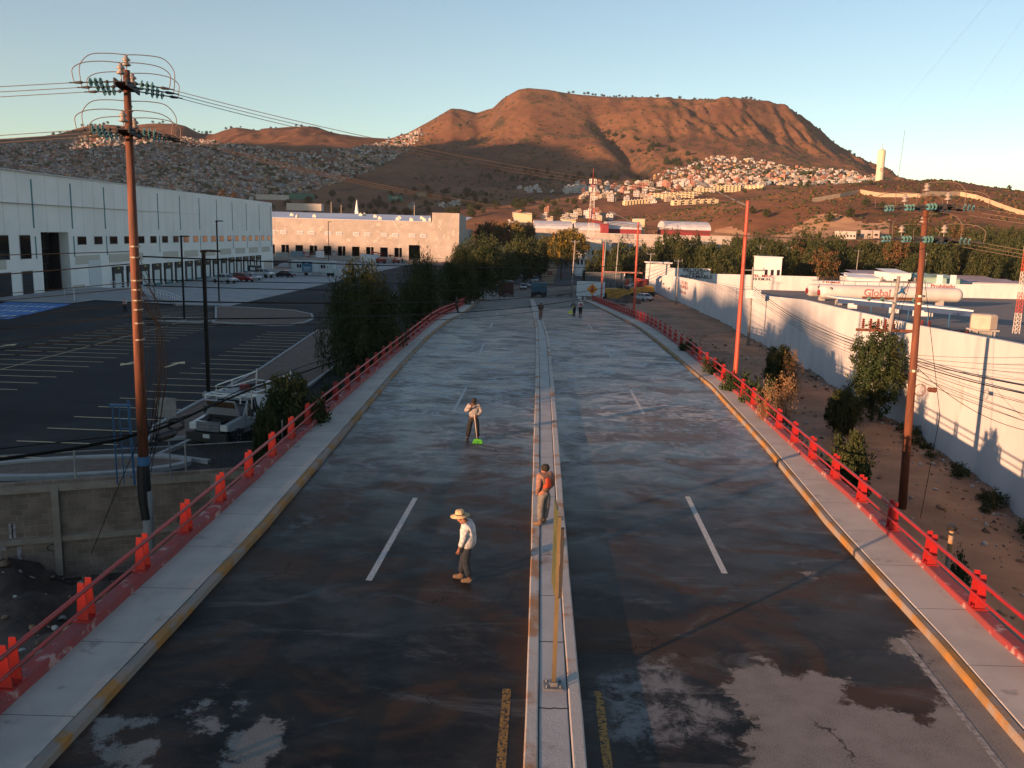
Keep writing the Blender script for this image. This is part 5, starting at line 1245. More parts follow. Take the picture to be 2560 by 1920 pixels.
# ---- concrete poles on the right
def cpole(name, base, top, label, arm=1.6, ins=3, mt='porcelain'):
    t = thing(name, label, 'utility pole', base); q = MB(); h = top[2]-base[2]; dx = top[0]-base[0]; q.tube([(0, 0, -.8), (dx, 0, h)], [.17, .1], 10); q.obj('pole', MT['pole_conc'], t, smooth=True)
    q = MB(); q.box((dx, 0, h-.35), (arm, .1, .12)); q.obj('crossarm', MT['metal_grey'], t)
    for k in range(ins):
        x = dx+arm*(k/(ins-1)-.5)*.9; q = MB(); q.lathe((x, 0, h-.28), [(.05, 0), (.09, .05), (.05, .1), (.08, .14), (.04, .22)], n=8); q.obj('insulator', MT[mt], t)
    return t
ba = G(1690, 762, zr); cpole('concrete_pole', (ba[0], ba[1], ba[2]-.3), A_, 'slim concrete pole beside the far end of the white wall, by the graffitied lettering')
bb = G(1870, 865, zr); tB = cpole('concrete_pole', (bb[0], bb[1], bb[2]-.3), B_, 'concrete pole in front of the white wall, behind the nearest red street lamp', 2.6)
q = MB(); q.box((.1, -.1, B_[2]-bb[2]-2.6), (1.5, .7, .9)); q.obj('banner', MT['shutter'], tB)
bc = G(2190, 1060, zr); tC = cpole('concrete_pole', (bc[0]-.2, bc[1], bc[2]-.3), C_, 'concrete pole in front of the tall green tree, with red-brown insulators', 2.2)
hC = C_[2]-bc[2]+.3
q = MB(); q.box((.3, 0, hC-1.35), (3.4, .12, .14)); q.box((.6, 0, hC-3.3), (4.4, .14, .16)); q.obj('crossarm', MT['pole_wood'], tC)
for x in (-1.2, -.75, -.3, .15, .6, 1.9, 2.35, 2.8):
    q = MB(); q.lathe((x, 0, hC-3.2), [(.04, 0), (.12, .04), (.05, .1), (.12, .16), (.05, .22), (.12, .28), (.05, .34), (.12, .40), (.05, .46), (.09, .52), (.04, .6)], n=8); q.obj('cutout_insulator', MT['porc_red'], tC)
for x in (-1.1, -.3, 1.6): strain(tC, Vector((x, -.1, hC-1.35)), Vector((-.3, -1, -.1)), 2, .12, .12)
wG = 'cables crossing in front of the white wall'
ofr = [(2700, 985, 30), (2700, 1010, 30), (2700, 1040, 30), (2700, 1075, 31), (2700, 1095, 31)]
for i, (x, y, Y) in enumerate(ofr):
    e = Vector(at(x, y, Y)); c = Vector((C_[0], C_[1], C_[2]-4.6-.22*i)); wire(c, e, .25, .03 if i < 2 else .014, 'black cable from the concrete pole along the white wall, leaving to the right', group='cables leaving to the right along the white wall')
    b = Vector((B_[0], B_[1], B_[2]-2.1-.22*i)); wire(b, c, .8, .024 if i < 2 else .013, 'black cable strung along the white wall between two concrete poles', group=wG)
    wire(Vector(A_)+Vector((0, 0, -.5-.2*i)), b, 1.1, .015, 'black cable between the far concrete pole and the one behind the red lamp', group='cables between the two far concrete poles')
for i in range(4):
    wire(Vector((16.6, 35, 3.5-.12*i)), Vector(at(2720, 888+26*i, 28)), .1, .01, 'thin cable from the ring on the right wooden pole, leaving to the right', group='thin cables from the ring on the right pole')
wire(Vector((16.7, 35, 3.1)), Vector(at(2760, 1085, 29)), 1.0, .012, 'loose thin cable sagging from the right wooden pole in front of the white wall')
for i in range(3):
    s0 = Vector(at(2298, 640+i*10, 35)); wire(None, None, 0, .01, 'loose cable hanging on the right wooden pole', group='loose cables on the right pole', name='hanging_cable', pts=[s0, s0+Vector((-.5-.25*i, 0, -2.2)), s0+Vector((-.7-.25*i, 0, -4)), s0+Vector((-.1, 0, -5.+.3*i))])
wire(None, None, 0, .012, 'straight cable running down the right side of the right wooden pole', name='hanging_cable', pts=[Vector(at(2312, 700, 34.8)), Vector(at(2350, 1040, 34.8)), Vector(at(2298, 1310, 34))])
q = MB(); rc = Vector(at(2300, 975, 34.7)); q.tube([rc+Vector((.25*math.cos(a), 0, .25*math.sin(a))) for a in np.linspace(0, 6.283, 18)], .015, 5); q.tube([rc+Vector((.2*math.cos(a), .03, .25*math.sin(a))) for a in np.linspace(0, 6.283, 18)], .012, 5)
q.tube([rc+Vector((.3, 0, .03)), rc+Vector((.36, 0, .03)), rc+Vector((.66, 0, .0)), rc+Vector((.7, 0, 0))], [.03, .1, .1, .03], 10); tag(q.obj('cable_coil', MT['pole_wood']), 'coil of cable with a brown splice case on the right wooden pole', 'cable coil')
q = MB(); q.tube([(16.62, 35, 5.9), (16.62, 35, 5.98)], [.2, .2], 12); q.tube([(16.62, 35, 5.6), (16.62, 35, 5.68)], [.2, .2], 12); q.tube([(16.7, 35, 2.8), (16.7, 35, 2.9)], [.2, .2], 12); q.obj('steel_band', MT['band'], tR)
# service drops crossing the far road (horizontal dark lines)
for i, (a, b, sg) in enumerate([((-30, 120, 5.2), (28, 150, 5.0), 1.2), ((-30, 120, 4.2), (28, 150, 4.2), 1.6), ((-22, 130, 2.2), (26, 155, 2.4), .9), ((-22, 130, 1.6), (15, 160, 1.2), .8)]):
    wire(a, b, sg, .03, 'dark cable crossing over the far end of the bridge', group='cables over the far end of the bridge', n=24)
for i, (x0, y0, x1, y1) in enumerate([(2140, 380, 2330, 160), (2260, 440, 2495, 120), (2310, 478, 2640, 60), (2400, 470, 2700, 190)]):
    wire(at(x0, y0, 700), at(x0+(x1-x0)*3, y0+(y1-y0)*3, 90), 2., .010, 'faint thin wire crossing the sky at upper right', 'metal_grey', 'faint wires in the sky', 10)
for i, (x, y) in enumerate([(1900, 613), (1968, 617), (2145, 625), (2315, 632), (2438, 650), (1786, 610), (1645, 645)]):
    p = at(x, y, 300); zb = gzf(p[0], 300); cpole('concrete_pole', (p[0], 300, zb), (p[0]+.3, 300, p[2]), 'distant concrete pole with crossarms rising above the tree belt', 3.)['group'] = 'distant poles above the tree belt'
for i, (x, y, Y, lb) in enumerate([(1438, 600, 175, 'tall concrete pole left of the construction container'), (1548, 585, 185, 'tall concrete pole behind the yellow machine'), (1515, 598, 165, 'concrete pole beside the third red street lamp'), (1597, 600, 205, 'concrete pole right of the yellow machine'), (1628, 632, 200, 'concrete pole at the corner of the white wall')]):
    p = at(x, y, Y); cpole('concrete_pole', (p[0]-.4, Y, gzf(p[0], Y)), p, lb, 1.8)
# ---- sign post on the median
b0 = P(1383, 1716, .19); zt_ = at(1392, 1278, b0[1])[2]; zm_ = at(1386, 1492, b0[1])[2]
print('median sign', b0, zt_, zm_)
t = thing('road_sign', 'tall yellow-brown sign post on the median with its panel seen edge-on', 'road sign', (b0[0], b0[1], .19))
mk('post_wood', (.12, .085, .04), (.08, .06, .03), rough=.7, scale=3, st=(1, 1, .2)); mk('sign_green', (.045, .065, .03), (.09, .09, .04), rough=.5, scale=2); mk('sign_back', (.02, .018, .016), rough=.8)
hs = zt_-.19; hm = zm_-.19
q = MB(); q.box((0, 0, (hs-.1)/2), (.055, .055, hs-.1)); q.box((0.006, .0, hm*.5), (.075, .07, hm*.98)); q.obj('post', MT['post_wood'], t)
q = MB()
q.hexa([(-.045, .05, hm+.0), (-.015, .05, hm+.0), (-.03, .72, hm), (-.06, .72, hm)], [(-.045, .05, hs), (-.015, .05, hs), (-.03, .72, hs), (-.06, .72, hs)]); q.obj('sign_panel', MT['sign_green'], t)
q = MB(); q.box((.062, 0, (hm+hs)/2-.15), (.05, .1, hs-hm-.3)); q.obj('bracket', MT['sign_back'], t)
q = MB(); q.box((0, 0, .015), (.34, .3, .03)); 
for a in (-.12, .12):
    for b_ in (-.1, .1): q.lathe((a, b_, .03), [(.02, 0), (.02, .05)], n=6)
q.box((0, 0, .06), (.14, .14, .08)); q.obj('base_plate', MT['metal_grey'], t)
# flat sign on a post by the retaining wall, blue ladder
p = G(428, 1200, zl); t = thing('sign', 'blank grey sign panel on a thin post, seen from behind, right of the left pole', 'sign', (p[0], p[1], zl(p[1]))); hz = at(404, 993, p[1])[2]-zl(p[1]); q = MB(); q.tube([(0, 0, 0), (-.05, 0, hz)], .03, 6); q.obj('post', MT['metal_grey'], t)
q = MB(); q.box((-.05, -.05, hz-.38), (.75, .03, .74)); q.obj('panel', MT['metal_grey'], t)
mk('blue_steel', (.015, .085, .19), rough=.5)
lx = at(290, 1190, 29.5); t = thing('ladder', 'blue steel ladder standing upright by the chain link fence', 'ladder', (lx[0]+.1, 29.9, -1.4)); q = MB(); q.tube([(.38, 0, 0), (.30, 0, 3.15)], .045, 6); q.tube([(.0, 0, 0), (-.05, 0, 2.9)], .02, 6)
q.obj('side_rail', MT['blue_steel'], t); q = MB()
for k in range(8): q.tube([(-.01-.006*k, 0, .35+.35*k), (.37-.01*k, 0, .35+.35*k)], .02, 5)
q.obj('rung', MT['blue_steel'], t); q = MB(); q.box((0, 0, 2.95), (.75, .12, .1)); q.tube([(-.25, 0, 0), (-.28, 0, 2.95)], .03, 6); q.obj('frame', MT['blue_steel'], t)
# ---- red and white cell tower
mk('tower_red', (.42, .07, .04), rough=.6); mk('tower_white', (.55, .5, .46), rough=.6)
def lattice(name, label, base, H, w0, w1, nseg, cols, ants=True, r=.09):
    t = thing(name, label, 'tower', base)
    per = max(1, nseg//6)
    for g0 in range(0, nseg, per):
        q = MB()
        for s_ in range(g0, min(nseg, g0+per)):
            z0, z1 = H*s_/nseg, H*(s_+1)/nseg; a0 = lerp(w0, w1, s_/nseg); a1 = lerp(w0, w1, (s_+1)/nseg)
            c0 = [(-a0, -a0, z0), (a0, -a0, z0), (a0, a0, z0), (-a0, a0, z0)]; c1 = [(-a1, -a1, z1), (a1, -a1, z1), (a1, a1, z1), (-a1, a1, z1)]
            for k in range(4): q.tube([c0[k], c1[k]], r, 4); q.tube([c0[k], c1[(k+1) % 4]], r*.7, 4); q.tube([c1[k], c1[(k+1) % 4]], r*.7, 4)
        q.obj('lattice_section', MT[cols[(g0//per) % len(cols)]], t)
    return t
pt = at(1476, 610, 420); tt = lattice('cell_tower', 'red and white lattice cell tower with antenna panels, rising above the avenue', (pt[0], 420, -7), 42.5, 1.9, .6, 24, ['tower_white', 'tower_red'])
q = MB()
for zz in (37, 41):
    for k in range(6): a = k*1.05; q.box((1.5*math.cos(a), 1.5*math.sin(a), zz), (.45, .3, 2.2), a)
q.obj('antenna_panel', MT['tower_white'], tt); q = MB(); q.tube([(0, 0, 42), (0, 0, 47)], .08, 5); q.obj('mast', MT['tower_red'], tt)
pt = at(2535, 850, 175); lattice('lattice_mast', 'slim lattice mast at the right edge of the picture, behind the gas yard', (at(2540, 830, 120)[0], 120, -4), at(2556, 520, 120)[2]+4, .32, .2, 30, ['tower_white', 'tower_red'], r=.035)
# ---- water tower and mast on the hill
Y = 940; pb = at(2200, 428, Y); ptp = at(2213, 376, Y); z0 = float(TZ(pb[0], Y))-2; mk('tower_paint', (.55, .47, .36), rough=.8)
t = thing('water_tower', 'cream cylindrical water tower with a round emblem on the hill crest', 'tower', (pb[0], Y, z0)); H = ptp[2]-z0; q = MB(); q.lathe((0, 0, 0), [(3.9, 0), (3.9, H*.98), (3.2, H), (1.2, H+1.6)], n=24); q.obj('tank', MT['tower_paint'], t, smooth=False); q = MB(); q.tube([(0, 0, H+1), (0, 0, H+8)], .2, 5); q.obj('antenna', MT['metal_grey'], t)
q = MB(); pts = [(1.6*math.sin(a), -3.9-.06+(1-math.cos(1.6*math.sin(a)/3.9))*3.9, H*.42+1.7*math.cos(a)) for a in np.linspace(.5, 6.2, 18)]; q.tube(pts+[(0, -4., H*.42)], .3, 5); q.obj('emblem', MT['house_brick'], t)
pb = at(2247, 430, 960); pt = at(2259, 324, 960); t = thing('radio_mast', 'thin guyed radio mast right of the water tower', 'mast', (pb[0], 960, pb[2]-8)); q = MB(); q.tube([(0, 0, 0), (2, 0, pt[2]-pb[2]+8)], .22, 4); q.obj('mast', MT['metal_grey'], t)
# ================================================================ VEHICLES  (built along +x forward)
def paint(n, c, r=.3): return mk(n, c, rough=r, coat=.5)
paint('car_white', (.40, .41, .42)); paint('car_red', (.28, .015, .015)); paint('car_black', (.008, .008, .01)); paint('car_grey', (.12, .13, .14)); paint('car_blue', (.03, .08, .16)); paint('car_silver', (.34, .36, .38))
mk('dark_bay', (.006, .006, .006), rough=.8); mk('lamp_glass', (.55, .55, .52), rough=.2); mk('lamp_red', (.30, .01, .01), rough=.3); mk('plate_w', (.5, .5, .48), rough=.6); mk('black_trim', (.012, .012, .013), rough=.6)
def wheel(t, x, y, r, w_=.22, s=1):
    q = MB(); q.lathe((0, -w_/2, 0), [(r*.62, 0), (r*.93, 0), (r, .03), (r, w_-.03), (r*.93, w_), (r*.62, w_)], (0, 1, 0), 18); o = q.obj('wheel', MT['rubber'], t, smooth=False); o.location = (x, y, r)
    q = MB(); yy = (w_/2-.03) if s > 0 else (-w_/2+.03-.02); q.lathe((0, yy, 0), [(r*.62, 0), (r*.60, .02), (r*.2, .025)], (0, 1, 0), 14)
    for k in range(5): a = k*1.2566; q.box((r*.36*math.cos(a), yy+.02, r*.36*math.sin(a)), (.07, .02, .07))
    q.obj('rim', MT['rim'], o); return o
def body_loft(secs, m, name, t, smooth=True):
    """secs: list of (x, halfwidth_bottom, halfwidth_mid, halfwidth_top, z_bottom, z_mid, z_top)"""
    V = []
    for x, wb, wm, wt, zb, zm, zt in secs: V += [(x, -wb, zb), (x, -wm, zb+(zm-zb)*.45), (x, -wm, zm), (x, -wt, zt), (x, wt, zt), (x, wm, zm), (x, wm, zb+(zm-zb)*.45), (x, wb, zb)]
    n = 8; F = [(i*n+k, i*n+(k+1) % n, (i+1)*n+(k+1) % n, (i+1)*n+k) for i in range(len(secs)-1) for k in range(n)]+[tuple(range(n-1, -1, -1)), tuple((len(secs)-1)*n+k for k in range(n))]
    q = MB(); q.add(V, F); return q.obj(name, m, t, fixn=True)
def car(label, kind, col, loc, rz, group=None, s=1., hood=True):
    t = thing({'sedan': 'sedan_car', 'suv': 'sport_utility_car', 'pickup': 'pickup_truck', 'van': 'van'}[kind], label, {'pickup': 'pickup truck', 'van': 'van'}.get(kind, 'car'), loc, rz, group, s)
    m = MT[col]
    if kind == 'sedan': L, W, H, r, wb = 4.5, .86, 1.45, .31, 1.3; belt = .93; cab = [(-1.75, -.75), (-1.15, .0), (.35, 0), (1.15, -.9)]; low = .28
    elif kind == 'suv': L, W, H, r, wb = 4.7, .93, 1.75, .37, 1.4; belt = 1.08; cab = [(-2.2, -.9), (-1.95, 0), (.5, 0), (1.25, -.8)]; low = .35
    elif kind == 'van': L, W, H, r, wb = 4.9, .93, 2.0, .35, 1.5; belt = 1.1; cab = [(-2.35, -.9), (-2.25, 0), (1.3, 0), (1.95, -.9)]; low = .32
    else: L, W, H, r, wb = 5.3, .95, 1.80, .40, 1.6; belt = 1.12; cab = [(-.95, -.8), (-.75, 0), (.7, 0), (1.35, -.8)]; low = .42
    h2 = L/2; ho = belt-.06 if kind != 'pickup' else belt
    if kind == 'pickup':
        body_loft([(-.95, W*.9, W, W*.95, low, belt-.1, belt), (1.3, W*.9, W, W*.95, low, belt-.1, belt), (2.1, W*.9, W*.98, W*.88, low, belt-.16, belt-.06), (h2, W*.82, W*.93, W*.8, low, belt-.32, belt-.2)], m, 'body', t)
        q = MB(); 
        for s_ in (-1, 1): q.box((-1.8, s_*(W-.05), (low+belt)/2+.05), (1.7, .1, belt-low-.1))
        q.box((-h2+.06, 0, (low+belt)/2+.05), (.1, 2*W-.1, belt-low-.15)); q.box((-1.8, 0, .62), (1.7, 2*W-.2, .1)); q.obj('cargo_bed', m, t)
    else:
        body_loft([(-h2, W*.8, W*.9, W*.8, low+.08, belt-.22, belt-.1), (-h2+.35, W*.88, W, W*.9, low, belt-.08, belt), (.9, W*.9, W, W*.93, low, belt-.08, belt), (h2-.6, W*.88, W*.96, W*.85, low, belt-.2, belt-.1), (h2, W*.78, W*.88, W*.72, low+.05, belt-.38, belt-.27)], m, 'body', t)
    (x0, _), (x1, _), (x2, _), (x3, _) = cab
    q = MB(); q.hexa([(x0+.02, -W*.92, belt-.03), (x3-.02, -W*.92, belt-.03), (x3-.02, W*.92, belt-.03), (x0+.02, W*.92, belt-.03)], [(x1, -W*.72, H-.07), (x2, -W*.72, H-.07), (x2, W*.72, H-.07), (x1, W*.72, H-.07)]); q.obj('windows', MT['glass_dark'], t, fixn=True)
    q = MB(); q.hexa([(x1-.04, -W*.745, H-.1), (x2+.06, -W*.745, H-.1), (x2+.06, W*.745, H-.1), (x1-.04, W*.745, H-.1)], [(x1+.1, -W*.65, H), (x2-.1, -W*.65, H), (x2-.1, W*.65, H), (x1+.1, W*.65, H)]); q.obj('roof', m, t, fixn=True)
    q = MB()
    for s_ in (-1, 1):
        for (xb, xt) in ((x0, x1), (x3, x2), ((x0+x3)/2-.1, (x1+x2)/2-.05)):
            q.tube([(xb, s_*W*.925, belt-.03), (xt, s_*W*.735, H-.07)], .045, 4)
    q.obj('pillar', m, t)
    for x in (-wb, wb):
        for s_ in (-1, 1): wheel(t, x, s_*(W-.09), r, s=s_)
    for s_ in (-1, 1):
        q = MB(); q.box((h2-.05, s_*W*.66, belt-.38 if kind != 'pickup' else belt-.34), (.14, .34, .16)); q.obj('headlight', MT['lamp_glass'], t)
        q = MB(); q.box((-h2+.02, s_*W*.76, belt-.28), (.1, .2, .22)); q.obj('taillight', MT['lamp_red'], t)
        q = MB(); q.box((x3-.25, s_*(W+.08), belt+.06), (.12, .2, .14)); q.obj('mirror', m, t)
    q = MB(); q.box((h2+.0, 0, low+.12), (.12, W*1.7, .2)); q.box((h2-.0, 0, belt-.42), (.1, W*.9, .14)); q.box((-h2, 0, low+.12), (.12, W*1.7, .18)); q.obj('bumper', MT['black_trim'], t)
    q = MB(); q.box((-h2-.065, 0, low+.28), (.02, .4, .14)); q.box((h2+.065, 0, low+.14), (.02, .4, .12)); q.obj('number_plate', MT['plate_w'], t)
    return t
# --- foreground service pickup with its hood up and a ladder rack
def service_truck():
    loc = G(497, 1110, zl); fx, fy = -12.55, 35.3
    t = thing('service_truck', 'white service pickup with its hood raised and a white ladder rack, parked behind the fence', 'pickup truck', (fx, fy+2.2, zl(37)), R_(-105))
    # front of the vehicle faces local +x -> towards camera
    W, belt, low = 1.0, 1.25, .5; m = paint('truck_white', (.27, .28, .29))
    # cab
    body_loft([(-1.4, W*.9, W, W*.95, low, belt-.1, belt), (.55, W*.9, W, W*.95, low, belt-.1, belt)], m, 'cab_body', t)
    # front fenders around open engine bay
    for s_ in (-1, 1):
        q = MB()
        q.hexa([(.55, s_*.99, low+.25), (1.75, s_*.97, low+.3), (1.75, s_*.76, low+.3), (.55, s_*.78, low+.25)][::s_], [(.55, s_*.95, belt), (1.75, s_*.92, belt-.16), (1.75, s_*.72, belt-.14), (.55, s_*.76, belt+.02)][::s_])
        q.obj('fender', m, t, fixn=True)
    q = MB(); q.box((1.15, 0, .82), (1.1, 1.5, .35)); q.box((1.2, .1, 1.05), (.5, .6, .15)); q.box((.8, -.4, 1.06), (.3, .3, .14)); q.tube([(1.0, -.3, 1.12), (1.3, .2, 1.14), (1.5, .4, 1.08)], .05, 6); q.box((.6, 0, 1.1), (.12, 1.5, .3)); q.obj('engine_bay', MT['black_trim'], t)
    mk('dusty_glass', (.02, .018, .016), rough=.15, spec=.9)
    q = MB(); q.hexa([(-1.35, -.92, belt-.02), (.6, -.92, belt-.02), (.6, .92, belt-.02), (-1.35, .92, belt-.02)], [(-1.2, -.74, 1.83), (.0, -.74, 1.83), (.0, .74, 1.83), (-1.2, .74, 1.83)]); q.obj('windows', MT['dusty_glass'], t, fixn=True)
    q = MB(); q.box((-.6, 0, 1.87), (1.35, 1.5, .08)); q.obj('roof', m, t)
    q = MB()
    for s_ in (-1, 1):
        q.tube([(.62, s_*.93, belt), (.02, s_*.75, 1.84)], .045, 6); q.tube([(-1.33, s_*.93, belt), (-1.18, s_*.75, 1.84)], .05, 6); q.tube([(-.45, s_*.94, belt), (-.5, s_*.76, 1.84)], .035, 6)
    q.obj('pillar', m, t)
    # raised hood seen from the front: dark underside
    q = MB(); q.hexa([(.62, -.78, belt+.02), (.70, -.78, belt+.0), (.70, .78, belt+.0), (.62, .78, belt+.02)], [(.95, -.74, belt+.72), (1.02, -.74, belt+.70), (1.02, .74, belt+.70), (.95, .74, belt+.72)]); q.obj('hood', m, t, fixn=True)
    mk('hood_liner', (.10, .045, .02), (.03, .02, .015), rough=.8, scale=2.5, detail=6); q = MB(); q.add([(.705, -.72, belt+.05), (.705, .72, belt+.05), (1.018, .69, belt+.66), (1.018, -.69, belt+.66)], [(0, 1, 2, 3)]); q.obj('hood_liner', MT['hood_liner'], t)
    # bed with tool body
    q = MB()
    for s_ in (-1, 1): q.box((-2.55, s_*.93, .95), (2.2, .12, .75))
    q.box((-3.62, 0, .95), (.1, 1.8, .7)); q.box((-2.55, 0, .66), (2.2, 1.8, .08)); q.obj('cargo_bed', m, t)
    # front end
    q = MB(); q.box((1.84, 0, .98), (.12, 1.12, .42)); o = q.obj('grille', MT['car_grey'], t); q = MB()
    for k in range(3): q.box((1.905, 0, .84+.13*k), (.03, 1.05, .05))
    q.box((1.92, 0, .97), (.03, .22, .09)); q.obj('grille_bar', MT['metal_grey'], o)
    for s_ in (-1, 1):
        q = MB(); q.box((1.83, s_*.76, .96), (.12, .34, .26)); q.obj('headlight', MT['lamp_glass'] if True else None, t)
        q = MB(); q.box((.35, s_*1.12, 1.38), (.14, .22, .32)); q.obj('mirror', MT['black_trim'], t)
    q = MB(); q.box((1.96, 0, .56), (.2, 1.98, .34)); q.box((1.85, 0, .38), (.12, 1.7, .2)); q.obj('bumper', MT['black_trim'], t)
    q = MB(); q.box((2.07, .02, .60), (.02, .32, .16)); q.obj('number_plate', MT['plate_w'], t)
    for x in (-2.6, 1.15):
        for s_ in (-1, 1): wheel(t, x, s_*.88, .42, .26, s=s_)
    # ladder rack
    q = MB(); zr_ = 2.12
    for s_ in (-1, 1):
        q.tube([(.75, s_*.88, zr_-.28), (.75, s_*.88, zr_), (-3.5, s_*.92, zr_+.05), (-3.5, s_*.92, zr_+.55)], .035, 6); q.tube([(-.2, s_*.9, zr_+.28), (-3.5, s_*.92, zr_+.42)], .03, 6)
        for x in (-1.35, -3.4, -.1): q.tube([(x, s_*.9, 1.3), (x, s_*.9, zr_+.28)], .035, 6)
    for x in (.75, .3, -.2, -.7, -1.2, -2.2, -3.4): q.tube([(x, -.9, zr_), (x, .9, zr_)], .035, 6)
    q.obj('ladder_rack', MT['lamp_glass'], t)
    q = MB(); q.box((-.45, 0, zr_+.03), (1.3, 1.1, .03)); q.obj('rack_tray', MT['metal_grey'], t)
    q = MB(); q.tube([(.3, -.95, zr_+.2), (-.9, .5, zr_+.22)], .03, 5); q.box((-1.0, .3, zr_+.22), (.35, .4, .22), .5); o = q.obj('tool', MT['black_trim'], None); tag(o, 'pole and tool lying on the white ladder rack of the service pickup', 'tool'); o.matrix_world = Matrix.Translation(t.location) @ Matrix.Rotation(t.rotation_euler.z, 4, 'Z')
    q = MB(); q.box((-.85, .1, zr_+.2), (.42, .5, .2), .5, taper=.7); o = q.obj('red_bag', MT['red_paint'], None); tag(o, 'small red bag on top of the ladder rack of the service pickup', 'bag'); o.matrix_world = Matrix.Translation(t.location) @ Matrix.Rotation(t.rotation_euler.z, 4, 'Z')
    q = MB(); q.add([(-.3, .97, 2.0), (-1.3, 1.0, 2.0), (-1.4, 1.05, 1.25), (-.9, 1.02, 1.05), (-.45, 1.02, 1.35)], [(0, 1, 2, 3, 4)]); q.obj('tarp', MT['shutter'], t)
service_truck()
E_ = 'vehicles parked in front of the truck docks'
def cl(x, y, k=1., zf=zl): q = G(x, y, zf); return (q[0], q[1], zf(q[1])+.02)
LZf = lambda q: (q[0], q[1], LZ(q[0], q[1])+.04)
car('white pickup parked nearest in the row before the truck docks', 'pickup', 'car_white', LZf(G(562, 708, zl)), R_(-24), s=1.02)
car('dark red car parked between the white pickup and a white car', 'suv', 'car_red', LZf(G(610, 704, zl)), R_(-22))
car('low white car half hidden behind the dark red car', 'sedan', 'car_white', LZf(G(630, 700, zl)), R_(-22))
q = car('white-hooded pickup with a dark canopy over its bed, farthest in the row at the docks', 'pickup', 'car_white', LZf(G(655, 694, zl)), R_(-22), s=1.12)
qq = MB(); qq.box((-1.7, 0, 1.75), (1.9, 1.8, 1.2)); qq.obj('canopy', MT['car_black'], q); qq = MB(); qq.box((-1.5, -.93, 1.7), (1.2, .03, .6)); qq.obj('side_banner', MT['shutter'], q)
car('black car parked in front of the white trailer office', 'sedan', 'car_black', LZf(G(712, 693, zl)), R_(180-20), s=1.05)
# dump truck, seen from behind
def dump_truck():
    c = at(1349, 735, 166); t = thing('dump_truck', 'old blue dump truck seen from behind at the far end of the bridge', 'truck', (c[0], 167, gzf(c[0], 167)+.03), R_(84))
    mk('truck_blue', (.035, .12, .19), (.05, .10, .14), rough=.6, scale=1.5, detail=8, c3=(.10, .055, .035), s3=2.5, lo3=.56, hi3=.65)
    q = MB(); q.hexa([(-3.6, -1.2, 1.25), (1.2, -1.2, 1.25), (1.2, 1.2, 1.25), (-3.6, 1.2, 1.25)], [(-3.8, -1.3, 2.95), (1.3, -1.3, 2.95), (1.3, 1.3, 2.95), (-3.8, 1.3, 2.95)])
    for s_ in (-1, 1):
        for x in np.arange(-3.4, 1.3, .75): q.box((x, s_*1.3, 2.1), (.1, .1, 1.7))
    for y in (-1.2, -.6, 0, .6, 1.2): q.box((-3.76, y, 2.1), (.12, .1, 1.7))
    q.box((-3.82, 0, 2.92), (.12, 2.7, .14)); q.obj('dump_body', MT['truck_blue'], t, fixn=True)
    q = MB(); q.box((-1.2, 0, 2.97), (4.6, 2.3, .12)); q.obj('load', MT['dirt_dark'], t)
    q = MB(); q.box((2.6, 0, 1.9), (1.9, 2.2, 1.7)); q.box((4.0, 0, 1.3), (1.2, 1.6, .9)); q.obj('cab', MT['truck_blue'], t)
    q = MB(); q.box((.4, 0, .95), (7.6, .8, .25)); q.box((-3.7, 0, .8), (.2, 2.3, .3)); q.obj('chassis', MT['black_trim'], t)
    for x in (-2.6, -1.4, 3.7):
        for s_ in (-1, 1):
            wheel(t, x, s_*1.0, .52, .3 if x > 0 else .55, s=s_)
    for s_ in (-1, 1): q = MB(); q.box((-3.6, s_*.98, .75), (.04, .7, .9)); q.obj('mud_flap', MT['rubber'], t)
dump_truck()
zf5 = lambda Y: zd(Y)
def far(x, y, zf=zf5): q = G(x, y, zf); return (q[0], q[1], gzf(q[0], q[1])+.03)
car('white hatchback at the left edge of the road works, nearest of the parked group', 'suv', 'car_white', far(1308, 723), R_(-90), s=.95)
car('white pickup with an open cargo bed behind the white hatchback, by the road works', 'pickup', 'car_silver', far(1326, 718), R_(-86), s=.95)
car('larger white pickup parked left of the blue dump truck', 'pickup', 'car_white', far(1336, 706), R_(-84), s=1.05)
car('blue-grey van parked farthest in the group left of the dump truck', 'van', 'car_blue', far(1347, 694), R_(-88))
car('dark red car driving beyond the blue dump truck', 'suv', 'car_red', far(1375, 688), R_(88))
car('dark car turning beside the avenue median', 'sedan', 'car_black', far(1401, 668), R_(170))
car('light car far down the left lanes of the avenue', 'sedan', 'car_silver', far(1379, 642), R_(-88), s=1.1)
car('pale green car on the right lanes of the avenue, right of the median trees', 'suv', 'car_silver', far(1490, 676), R_(92))
ps = G(1606, 753, zr); car('white sedan seen from behind on the dirt lot beside the second red street lamp', 'sedan', 'car_white', (ps[0], ps[1], gzf(ps[0], ps[1])+.02), R_(118), s=1.08)
car('white pickup parked behind the yellow machines', 'pickup', 'car_white', (at(1583, 700, 205)[0], 205, gzf(25, 205)), R_(15))
car('white van with its hood up between the yellow machines', 'van', 'car_white', (at(1574, 715, 190)[0], 190, gzf(25, 190)), R_(-60), s=.95)
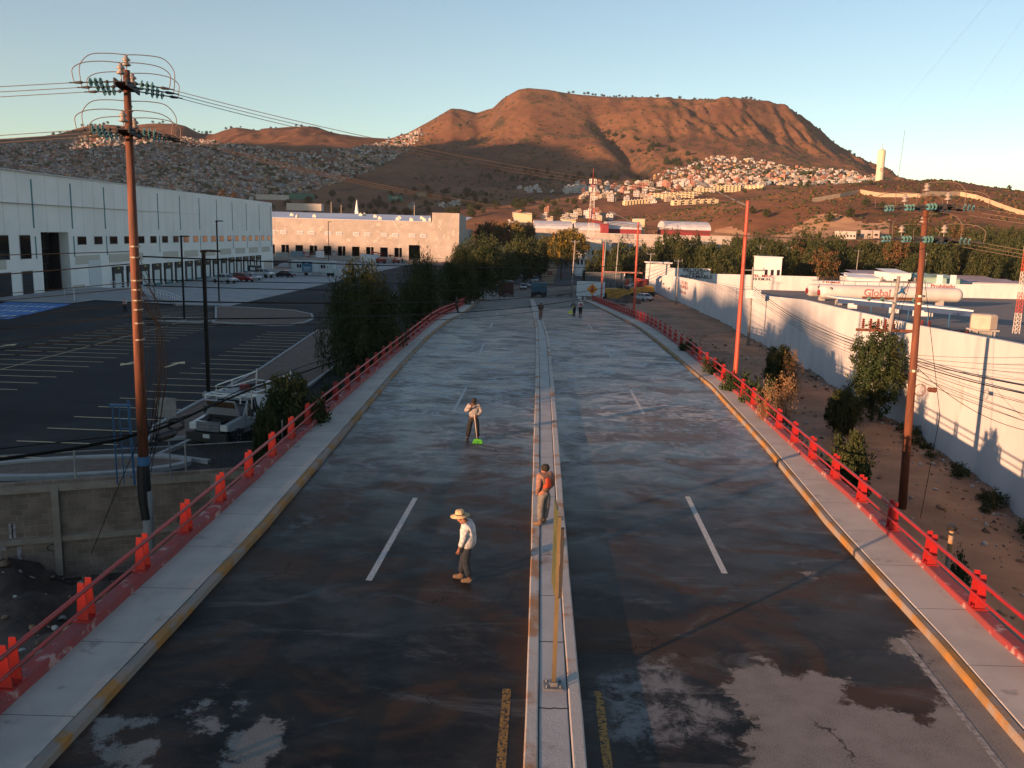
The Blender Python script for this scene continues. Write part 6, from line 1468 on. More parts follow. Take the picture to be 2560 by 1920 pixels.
# yellow motor scraper / grader
mk('cat_yellow', (.42, .22, .025), (.30, .16, .03), rough=.55, scale=1.2, detail=7)
def machine1():
    c = at(1545, 735, 172); t = thing('earthmoving_machine', 'yellow earthmoving machine parked beside the grey container', 'construction machine', (c[0], 172, gzf(c[0], 172)), R_(2))
    q = MB(); q.side([(-4.6, 2.0), (-4.4, 2.3), (1.4, 2.3), (2.2, 1.7), (4.4, 1.7), (4.4, 1.2), (1.0, 1.1), (.3, .35), (-2.2, .35), (-3.0, 1.2)], -1.2, 1.2)
    V = [(v[1], v[0], v[2]) for v in q.v]; q.v = V; q.obj('bowl', MT['cat_yellow'], t, fixn=True)
    q = MB(); q.box((3.3, 0, 2.05), (2.0, 1.3, .8)); q.obj('engine_cover', MT['cat_yellow'], t)
    q = MB()
    for x in (-.2, 1.3):
        for y in (-.6, .6): q.tube([(x, y, 2.3), (x, y, 3.9)], .06, 5)
    q.box((.55, 0, 3.95), (1.9, 1.5, .12)); q.box((.5, 0, 2.6), (.7, .6, .6)); q.obj('cab_frame', MT['black_trim'], t)
    q = MB(); q.tube([(-1.6, 0, 2.3), (-1.6, 0, 3.5)], .07, 6); q.obj('exhaust', MT['black_trim'], t)
    for x in (-3.2, 2.9):
        for s_ in (-1, 1): wheel(t, x, s_*1.15, .8, .5, s=s_)
machine1()
def roller():
    c = at(1606, 735, 186); t = thing('road_roller', 'yellow road roller with a row of black rubber wheels, left end of the white wall', 'construction machine', (c[0], 186, gzf(c[0], 186)), R_(5))
    q = MB(); q.box((0, 0, 1.45), (4.6, 2.0, .9)); q.box((1.2, 0, 2.1), (1.8, 1.7, .5)); q.obj('body', MT['cat_yellow'], t)
    for k in range(6): q = MB(); q.lathe((-2.0+.8*k, -1.1, .55), [(.3, 0), (.55, .02), (.55, 2.1), (.3, 2.15)], (0, 1, 0), 16); q.obj('wheel', MT['rubber'], t)
    q = MB()
    for x in (-1.2, .4):
        for y in (-.7, .7): q.tube([(x, y, 1.9), (x, y, 3.5)], .05, 5)
    q.box((-.4, 0, 3.55), (2.0, 1.8, .1)); q.obj('canopy', MT['red_paint'], t)
roller()
# ---- trailer office
p = G(785, 689, zl); mk('trailer_wall', (.42, .46, .47), (.36, .40, .41), rough=.6, scale=3, st=(6, 1, .1)); mk('poster_blue', (.02, .10, .20), rough=.5)
t = thing('trailer_office', 'pale trailer office with a blue poster, parked behind the black car', 'trailer', (p[0], p[1], LZ(p[0], p[1])), R_(-3))
q = MB(); q.box((0, 0, 2.1), (10.2, 2.6, 2.6)); q.obj('body', MT['trailer_wall'], t); q = MB(); q.box((0, 0, 3.46), (10.5, 2.9, .12)); q.obj('roof', MT['roof_white'], t)
for x in (-3.2, 2.6): q = MB(); q.box((x, -1.32, 2.3), (1.3, .06, 1.0)); o = q.obj('window', MT['roof_white'], t); q = MB(); q.box((x-.28, -1.355, 2.3), (.5, .03, .85)); q.box((x+.32, -1.355, 2.3), (.45, .03, .85)); q.obj('pane', MT['window_dark'], o)
q = MB(); q.box((.9, -1.32, 2.05), (.9, .06, 2.0)); q.obj('door', MT['roof_white'], t)
q = MB(); q.box((-1.3, -1.36, 2.15), (2.4, .06, 2.4)); o = q.obj('poster', MT['poster_blue'], t); q = MB()
for z, w_ in ((2.9, .9), (2.05, 1.9), (1.75, 1.5), (1.35, 1.8)): q.box((-1.3, -1.395, z), (w_, .02, .12))
q.obj('poster_text', MT['shutter'], o)
q = MB(); q.box((0, 0, .55), (10, 2.3, .25)); q.box((5.7, 0, 1.2), (1.3, 2.2, 1.1)); q.obj('chassis', MT['trailer_wall'], t)
for x in (-1.6, 3.9, 4.8): wheel(t, x, -1.1, .45, .25, s=-1)
q = MB(); q.box((1.2, -2.0, .5), (1.8, 1.0, .1)); 
for x in (.35, 2.05): q.tube([(x, -2.45, 0), (x, -2.45, 1.6)], .03, 5)
q.obj('steps', MT['metal_grey'], t)
# construction clutter before the concrete warehouse
for i, (x, y, Y, w_, h, m, lb, cat) in enumerate([(745, 641, 318, 5, 2.2, 'house_blue', 'blue tarp-covered stack of material before the concrete warehouse', 'stack'), (706, 640, 320, 4.5, 1.6, 'kerb_conc', 'grey heap of material at the left end of the concrete warehouse front', 'heap'), (800, 643, 310, 3.0, 2.6, 'rail_white', 'white tank on a frame before the concrete warehouse', 'tank'), (926, 644, 300, 7, 2.3, 'rail_white', 'white box trailer beside the red machine, before the concrete warehouse', 'trailer')]):
    p = at(x, y, Y); zb = -3.2; q = MB(); q.box((p[0], Y, zb+.6+h/2), (w_, 2.2, h), .1, taper=.9); q.box((p[0], Y, zb+.35), (w_*.9, 1.8, .5)); tag(q.obj('stored_goods' if i < 2 else 'site_tank' if i == 2 else 'box_trailer', MT[m]), lb, cat)
def lift(x, Y, lb, sc):
    p = at(x, 648, Y); t = thing('boom_lift', lb, 'construction machine', (p[0], Y, -3.2), .2, scale=sc); q = MB(); q.box((0, 0, 1.0), (3.2, 1.8, .9)); q.obj('base', MT['red_paint'], t); q = MB(); q.tube([(-1, 0, 1.5), (1.2, 0, 2.8), (-2.2, 0, 3.4)], .18, 6); q.box((-2.6, 0, 3.2), (.9, .9, .9)); q.obj('boom', MT['red_paint'], t)
    for a in (-1.1, 1.1):
        for b in (-.9, .9): wheel(t, a, b, .45, .3, s=1 if b > 0 else -1)
lift(952, 296, 'red boom lift at the left, before the big door of the concrete warehouse', 1.1); lift(990, 300, 'smaller red boom lift near the right end of the concrete warehouse front', .8); lift(775, 308, 'red lift frame beside the white tank, before the concrete warehouse', .8)
# low walls in front of the second warehouse
q = MB(); q.box((-70, 300, -2.6), (64, .5, 1.3)); tag(q.obj('low_wall', MT['tilt_conc']), 'long low concrete wall before the concrete warehouse openings', 'wall')
q = MB(); q.hexa([(-71, 268, -3.6), (-58, 262, -3.6), (-58, 264, -3.6), (-71, 270, -3.6)], [(-71, 268, -1.2), (-60, 262, -3.3), (-60, 264, -3.3), (-71, 270, -1.2)]); tag(q.obj('ramp_wall', MT['kerb_conc']), 'sloping concrete ramp wall at the far corner of the white warehouse', 'wall')
# ================================================================ PEOPLE
for n_, c_ in dict(skin=(.30, .13, .08), skin_dark=(.13, .055, .035), hair=(.012, .009, .008), hat_straw=(.50, .38, .22), hat_band=(.10, .07, .05), shirt_white=(.55, .55, .56), shirt_dusty=(.30, .275, .265), hoodie=(.24, .13, .10), hoodie_dark=(.10, .065, .055),
                   vest_orange=(.85, .09, .03), vest_red=(.50, .025, .03), jeans=(.022, .03, .042), jeans_grey=(.17, .16, .15), trousers_dark=(.016, .016, .018), trousers_tan=(.24, .14, .10), boots=(.24, .15, .09), boots_dark=(.03, .028, .026), helmet=(.55, .55, .5), dark_cloth=(.015, .014, .016)).items():
    mk(n_, c_, tuple(v*.62 for v in c_), rough=.85, scale=13, detail=6, bump=1.5, bscale=14)
mk('broom_green', (.10, .50, .03), (.07, .35, .02), rough=.7, scale=30); mk('stick', (.55, .45, .36), rough=.6)
def skinned(name, verts, edges, rad, m, parent, sub=1, root=0):
    me = bpy.data.meshes.new(name); me.from_pydata([tuple(v) for v in verts], edges, []); o = bpy.data.objects.new(name, me); COL.objects.link(o)
    md = o.modifiers.new('skin', 'SKIN'); md.use_smooth_shade = True
    for i, r in enumerate(rad):
        s_ = me.skin_vertices[0].data[i]; s_.radius = (r, r) if not isinstance(r, tuple) else r; s_.use_root = (i == root)
    sb = o.modifiers.new('sub', 'SUBSURF'); sb.levels = sub; sb.render_levels = sub
    dg = bpy.context.evaluated_depsgraph_get(); dg.update(); nm = bpy.data.meshes.new_from_object(o.evaluated_get(dg)); nm.name = name
    bpy.data.objects.remove(o); nm.materials.clear(); nm.materials.append(m)
    for p in nm.polygons: p.use_smooth = True
    o2 = bpy.data.objects.new(name, nm); COL.objects.link(o2); o2.parent = parent; return o2
def fingers(V, E, Rd, wi, wrist, fdir, pdir, side, curl=.5):
    """palm and five fingers: fdir along the hand, pdir = palm normal"""
    f = Vector(fdir).normalized(); p = Vector(pdir).normalized(); l = f.cross(p)*side
    pc = Vector(wrist)+f*.055; V.append(pc); Rd.append(.030); E.append((wi, len(V)-1)); pi_ = len(V)-1
    for k, (o, L) in enumerate(((-.030, .062), (-.010, .075), (.010, .070), (.030, .055))):
        a = pc+f*.045+l*o; b = a+f*L*.5*(1-.3*curl)+p*L*.35*curl; c = b+f*L*.4*(1-curl)+p*L*.5*curl
        s = len(V); V += [a, b, c]; Rd += [.0105, .009, .0075]; E += [(pi_, s), (s, s+1), (s+1, s+2)]
    a = pc-l*.036-f*.01; b = a-l*.018+f*.035+p*.012; s = len(V); V += [a, b]; Rd += [.012, .0095]; E += [(pi_, s), (s, s+1)]
def person(label, loc, rz, S, J, mats, extra=None, group=None):
    """J: joints in local frame (x right, y forward, z up)"""
    t = thing('person', label, 'person', loc, rz, group, S)
    g = lambda k: Vector(J[k])
    names = ['pel', 'waist', 'chest', 'neck', 'head0', 'head1', 'shR', 'elR', 'wrR', 'shL', 'elL', 'wrL', 'hiR', 'knR', 'anR', 'toR', 'hiL', 'knL', 'anL', 'toL']
    V = [g(n) for n in names]; ix = {n: i for i, n in enumerate(names)}
    rd = dict(pel=(.15, .11), waist=(.135, .10), chest=(.16, .115), neck=.058, head0=.085, head1=.082, shR=.07, shL=.07, elR=.042, elL=.042, wrR=.028, wrL=.028, hiR=.09, hiL=.09, knR=.058, knL=.058, anR=.040, anL=.040, toR=.034, toL=.034)
    Rd = [rd[n] for n in names]
    E = [('pel', 'waist'), ('waist', 'chest'), ('chest', 'neck'), ('neck', 'head0'), ('head0', 'head1'), ('chest', 'shR'), ('shR', 'elR'), ('elR', 'wrR'), ('chest', 'shL'), ('shL', 'elL'), ('elL', 'wrL'), ('pel', 'hiR'), ('hiR', 'knR'), ('knR', 'anR'), ('anR', 'toR'), ('pel', 'hiL'), ('hiL', 'knL'), ('knL', 'anL'), ('anL', 'toL')]
    E = [(ix[a], ix[b]) for a, b in E]
    fd = Vector(J.get('face', (0, 1, -.05))).normalized()
    # face: chin and nose grow out of the head
    h0 = g('head0'); h1 = g('head1'); c = (h0+h1)/2
    V.append(h0+fd*.055+Vector((0, 0, -.035))); Rd.append(.032); E.append((ix['head0'], len(V)-1))
    V.append(c+fd*.098); Rd.append(.012); E.append((ix['head0'], len(V)-1))
    for s_, w_, e_ in ((1, 'wrR', 'elR'), (-1, 'wrL', 'elL')):
        d = (g(w_)-g(e_)).normalized(); pn = Vector(J.get('palm'+w_[-1], (-s_, 0, 0))); fingers(V, E, Rd, ix[w_], g(w_), J.get('hand'+w_[-1], d), pn, s_, J.get('curl', .5))
    Rd = [(r*1.1 if not isinstance(r, tuple) else r) if i < 20 else r for i, r in enumerate(Rd)]
    skinned('body', V, E, Rd, MT[mats.get('skin', 'skin')], t)
    # face details
    sd = fd.cross(Vector((0, 0, 1))).normalized(); up = sd.cross(fd)
    q = MB()
    for s_ in (-1, 1): q.lathe(c+fd*.082+sd*s_*.032+up*.012, [(.004, 0), (.012, .003), (.004, .008)], fd, 8)
    q.box(c+fd*.088-up*.055, (.05, .012, .010)); q.obj('eyes_and_mouth', MT['hair'], t)
    q = MB()
    for s_ in (-1, 1): q.lathe(c+sd*s_*.078-up*.01, [(.012, 0), (.028, .006), (.02, .016)], sd*s_, 8)
    q.obj('ear', MT[mats.get('skin', 'skin')], t, smooth=True)
    # shirt
    sw = J.get('shirtw', 1.); hem = g('pel').lerp(g('waist'), .0)+Vector((0, 0, J.get('hem', -.06)))
    V = [hem, g('waist'), g('chest'), g('neck')+Vector((0, 0, -.05)), g('shR'), g('elR'), g('elR').lerp(g('wrR'), J.get('sleeve', .93)), g('shL'), g('elL'), g('elL').lerp(g('wrL'), J.get('sleeve', .93))]
    skinned('shirt', V, [(0, 1), (1, 2), (2, 3), (2, 4), (4, 5), (5, 6), (2, 7), (7, 8), (8, 9)], [(.215*sw, .17*sw), (.20*sw, .16*sw), (.215*sw, .17*sw), .09, .112, .082, .062, .112, .082, .062], MT[mats['shirt']], t)
    V = [g('pel')+Vector((0, 0, .05)), g('pel'), g('hiR'), g('knR'), g('anR')+Vector((0, 0, .03)), g('hiL'), g('knL'), g('anL')+Vector((0, 0, .03))]
    skinned('trousers', V, [(0, 1), (1, 2), (2, 3), (3, 4), (1, 5), (5, 6), (6, 7)], [(.18, .14), (.19, .15), .132, .102, .092, .132, .102, .092], MT[mats['legs']], t, root=1)
    for a, b in (('anR', 'toR'), ('anL', 'toL')):
        A, B = g(a), g(b); d = (B-A); d.z = 0; d = d.normalized(); zb = min(A.z, B.z)-.055
        V = [A+Vector((0, 0, .05)), A+Vector((0, 0, -.02)), A-d*.05+Vector((0, 0, zb-A.z+.04)), A.lerp(B, .55)+Vector((0, 0, -.012)), B+d*.05+Vector((0, 0, .0))]
        skinned('shoe', V, [(0, 1), (1, 2), (1, 3), (3, 4)], [.07, .072, .058, .064, .05], MT[mats['shoes']], t, root=1)
    hd = mats.get('head', 'hair')
    if hd == 'hat':
        ax = (h1-h0).normalized()*.85+Vector((0, 0, .3))-fd*.08; ax.normalize(); hc = c+ax*.045
        q = MB(); q.lathe(hc, [(.10, 0), (.225, -.012), (.23, 0), (.112, .018), (.108, .08), (.095, .125), (.06, .145), (.02, .135)], ax, 22); q.obj('hat', MT['hat_straw'], t, smooth=True)
        q = MB(); q.lathe(hc+ax*.02, [(.114, 0), (.1125, .028)], ax, 22); q.obj('hat_band', MT['hat_band'], t, smooth=True)
        V = [c-fd*.03, c-fd*.06-Vector((0, 0, .07))]; skinned('hair', V, [(0, 1)], [.093, .06], MT['hair'], t)
    elif hd == 'helmet':
        q = MB(); q.lathe(c+Vector((0, 0, .03)), [(.135, -.012), (.12, .0), (.118, .05), (.09, .1), (.03, .125)], (0, 0, 1), 16); q.obj('helmet', MT['helmet'], t, smooth=True)
    elif hd == 'hood':
        V = [c+Vector((0, 0, .02))-fd*.02, h0-fd*.04-Vector((0, 0, .09))]; skinned('hood', V, [(0, 1)], [.118, .10], MT[mats.get('hoodc', mats['shirt'])], t)
    elif hd == 'cap':
        q = MB(); q.lathe(c+Vector((0, 0, .02)), [(.098, -.02), (.105, .02), (.09, .085), (.03, .115)], (0, 0, 1), 16); q.hexa([c+fd*.07-sd*.07+up*.03, c+fd*.07+sd*.07+up*.03, c+fd*.16+sd*.05+up*.015, c+fd*.16-sd*.05+up*.015], [c+fd*.07-sd*.07+up*.045, c+fd*.07+sd*.07+up*.045, c+fd*.16+sd*.05+up*.025, c+fd*.16-sd*.05+up*.025]); q.obj('cap', MT['hair'], t, smooth=True)
    else:
        q = MB(); q.lathe(c-fd*.022+Vector((0, 0, .0)), [(.06, -.085), (.10, -.06), (.118, -.01), (.117, .03), (.098, .08), (.06, .108), (.02, .118)], (0, 0, 1), 16); q.obj('hair', MT['hair'], t, smooth=True)
    if mats.get('vest'):
        V = [g('pel')+Vector((0, 0, .06)), g('waist')+Vector((0, 0, .04)), g('chest')+Vector((0, 0, .01)), g('neck')+Vector((0, 0, -.075))]; skinned('vest', V, [(0, 1), (1, 2), (2, 3)], [(.225*sw, .18*sw), (.215, .175), (.225, .18), .115], MT[mats['vest']], t)
        q = MB(); w = g('waist').lerp(g('chest'), .35); q.lathe(w, [(.20, -.02), (.20, .02)], g('chest')-g('waist'), 16); 
    return t
def J0(**k):
    j = dict(pel=(0, 0, .95), waist=(0, .01, 1.10), chest=(0, .0, 1.32), neck=(0, .01, 1.47), head0=(0, .03, 1.565), head1=(0, .03, 1.635), shR=(.19, 0, 1.40), elR=(.24, -.02, 1.13), wrR=(.23, .06, .88), shL=(-.19, 0, 1.40), elL=(-.24, -.02, 1.13), wrL=(-.23, .06, .88),
             hiR=(.09, 0, .90), knR=(.10, .02, .50), anR=(.10, -.01, .09), toR=(.12, .13, .05), hiL=(-.09, 0, .90), knL=(-.10, .02, .50), anL=(-.10, -.01, .09), toL=(-.12, .13, .05)); j.update(k); return j
person('man in a straw hat and loose white shirt looking down, standing on the wet road', (-.93, 18.7, .0), R_(82), 1.0,
       J0(waist=(0, -.03, 1.10), chest=(0, -.01, 1.33), neck=(0, .09, 1.45), head0=(0, .17, 1.515), head1=(0, .185, 1.58), face=(0, .85, -.55), shR=(.18, .02, 1.39), shL=(-.18, .02, 1.39), elR=(.24, .04, 1.12), wrR=(.22, .10, .86), elL=(-.25, .05, 1.12), wrL=(-.23, .15, .86),
          knR=(.10, .10, .51), anR=(.10, .16, .10), toR=(.10, .31, .055), knL=(-.08, .03, .50), anL=(-.09, -.08, .10), toL=(-.1, .07, .055), shirtw=1.3, hem=-.16, sleeve=.8), dict(shirt='shirt_white', legs='jeans', shoes='boots', head='hat'))
person('man in a pale sweatshirt leaning on a green broom, one hand raised to his chin', (-1.46, 32.4, 0), R_(184), 1.0,
       J0(face=(.05, .85, -.5), neck=(0, .05, 1.46), head0=(0.0, .09, 1.54), head1=(0, .105, 1.61), shR=(.19, .02, 1.39), elR=(.33, .06, 1.16), wrR=(.14, .24, 1.33), shL=(-.19, .02, 1.39), elL=(-.30, .08, 1.15), wrL=(-.10, .25, 1.02), handR=(-.5, .2, .8), handL=(.6, .4, -.5), palmR=(-.3, -.9, 0), palmL=(.3, -.3, -.9), curl=.8,
          hiR=(.10, 0, .90), knR=(.17, .03, .50), anR=(.22, .05, .09), toR=(.24, .19, .05), hiL=(-.10, 0, .90), knL=(-.14, 0, .50), anL=(-.17, -.08, .09), toL=(-.2, .06, .05), sleeve=.9), dict(shirt='shirt_dusty', legs='trousers_dark', shoes='boots_dark', head='cap', skin='skin_dark'))
t = thing('push_broom', 'broom with a bright green head held upright by the man in the pale sweatshirt', 'broom', (-1.46, 32.4, 0)); hx = .05
q = MB(); q.tube([(.04, -.34, 1.12), (.17, -.42, .13)], .016, 8); q.obj('handle', MT['stick'], t, smooth=True)
q = MB(); q.hexa([(.0, -.50, .0), (.38, -.50, .0), (.38, -.34, .0), (.0, -.34, .0)], [(.05, -.46, .16), (.32, -.46, .16), (.32, -.38, .16), (.05, -.38, .16)]); 
for k in range(26): a = random.uniform(0, .38); b = random.uniform(-.5, -.34); q.tube([(a, b, .1), (a+random.uniform(-.06, .06), b+random.uniform(-.06, .03), .005)], .012, 4)
q.obj('bristles', MT['broom_green'], t)
person('man in an orange vest over a brown hoodie, standing on the median', (.96, 22.2, .2), R_(38), 1.0,
       J0(face=(-.5, .85, .0), shR=(.19, 0, 1.40), elR=(.25, -.05, 1.13), wrR=(.16, .12, .95), shL=(-.19, 0, 1.40), elL=(-.26, -.06, 1.13), wrL=(-.17, .1, .93), knL=(-.10, .03, .5), anL=(-.12, .0, .09), toL=(-.22, .12, .05), hiR=(.09, 0, .9), anR=(.1, .08, .09), toR=(.1, .22, .05), hem=-.02), dict(shirt='hoodie', legs='jeans_grey', shoes='boots', head='hair', vest='vest_orange'))
person('person in a brown hooded top and tan trousers walking away on the far median', (2.55, 81, zd(81)+.19), R_(4), 1.0, J0(elR=(.22, -.08, 1.12), wrR=(.14, .1, .98), elL=(-.22, -.08, 1.12), wrL=(-.14, .1, .98), anR=(.06, .1, .1), toR=(.07, .23, .05)), dict(shirt='hoodie_dark', legs='trousers_tan', shoes='boots_dark', head='hood'))
person('worker in a red vest over a white shirt, beside the bending worker in grey', (7.5, 96, zd(96)), R_(5), 1.02, J0(elR=(.27, -.02, 1.12), wrR=(.27, .12, .9)), dict(shirt='shirt_white', legs='trousers_dark', shoes='boots_dark', head='helmet', vest='vest_red'))
person('worker in grey bending beside the one in the red vest', (6.85, 96.6, zd(96.6)), R_(35), 1.0, J0(waist=(0, .06, 1.08), chest=(0, .16, 1.27), neck=(0, .26, 1.38), head0=(0, .33, 1.43), head1=(0, .34, 1.5), shR=(.18, .18, 1.34), shL=(-.18, .18, 1.34), elR=(.2, .3, 1.1), wrR=(.1, .42, .92), elL=(-.2, .3, 1.1), wrL=(-.1, .42, .92)), dict(shirt='jeans_grey', legs='jeans', shoes='boots_dark', head='hood', hoodc='jeans_grey'))
mk('lime', (.5, .55, .05), rough=.5); q = MB(); q.tube([(6.75, 96.1, zd(96)+1.0), (6.4, 95.7, zd(96)+.45)], .03, 6); q.box((6.35, 95.65, zd(96)+.35), (.5, .35, .3), .4, taper=.7); tag(q.obj('cutting_tool', MT['lime']), 'yellow-green power tool held by the bending worker in grey', 'tool')
person('worker in an orange vest and pale helmet on the dark parking lot', (-49.3, 107.6, zl(107.6)), R_(160), 1.05, J0(knR=(.1, .12, .5), anR=(.1, .14, .1), toR=(.1, .28, .05), anL=(-.1, -.15, .1), toL=(-.1, 0, .05)), dict(shirt='shirt_white', legs='trousers_dark', shoes='boots_dark', head='helmet', vest='vest_orange'))
dp = G(985*D_, 668*D_, zd); person('person in dark clothes leaning against the far left railing under the trees', (-6.2, 92, zd(92)+.17), R_(-110), 1.05, J0(pel=(0, -.08, .95), hiR=(.09, -.08, .9), hiL=(-.09, -.08, .9), waist=(0, -.1, 1.1), chest=(0, -.12, 1.3), neck=(0, -.1, 1.45), head0=(0, -.08, 1.55), head1=(0, -.08, 1.62), shR=(.19, -.12, 1.39), shL=(-.19, -.12, 1.39), anR=(.1, .15, .09), toR=(.1, .29, .05), anL=(-.1, .1, .09), toL=(-.1, .24, .05)), dict(shirt='dark_cloth', legs='dark_cloth', shoes='boots_dark', head='hair'))
for i, (x, Y, lb) in enumerate(((985, 297, 'worker in orange standing beside the smaller red boom lift'), (1006, 299, 'worker in dark clothes right of the smaller red boom lift'))):
    p = at(x, 652, Y); person(lb, (p[0], Y, -3.2), R_(170), 1.1, J0(), dict(shirt='vest_orange' if i == 0 else 'dark_cloth', legs='trousers_dark', shoes='boots_dark', head='helmet'))
# ================================================================ ROAD WORKS, AVENUE, GAS YARD, FAR BUILDINGS
mk('milled', (.05, .042, .038), (.10, .075, .06), rough=.95, scale=.35, detail=10, bump=1.2, bscale=3, c3=(.16, .15, .145), s3=.35, lo3=.52, hi3=.66)
gl_f = lambda X, Y: gzf(X, Y)
sheet('road_works', [(-16, 152), (20, 152), (24, 195), (16, 240), (-6, 236), (-20, 205)], gl_f, .05, MT['milled'], 2.)
mk('dusty_road', (.15, .115, .09), (.20, .16, .13), rough=.95, scale=.15, detail=9, st=(1, .3, 1))
sheet('crossing_road', [(-20, 206), (-6, 236), (16, 240), (24, 196), (150, 196), (150, 214), (30, 222), (22, 262), (-12, 262), (-40, 222)], gl_f, .045, MT['dusty_road'], 4.)
sheet('avenue', [(-12, 262), (22, 262), (52, 560), (-42, 560)], lambda X, Y: gzf(X, Y) if Y < 335 else float(TZ(X, Y)), .12, MT['asphalt_road'], 6.)
mk('median_soil', (.20, .14, .07), (.15, .11, .06), rough=1., scale=.5)
mdp = [(9.5, 268), (12, 268), (20, 400), (26, 560), (18, 560), (9, 400)]
sheet('avenue_median', mdp, lambda X, Y: gzf(X, Y) if Y < 335 else float(TZ(X, Y)), .3, MT['median_soil'], 6.)
# left white wall by the avenue, container, toilet, debris
q = MB(); q.box((-13.2, 196, -3.2), (.35, 62, 5.6), R_(3)); tag(q.obj('boundary_wall', MT['white_wall']), 'white wall left of the road works, behind the dark red container', 'wall')
mk('container_red', (.075, .012, .012), (.05, .012, .012), rough=.6, scale=1, st=(8, 1, 1))
c = at(1247, 722, 170); t = thing('container', 'dark red debris container against the white wall by the road works', 'container', (c[0]-.3, 171, gzf(c[0], 171)), R_(3)); q = MB()
q.box((0, 0, 1.45), (6.4, 2.4, 2.7)); 
for k in range(16): q.box((-3+.4*k, -1.22, 1.45), (.14, .08, 2.6))
q.obj('body', MT['container_red'], t); q = MB(); q.add([(-3.3, -1.3, 2.9), (3.3, -1.3, 2.75), (3.3, 1.3, 3.0), (-3.3, 1.3, 3.35), (0, 0, 3.5)], [(0, 1, 4), (1, 2, 4), (2, 3, 4), (3, 0, 4)]); q.obj('cover', MT['black_trim'], t)
mk('blue_plastic', (.02, .05, .16), rough=.5); c = at(1236, 734, 163); t = thing('portable_toilet', 'blue portable toilet beside the dark red container', 'toilet', (c[0], 163, gzf(c[0], 163))); q = MB(); q.box((0, 0, 1.1), (1.15, 1.15, 2.2)); q.obj('cabin', MT['blue_plastic'], t); q = MB(); q.box((0, 0, 2.28), (1.2, 1.2, .16), taper=.8); q.obj('roof', MT['rail_white'], t); q = MB(); q.box((0, -.59, 1.05), (.7, .03, 1.9)); q.obj('door', MT['poster_blue'], t)
def heap(x, Y, w_, h, m, lb, cat='heap'):
    p = at(x, 735, Y); zb = gzf(p[0], Y); r = np.random.RandomState(int(x)); n = 14; V = [(0, 0, h)]
    for k, rad in enumerate((.35, .7, 1.)):
        for i in range(n): a = i*6.283/n; rr_ = rad*w_/2*(1+.18*r.normal()); V.append((rr_*math.cos(a), rr_*math.sin(a)*.8, h*(1-rad)*(1+.15*r.normal())-(.15 if k == 2 else 0)))
    F = [(0, 1+i, 1+(i+1) % n) for i in range(n)]+[(1+k*n+i, 1+(k+1)*n+i, 1+(k+1)*n+(i+1) % n, 1+k*n+(i+1) % n) for k in range(2) for i in range(n)]
    q = MB(); q.v = V; q.f = F; q.m = [0]*len(F); o = q.obj('debris_heap', MT[m]); o.location = (p[0], Y, zb); tag(o, lb, cat)
heap(1205, 158, 6.5, 2.4, 'kerb_conc', 'grey heap of gravel beneath the tree, left of the blue toilet'); heap(1268, 164, 3, .9, 'dirt_dark', 'low dark heap in front of the dark red container')
heap(1230, 158, 3, 1.2, 'metal_black', 'black pile of bags left of the blue toilet'); heap(1570, 160, 6, 1.6, 'dirt_dark', 'dark heap of rubble beside the white sedan'); heap(1485, 163, 5, 1.2, 'dirt', 'small soil heap below the yellow diamond sign')
for i in range(16): heap(1375+random.uniform(0, 150), random.uniform(172, 196), random.uniform(1.2, 3.2), random.uniform(.3, .7), 'milled', 'lump of broken asphalt in the road works beyond the bridge', 'rubble')
for o in list(COL.objects):
    if o.get('category') == 'rubble': o['group'] = 'lumps of broken asphalt in the road works'
# grey metal site fence + hut + signs
c = at(1494, 700, 185); q = MB(); q.box((c[0]+1.5, 185, gzf(c[0], 185)+2.6), (8.4, .15, 5.2)); 
for k in range(21): q.box((c[0]+1.5-4.1+.41*k, 184.9, gzf(c[0], 185)+2.6), (.08, .1, 5.1))
mk('corrugated', (.07, .08, .09), (.11, .12, .13), rough=.6, scale=2, st=(3, 1, .2)); tag(q.obj('site_fence', MT['corrugated']), 'dark grey corrugated metal fence behind the roadwork signs', 'fence')
c = at(1543, 705, 190); zb = gzf(c[0], 190); t = thing('site_hut', 'white site hut with a red roof edge behind the yellow machine', 'hut', (c[0], 191, zb)); q = MB(); q.box((0, 0, 2.4), (3.2, 2.4, 4.8)); q.obj('wall', MT['rail_white'], t); q = MB(); q.box((1.2, .5, 4.95), (8.5, 3.4, .2)); q.obj('roof', MT['house_pink'], t); q = MB(); q.box((.5, -1.23, 3.2), (.8, .05, .8)); q.obj('window', MT['window_dark'], t)
c = at(1480, 742, 154); zb = gzf(c[0], 154)-.2; t = thing('warning_sign', 'orange diamond roadwork sign on a post at the far end of the right railing', 'sign', (c[0], 154, zb)); mk('sign_orange', (.62, .22, .02), rough=.4); mk('sign_mark', (.3, .02, .01), rough=.5)
hs = at(1480, 723, 154)[2]-zb; q = MB(); q.tube([(0, 0, -.4), (0, 0, hs+.8)], .06, 6); q.obj('post', MT['metal_grey'], t)
def diamond(q, r, y, z): q.hexa([(0, y, z-r), (r, y, z), (0, y, z+r), (-r, y, z)], [(0, y-.03, z-r), (r, y-.03, z), (0, y-.03, z+r), (-r, y-.03, z)])
q = MB(); diamond(q, 1.02, -.07, hs); o = q.obj('panel', MT['sign_orange'], t, fixn=True); q = MB(); q.box((0, -.12, hs-.25), (.55, .02, .5)); q.box((0, -.12, hs+.2), (.4, .02, .3)); q.lathe((0, -.11, hs+.5), [(.13, 0), (.13, .02)], (0, -1, 0), 10); q.obj('symbol', MT['sign_mark'], o)
c = at(1477, 716, 158); zb = gzf(c[0], 158); t = thing('sign_board', 'blank white board on two posts behind the orange diamond sign', 'sign', (c[0], 158, zb)); hb = at(1477, 722, 158)[2]-zb
q = MB(); q.box((0, 0, hb), (5.2, .1, 2.7)); q.obj('board', MT['shutter'], t); q = MB(); 
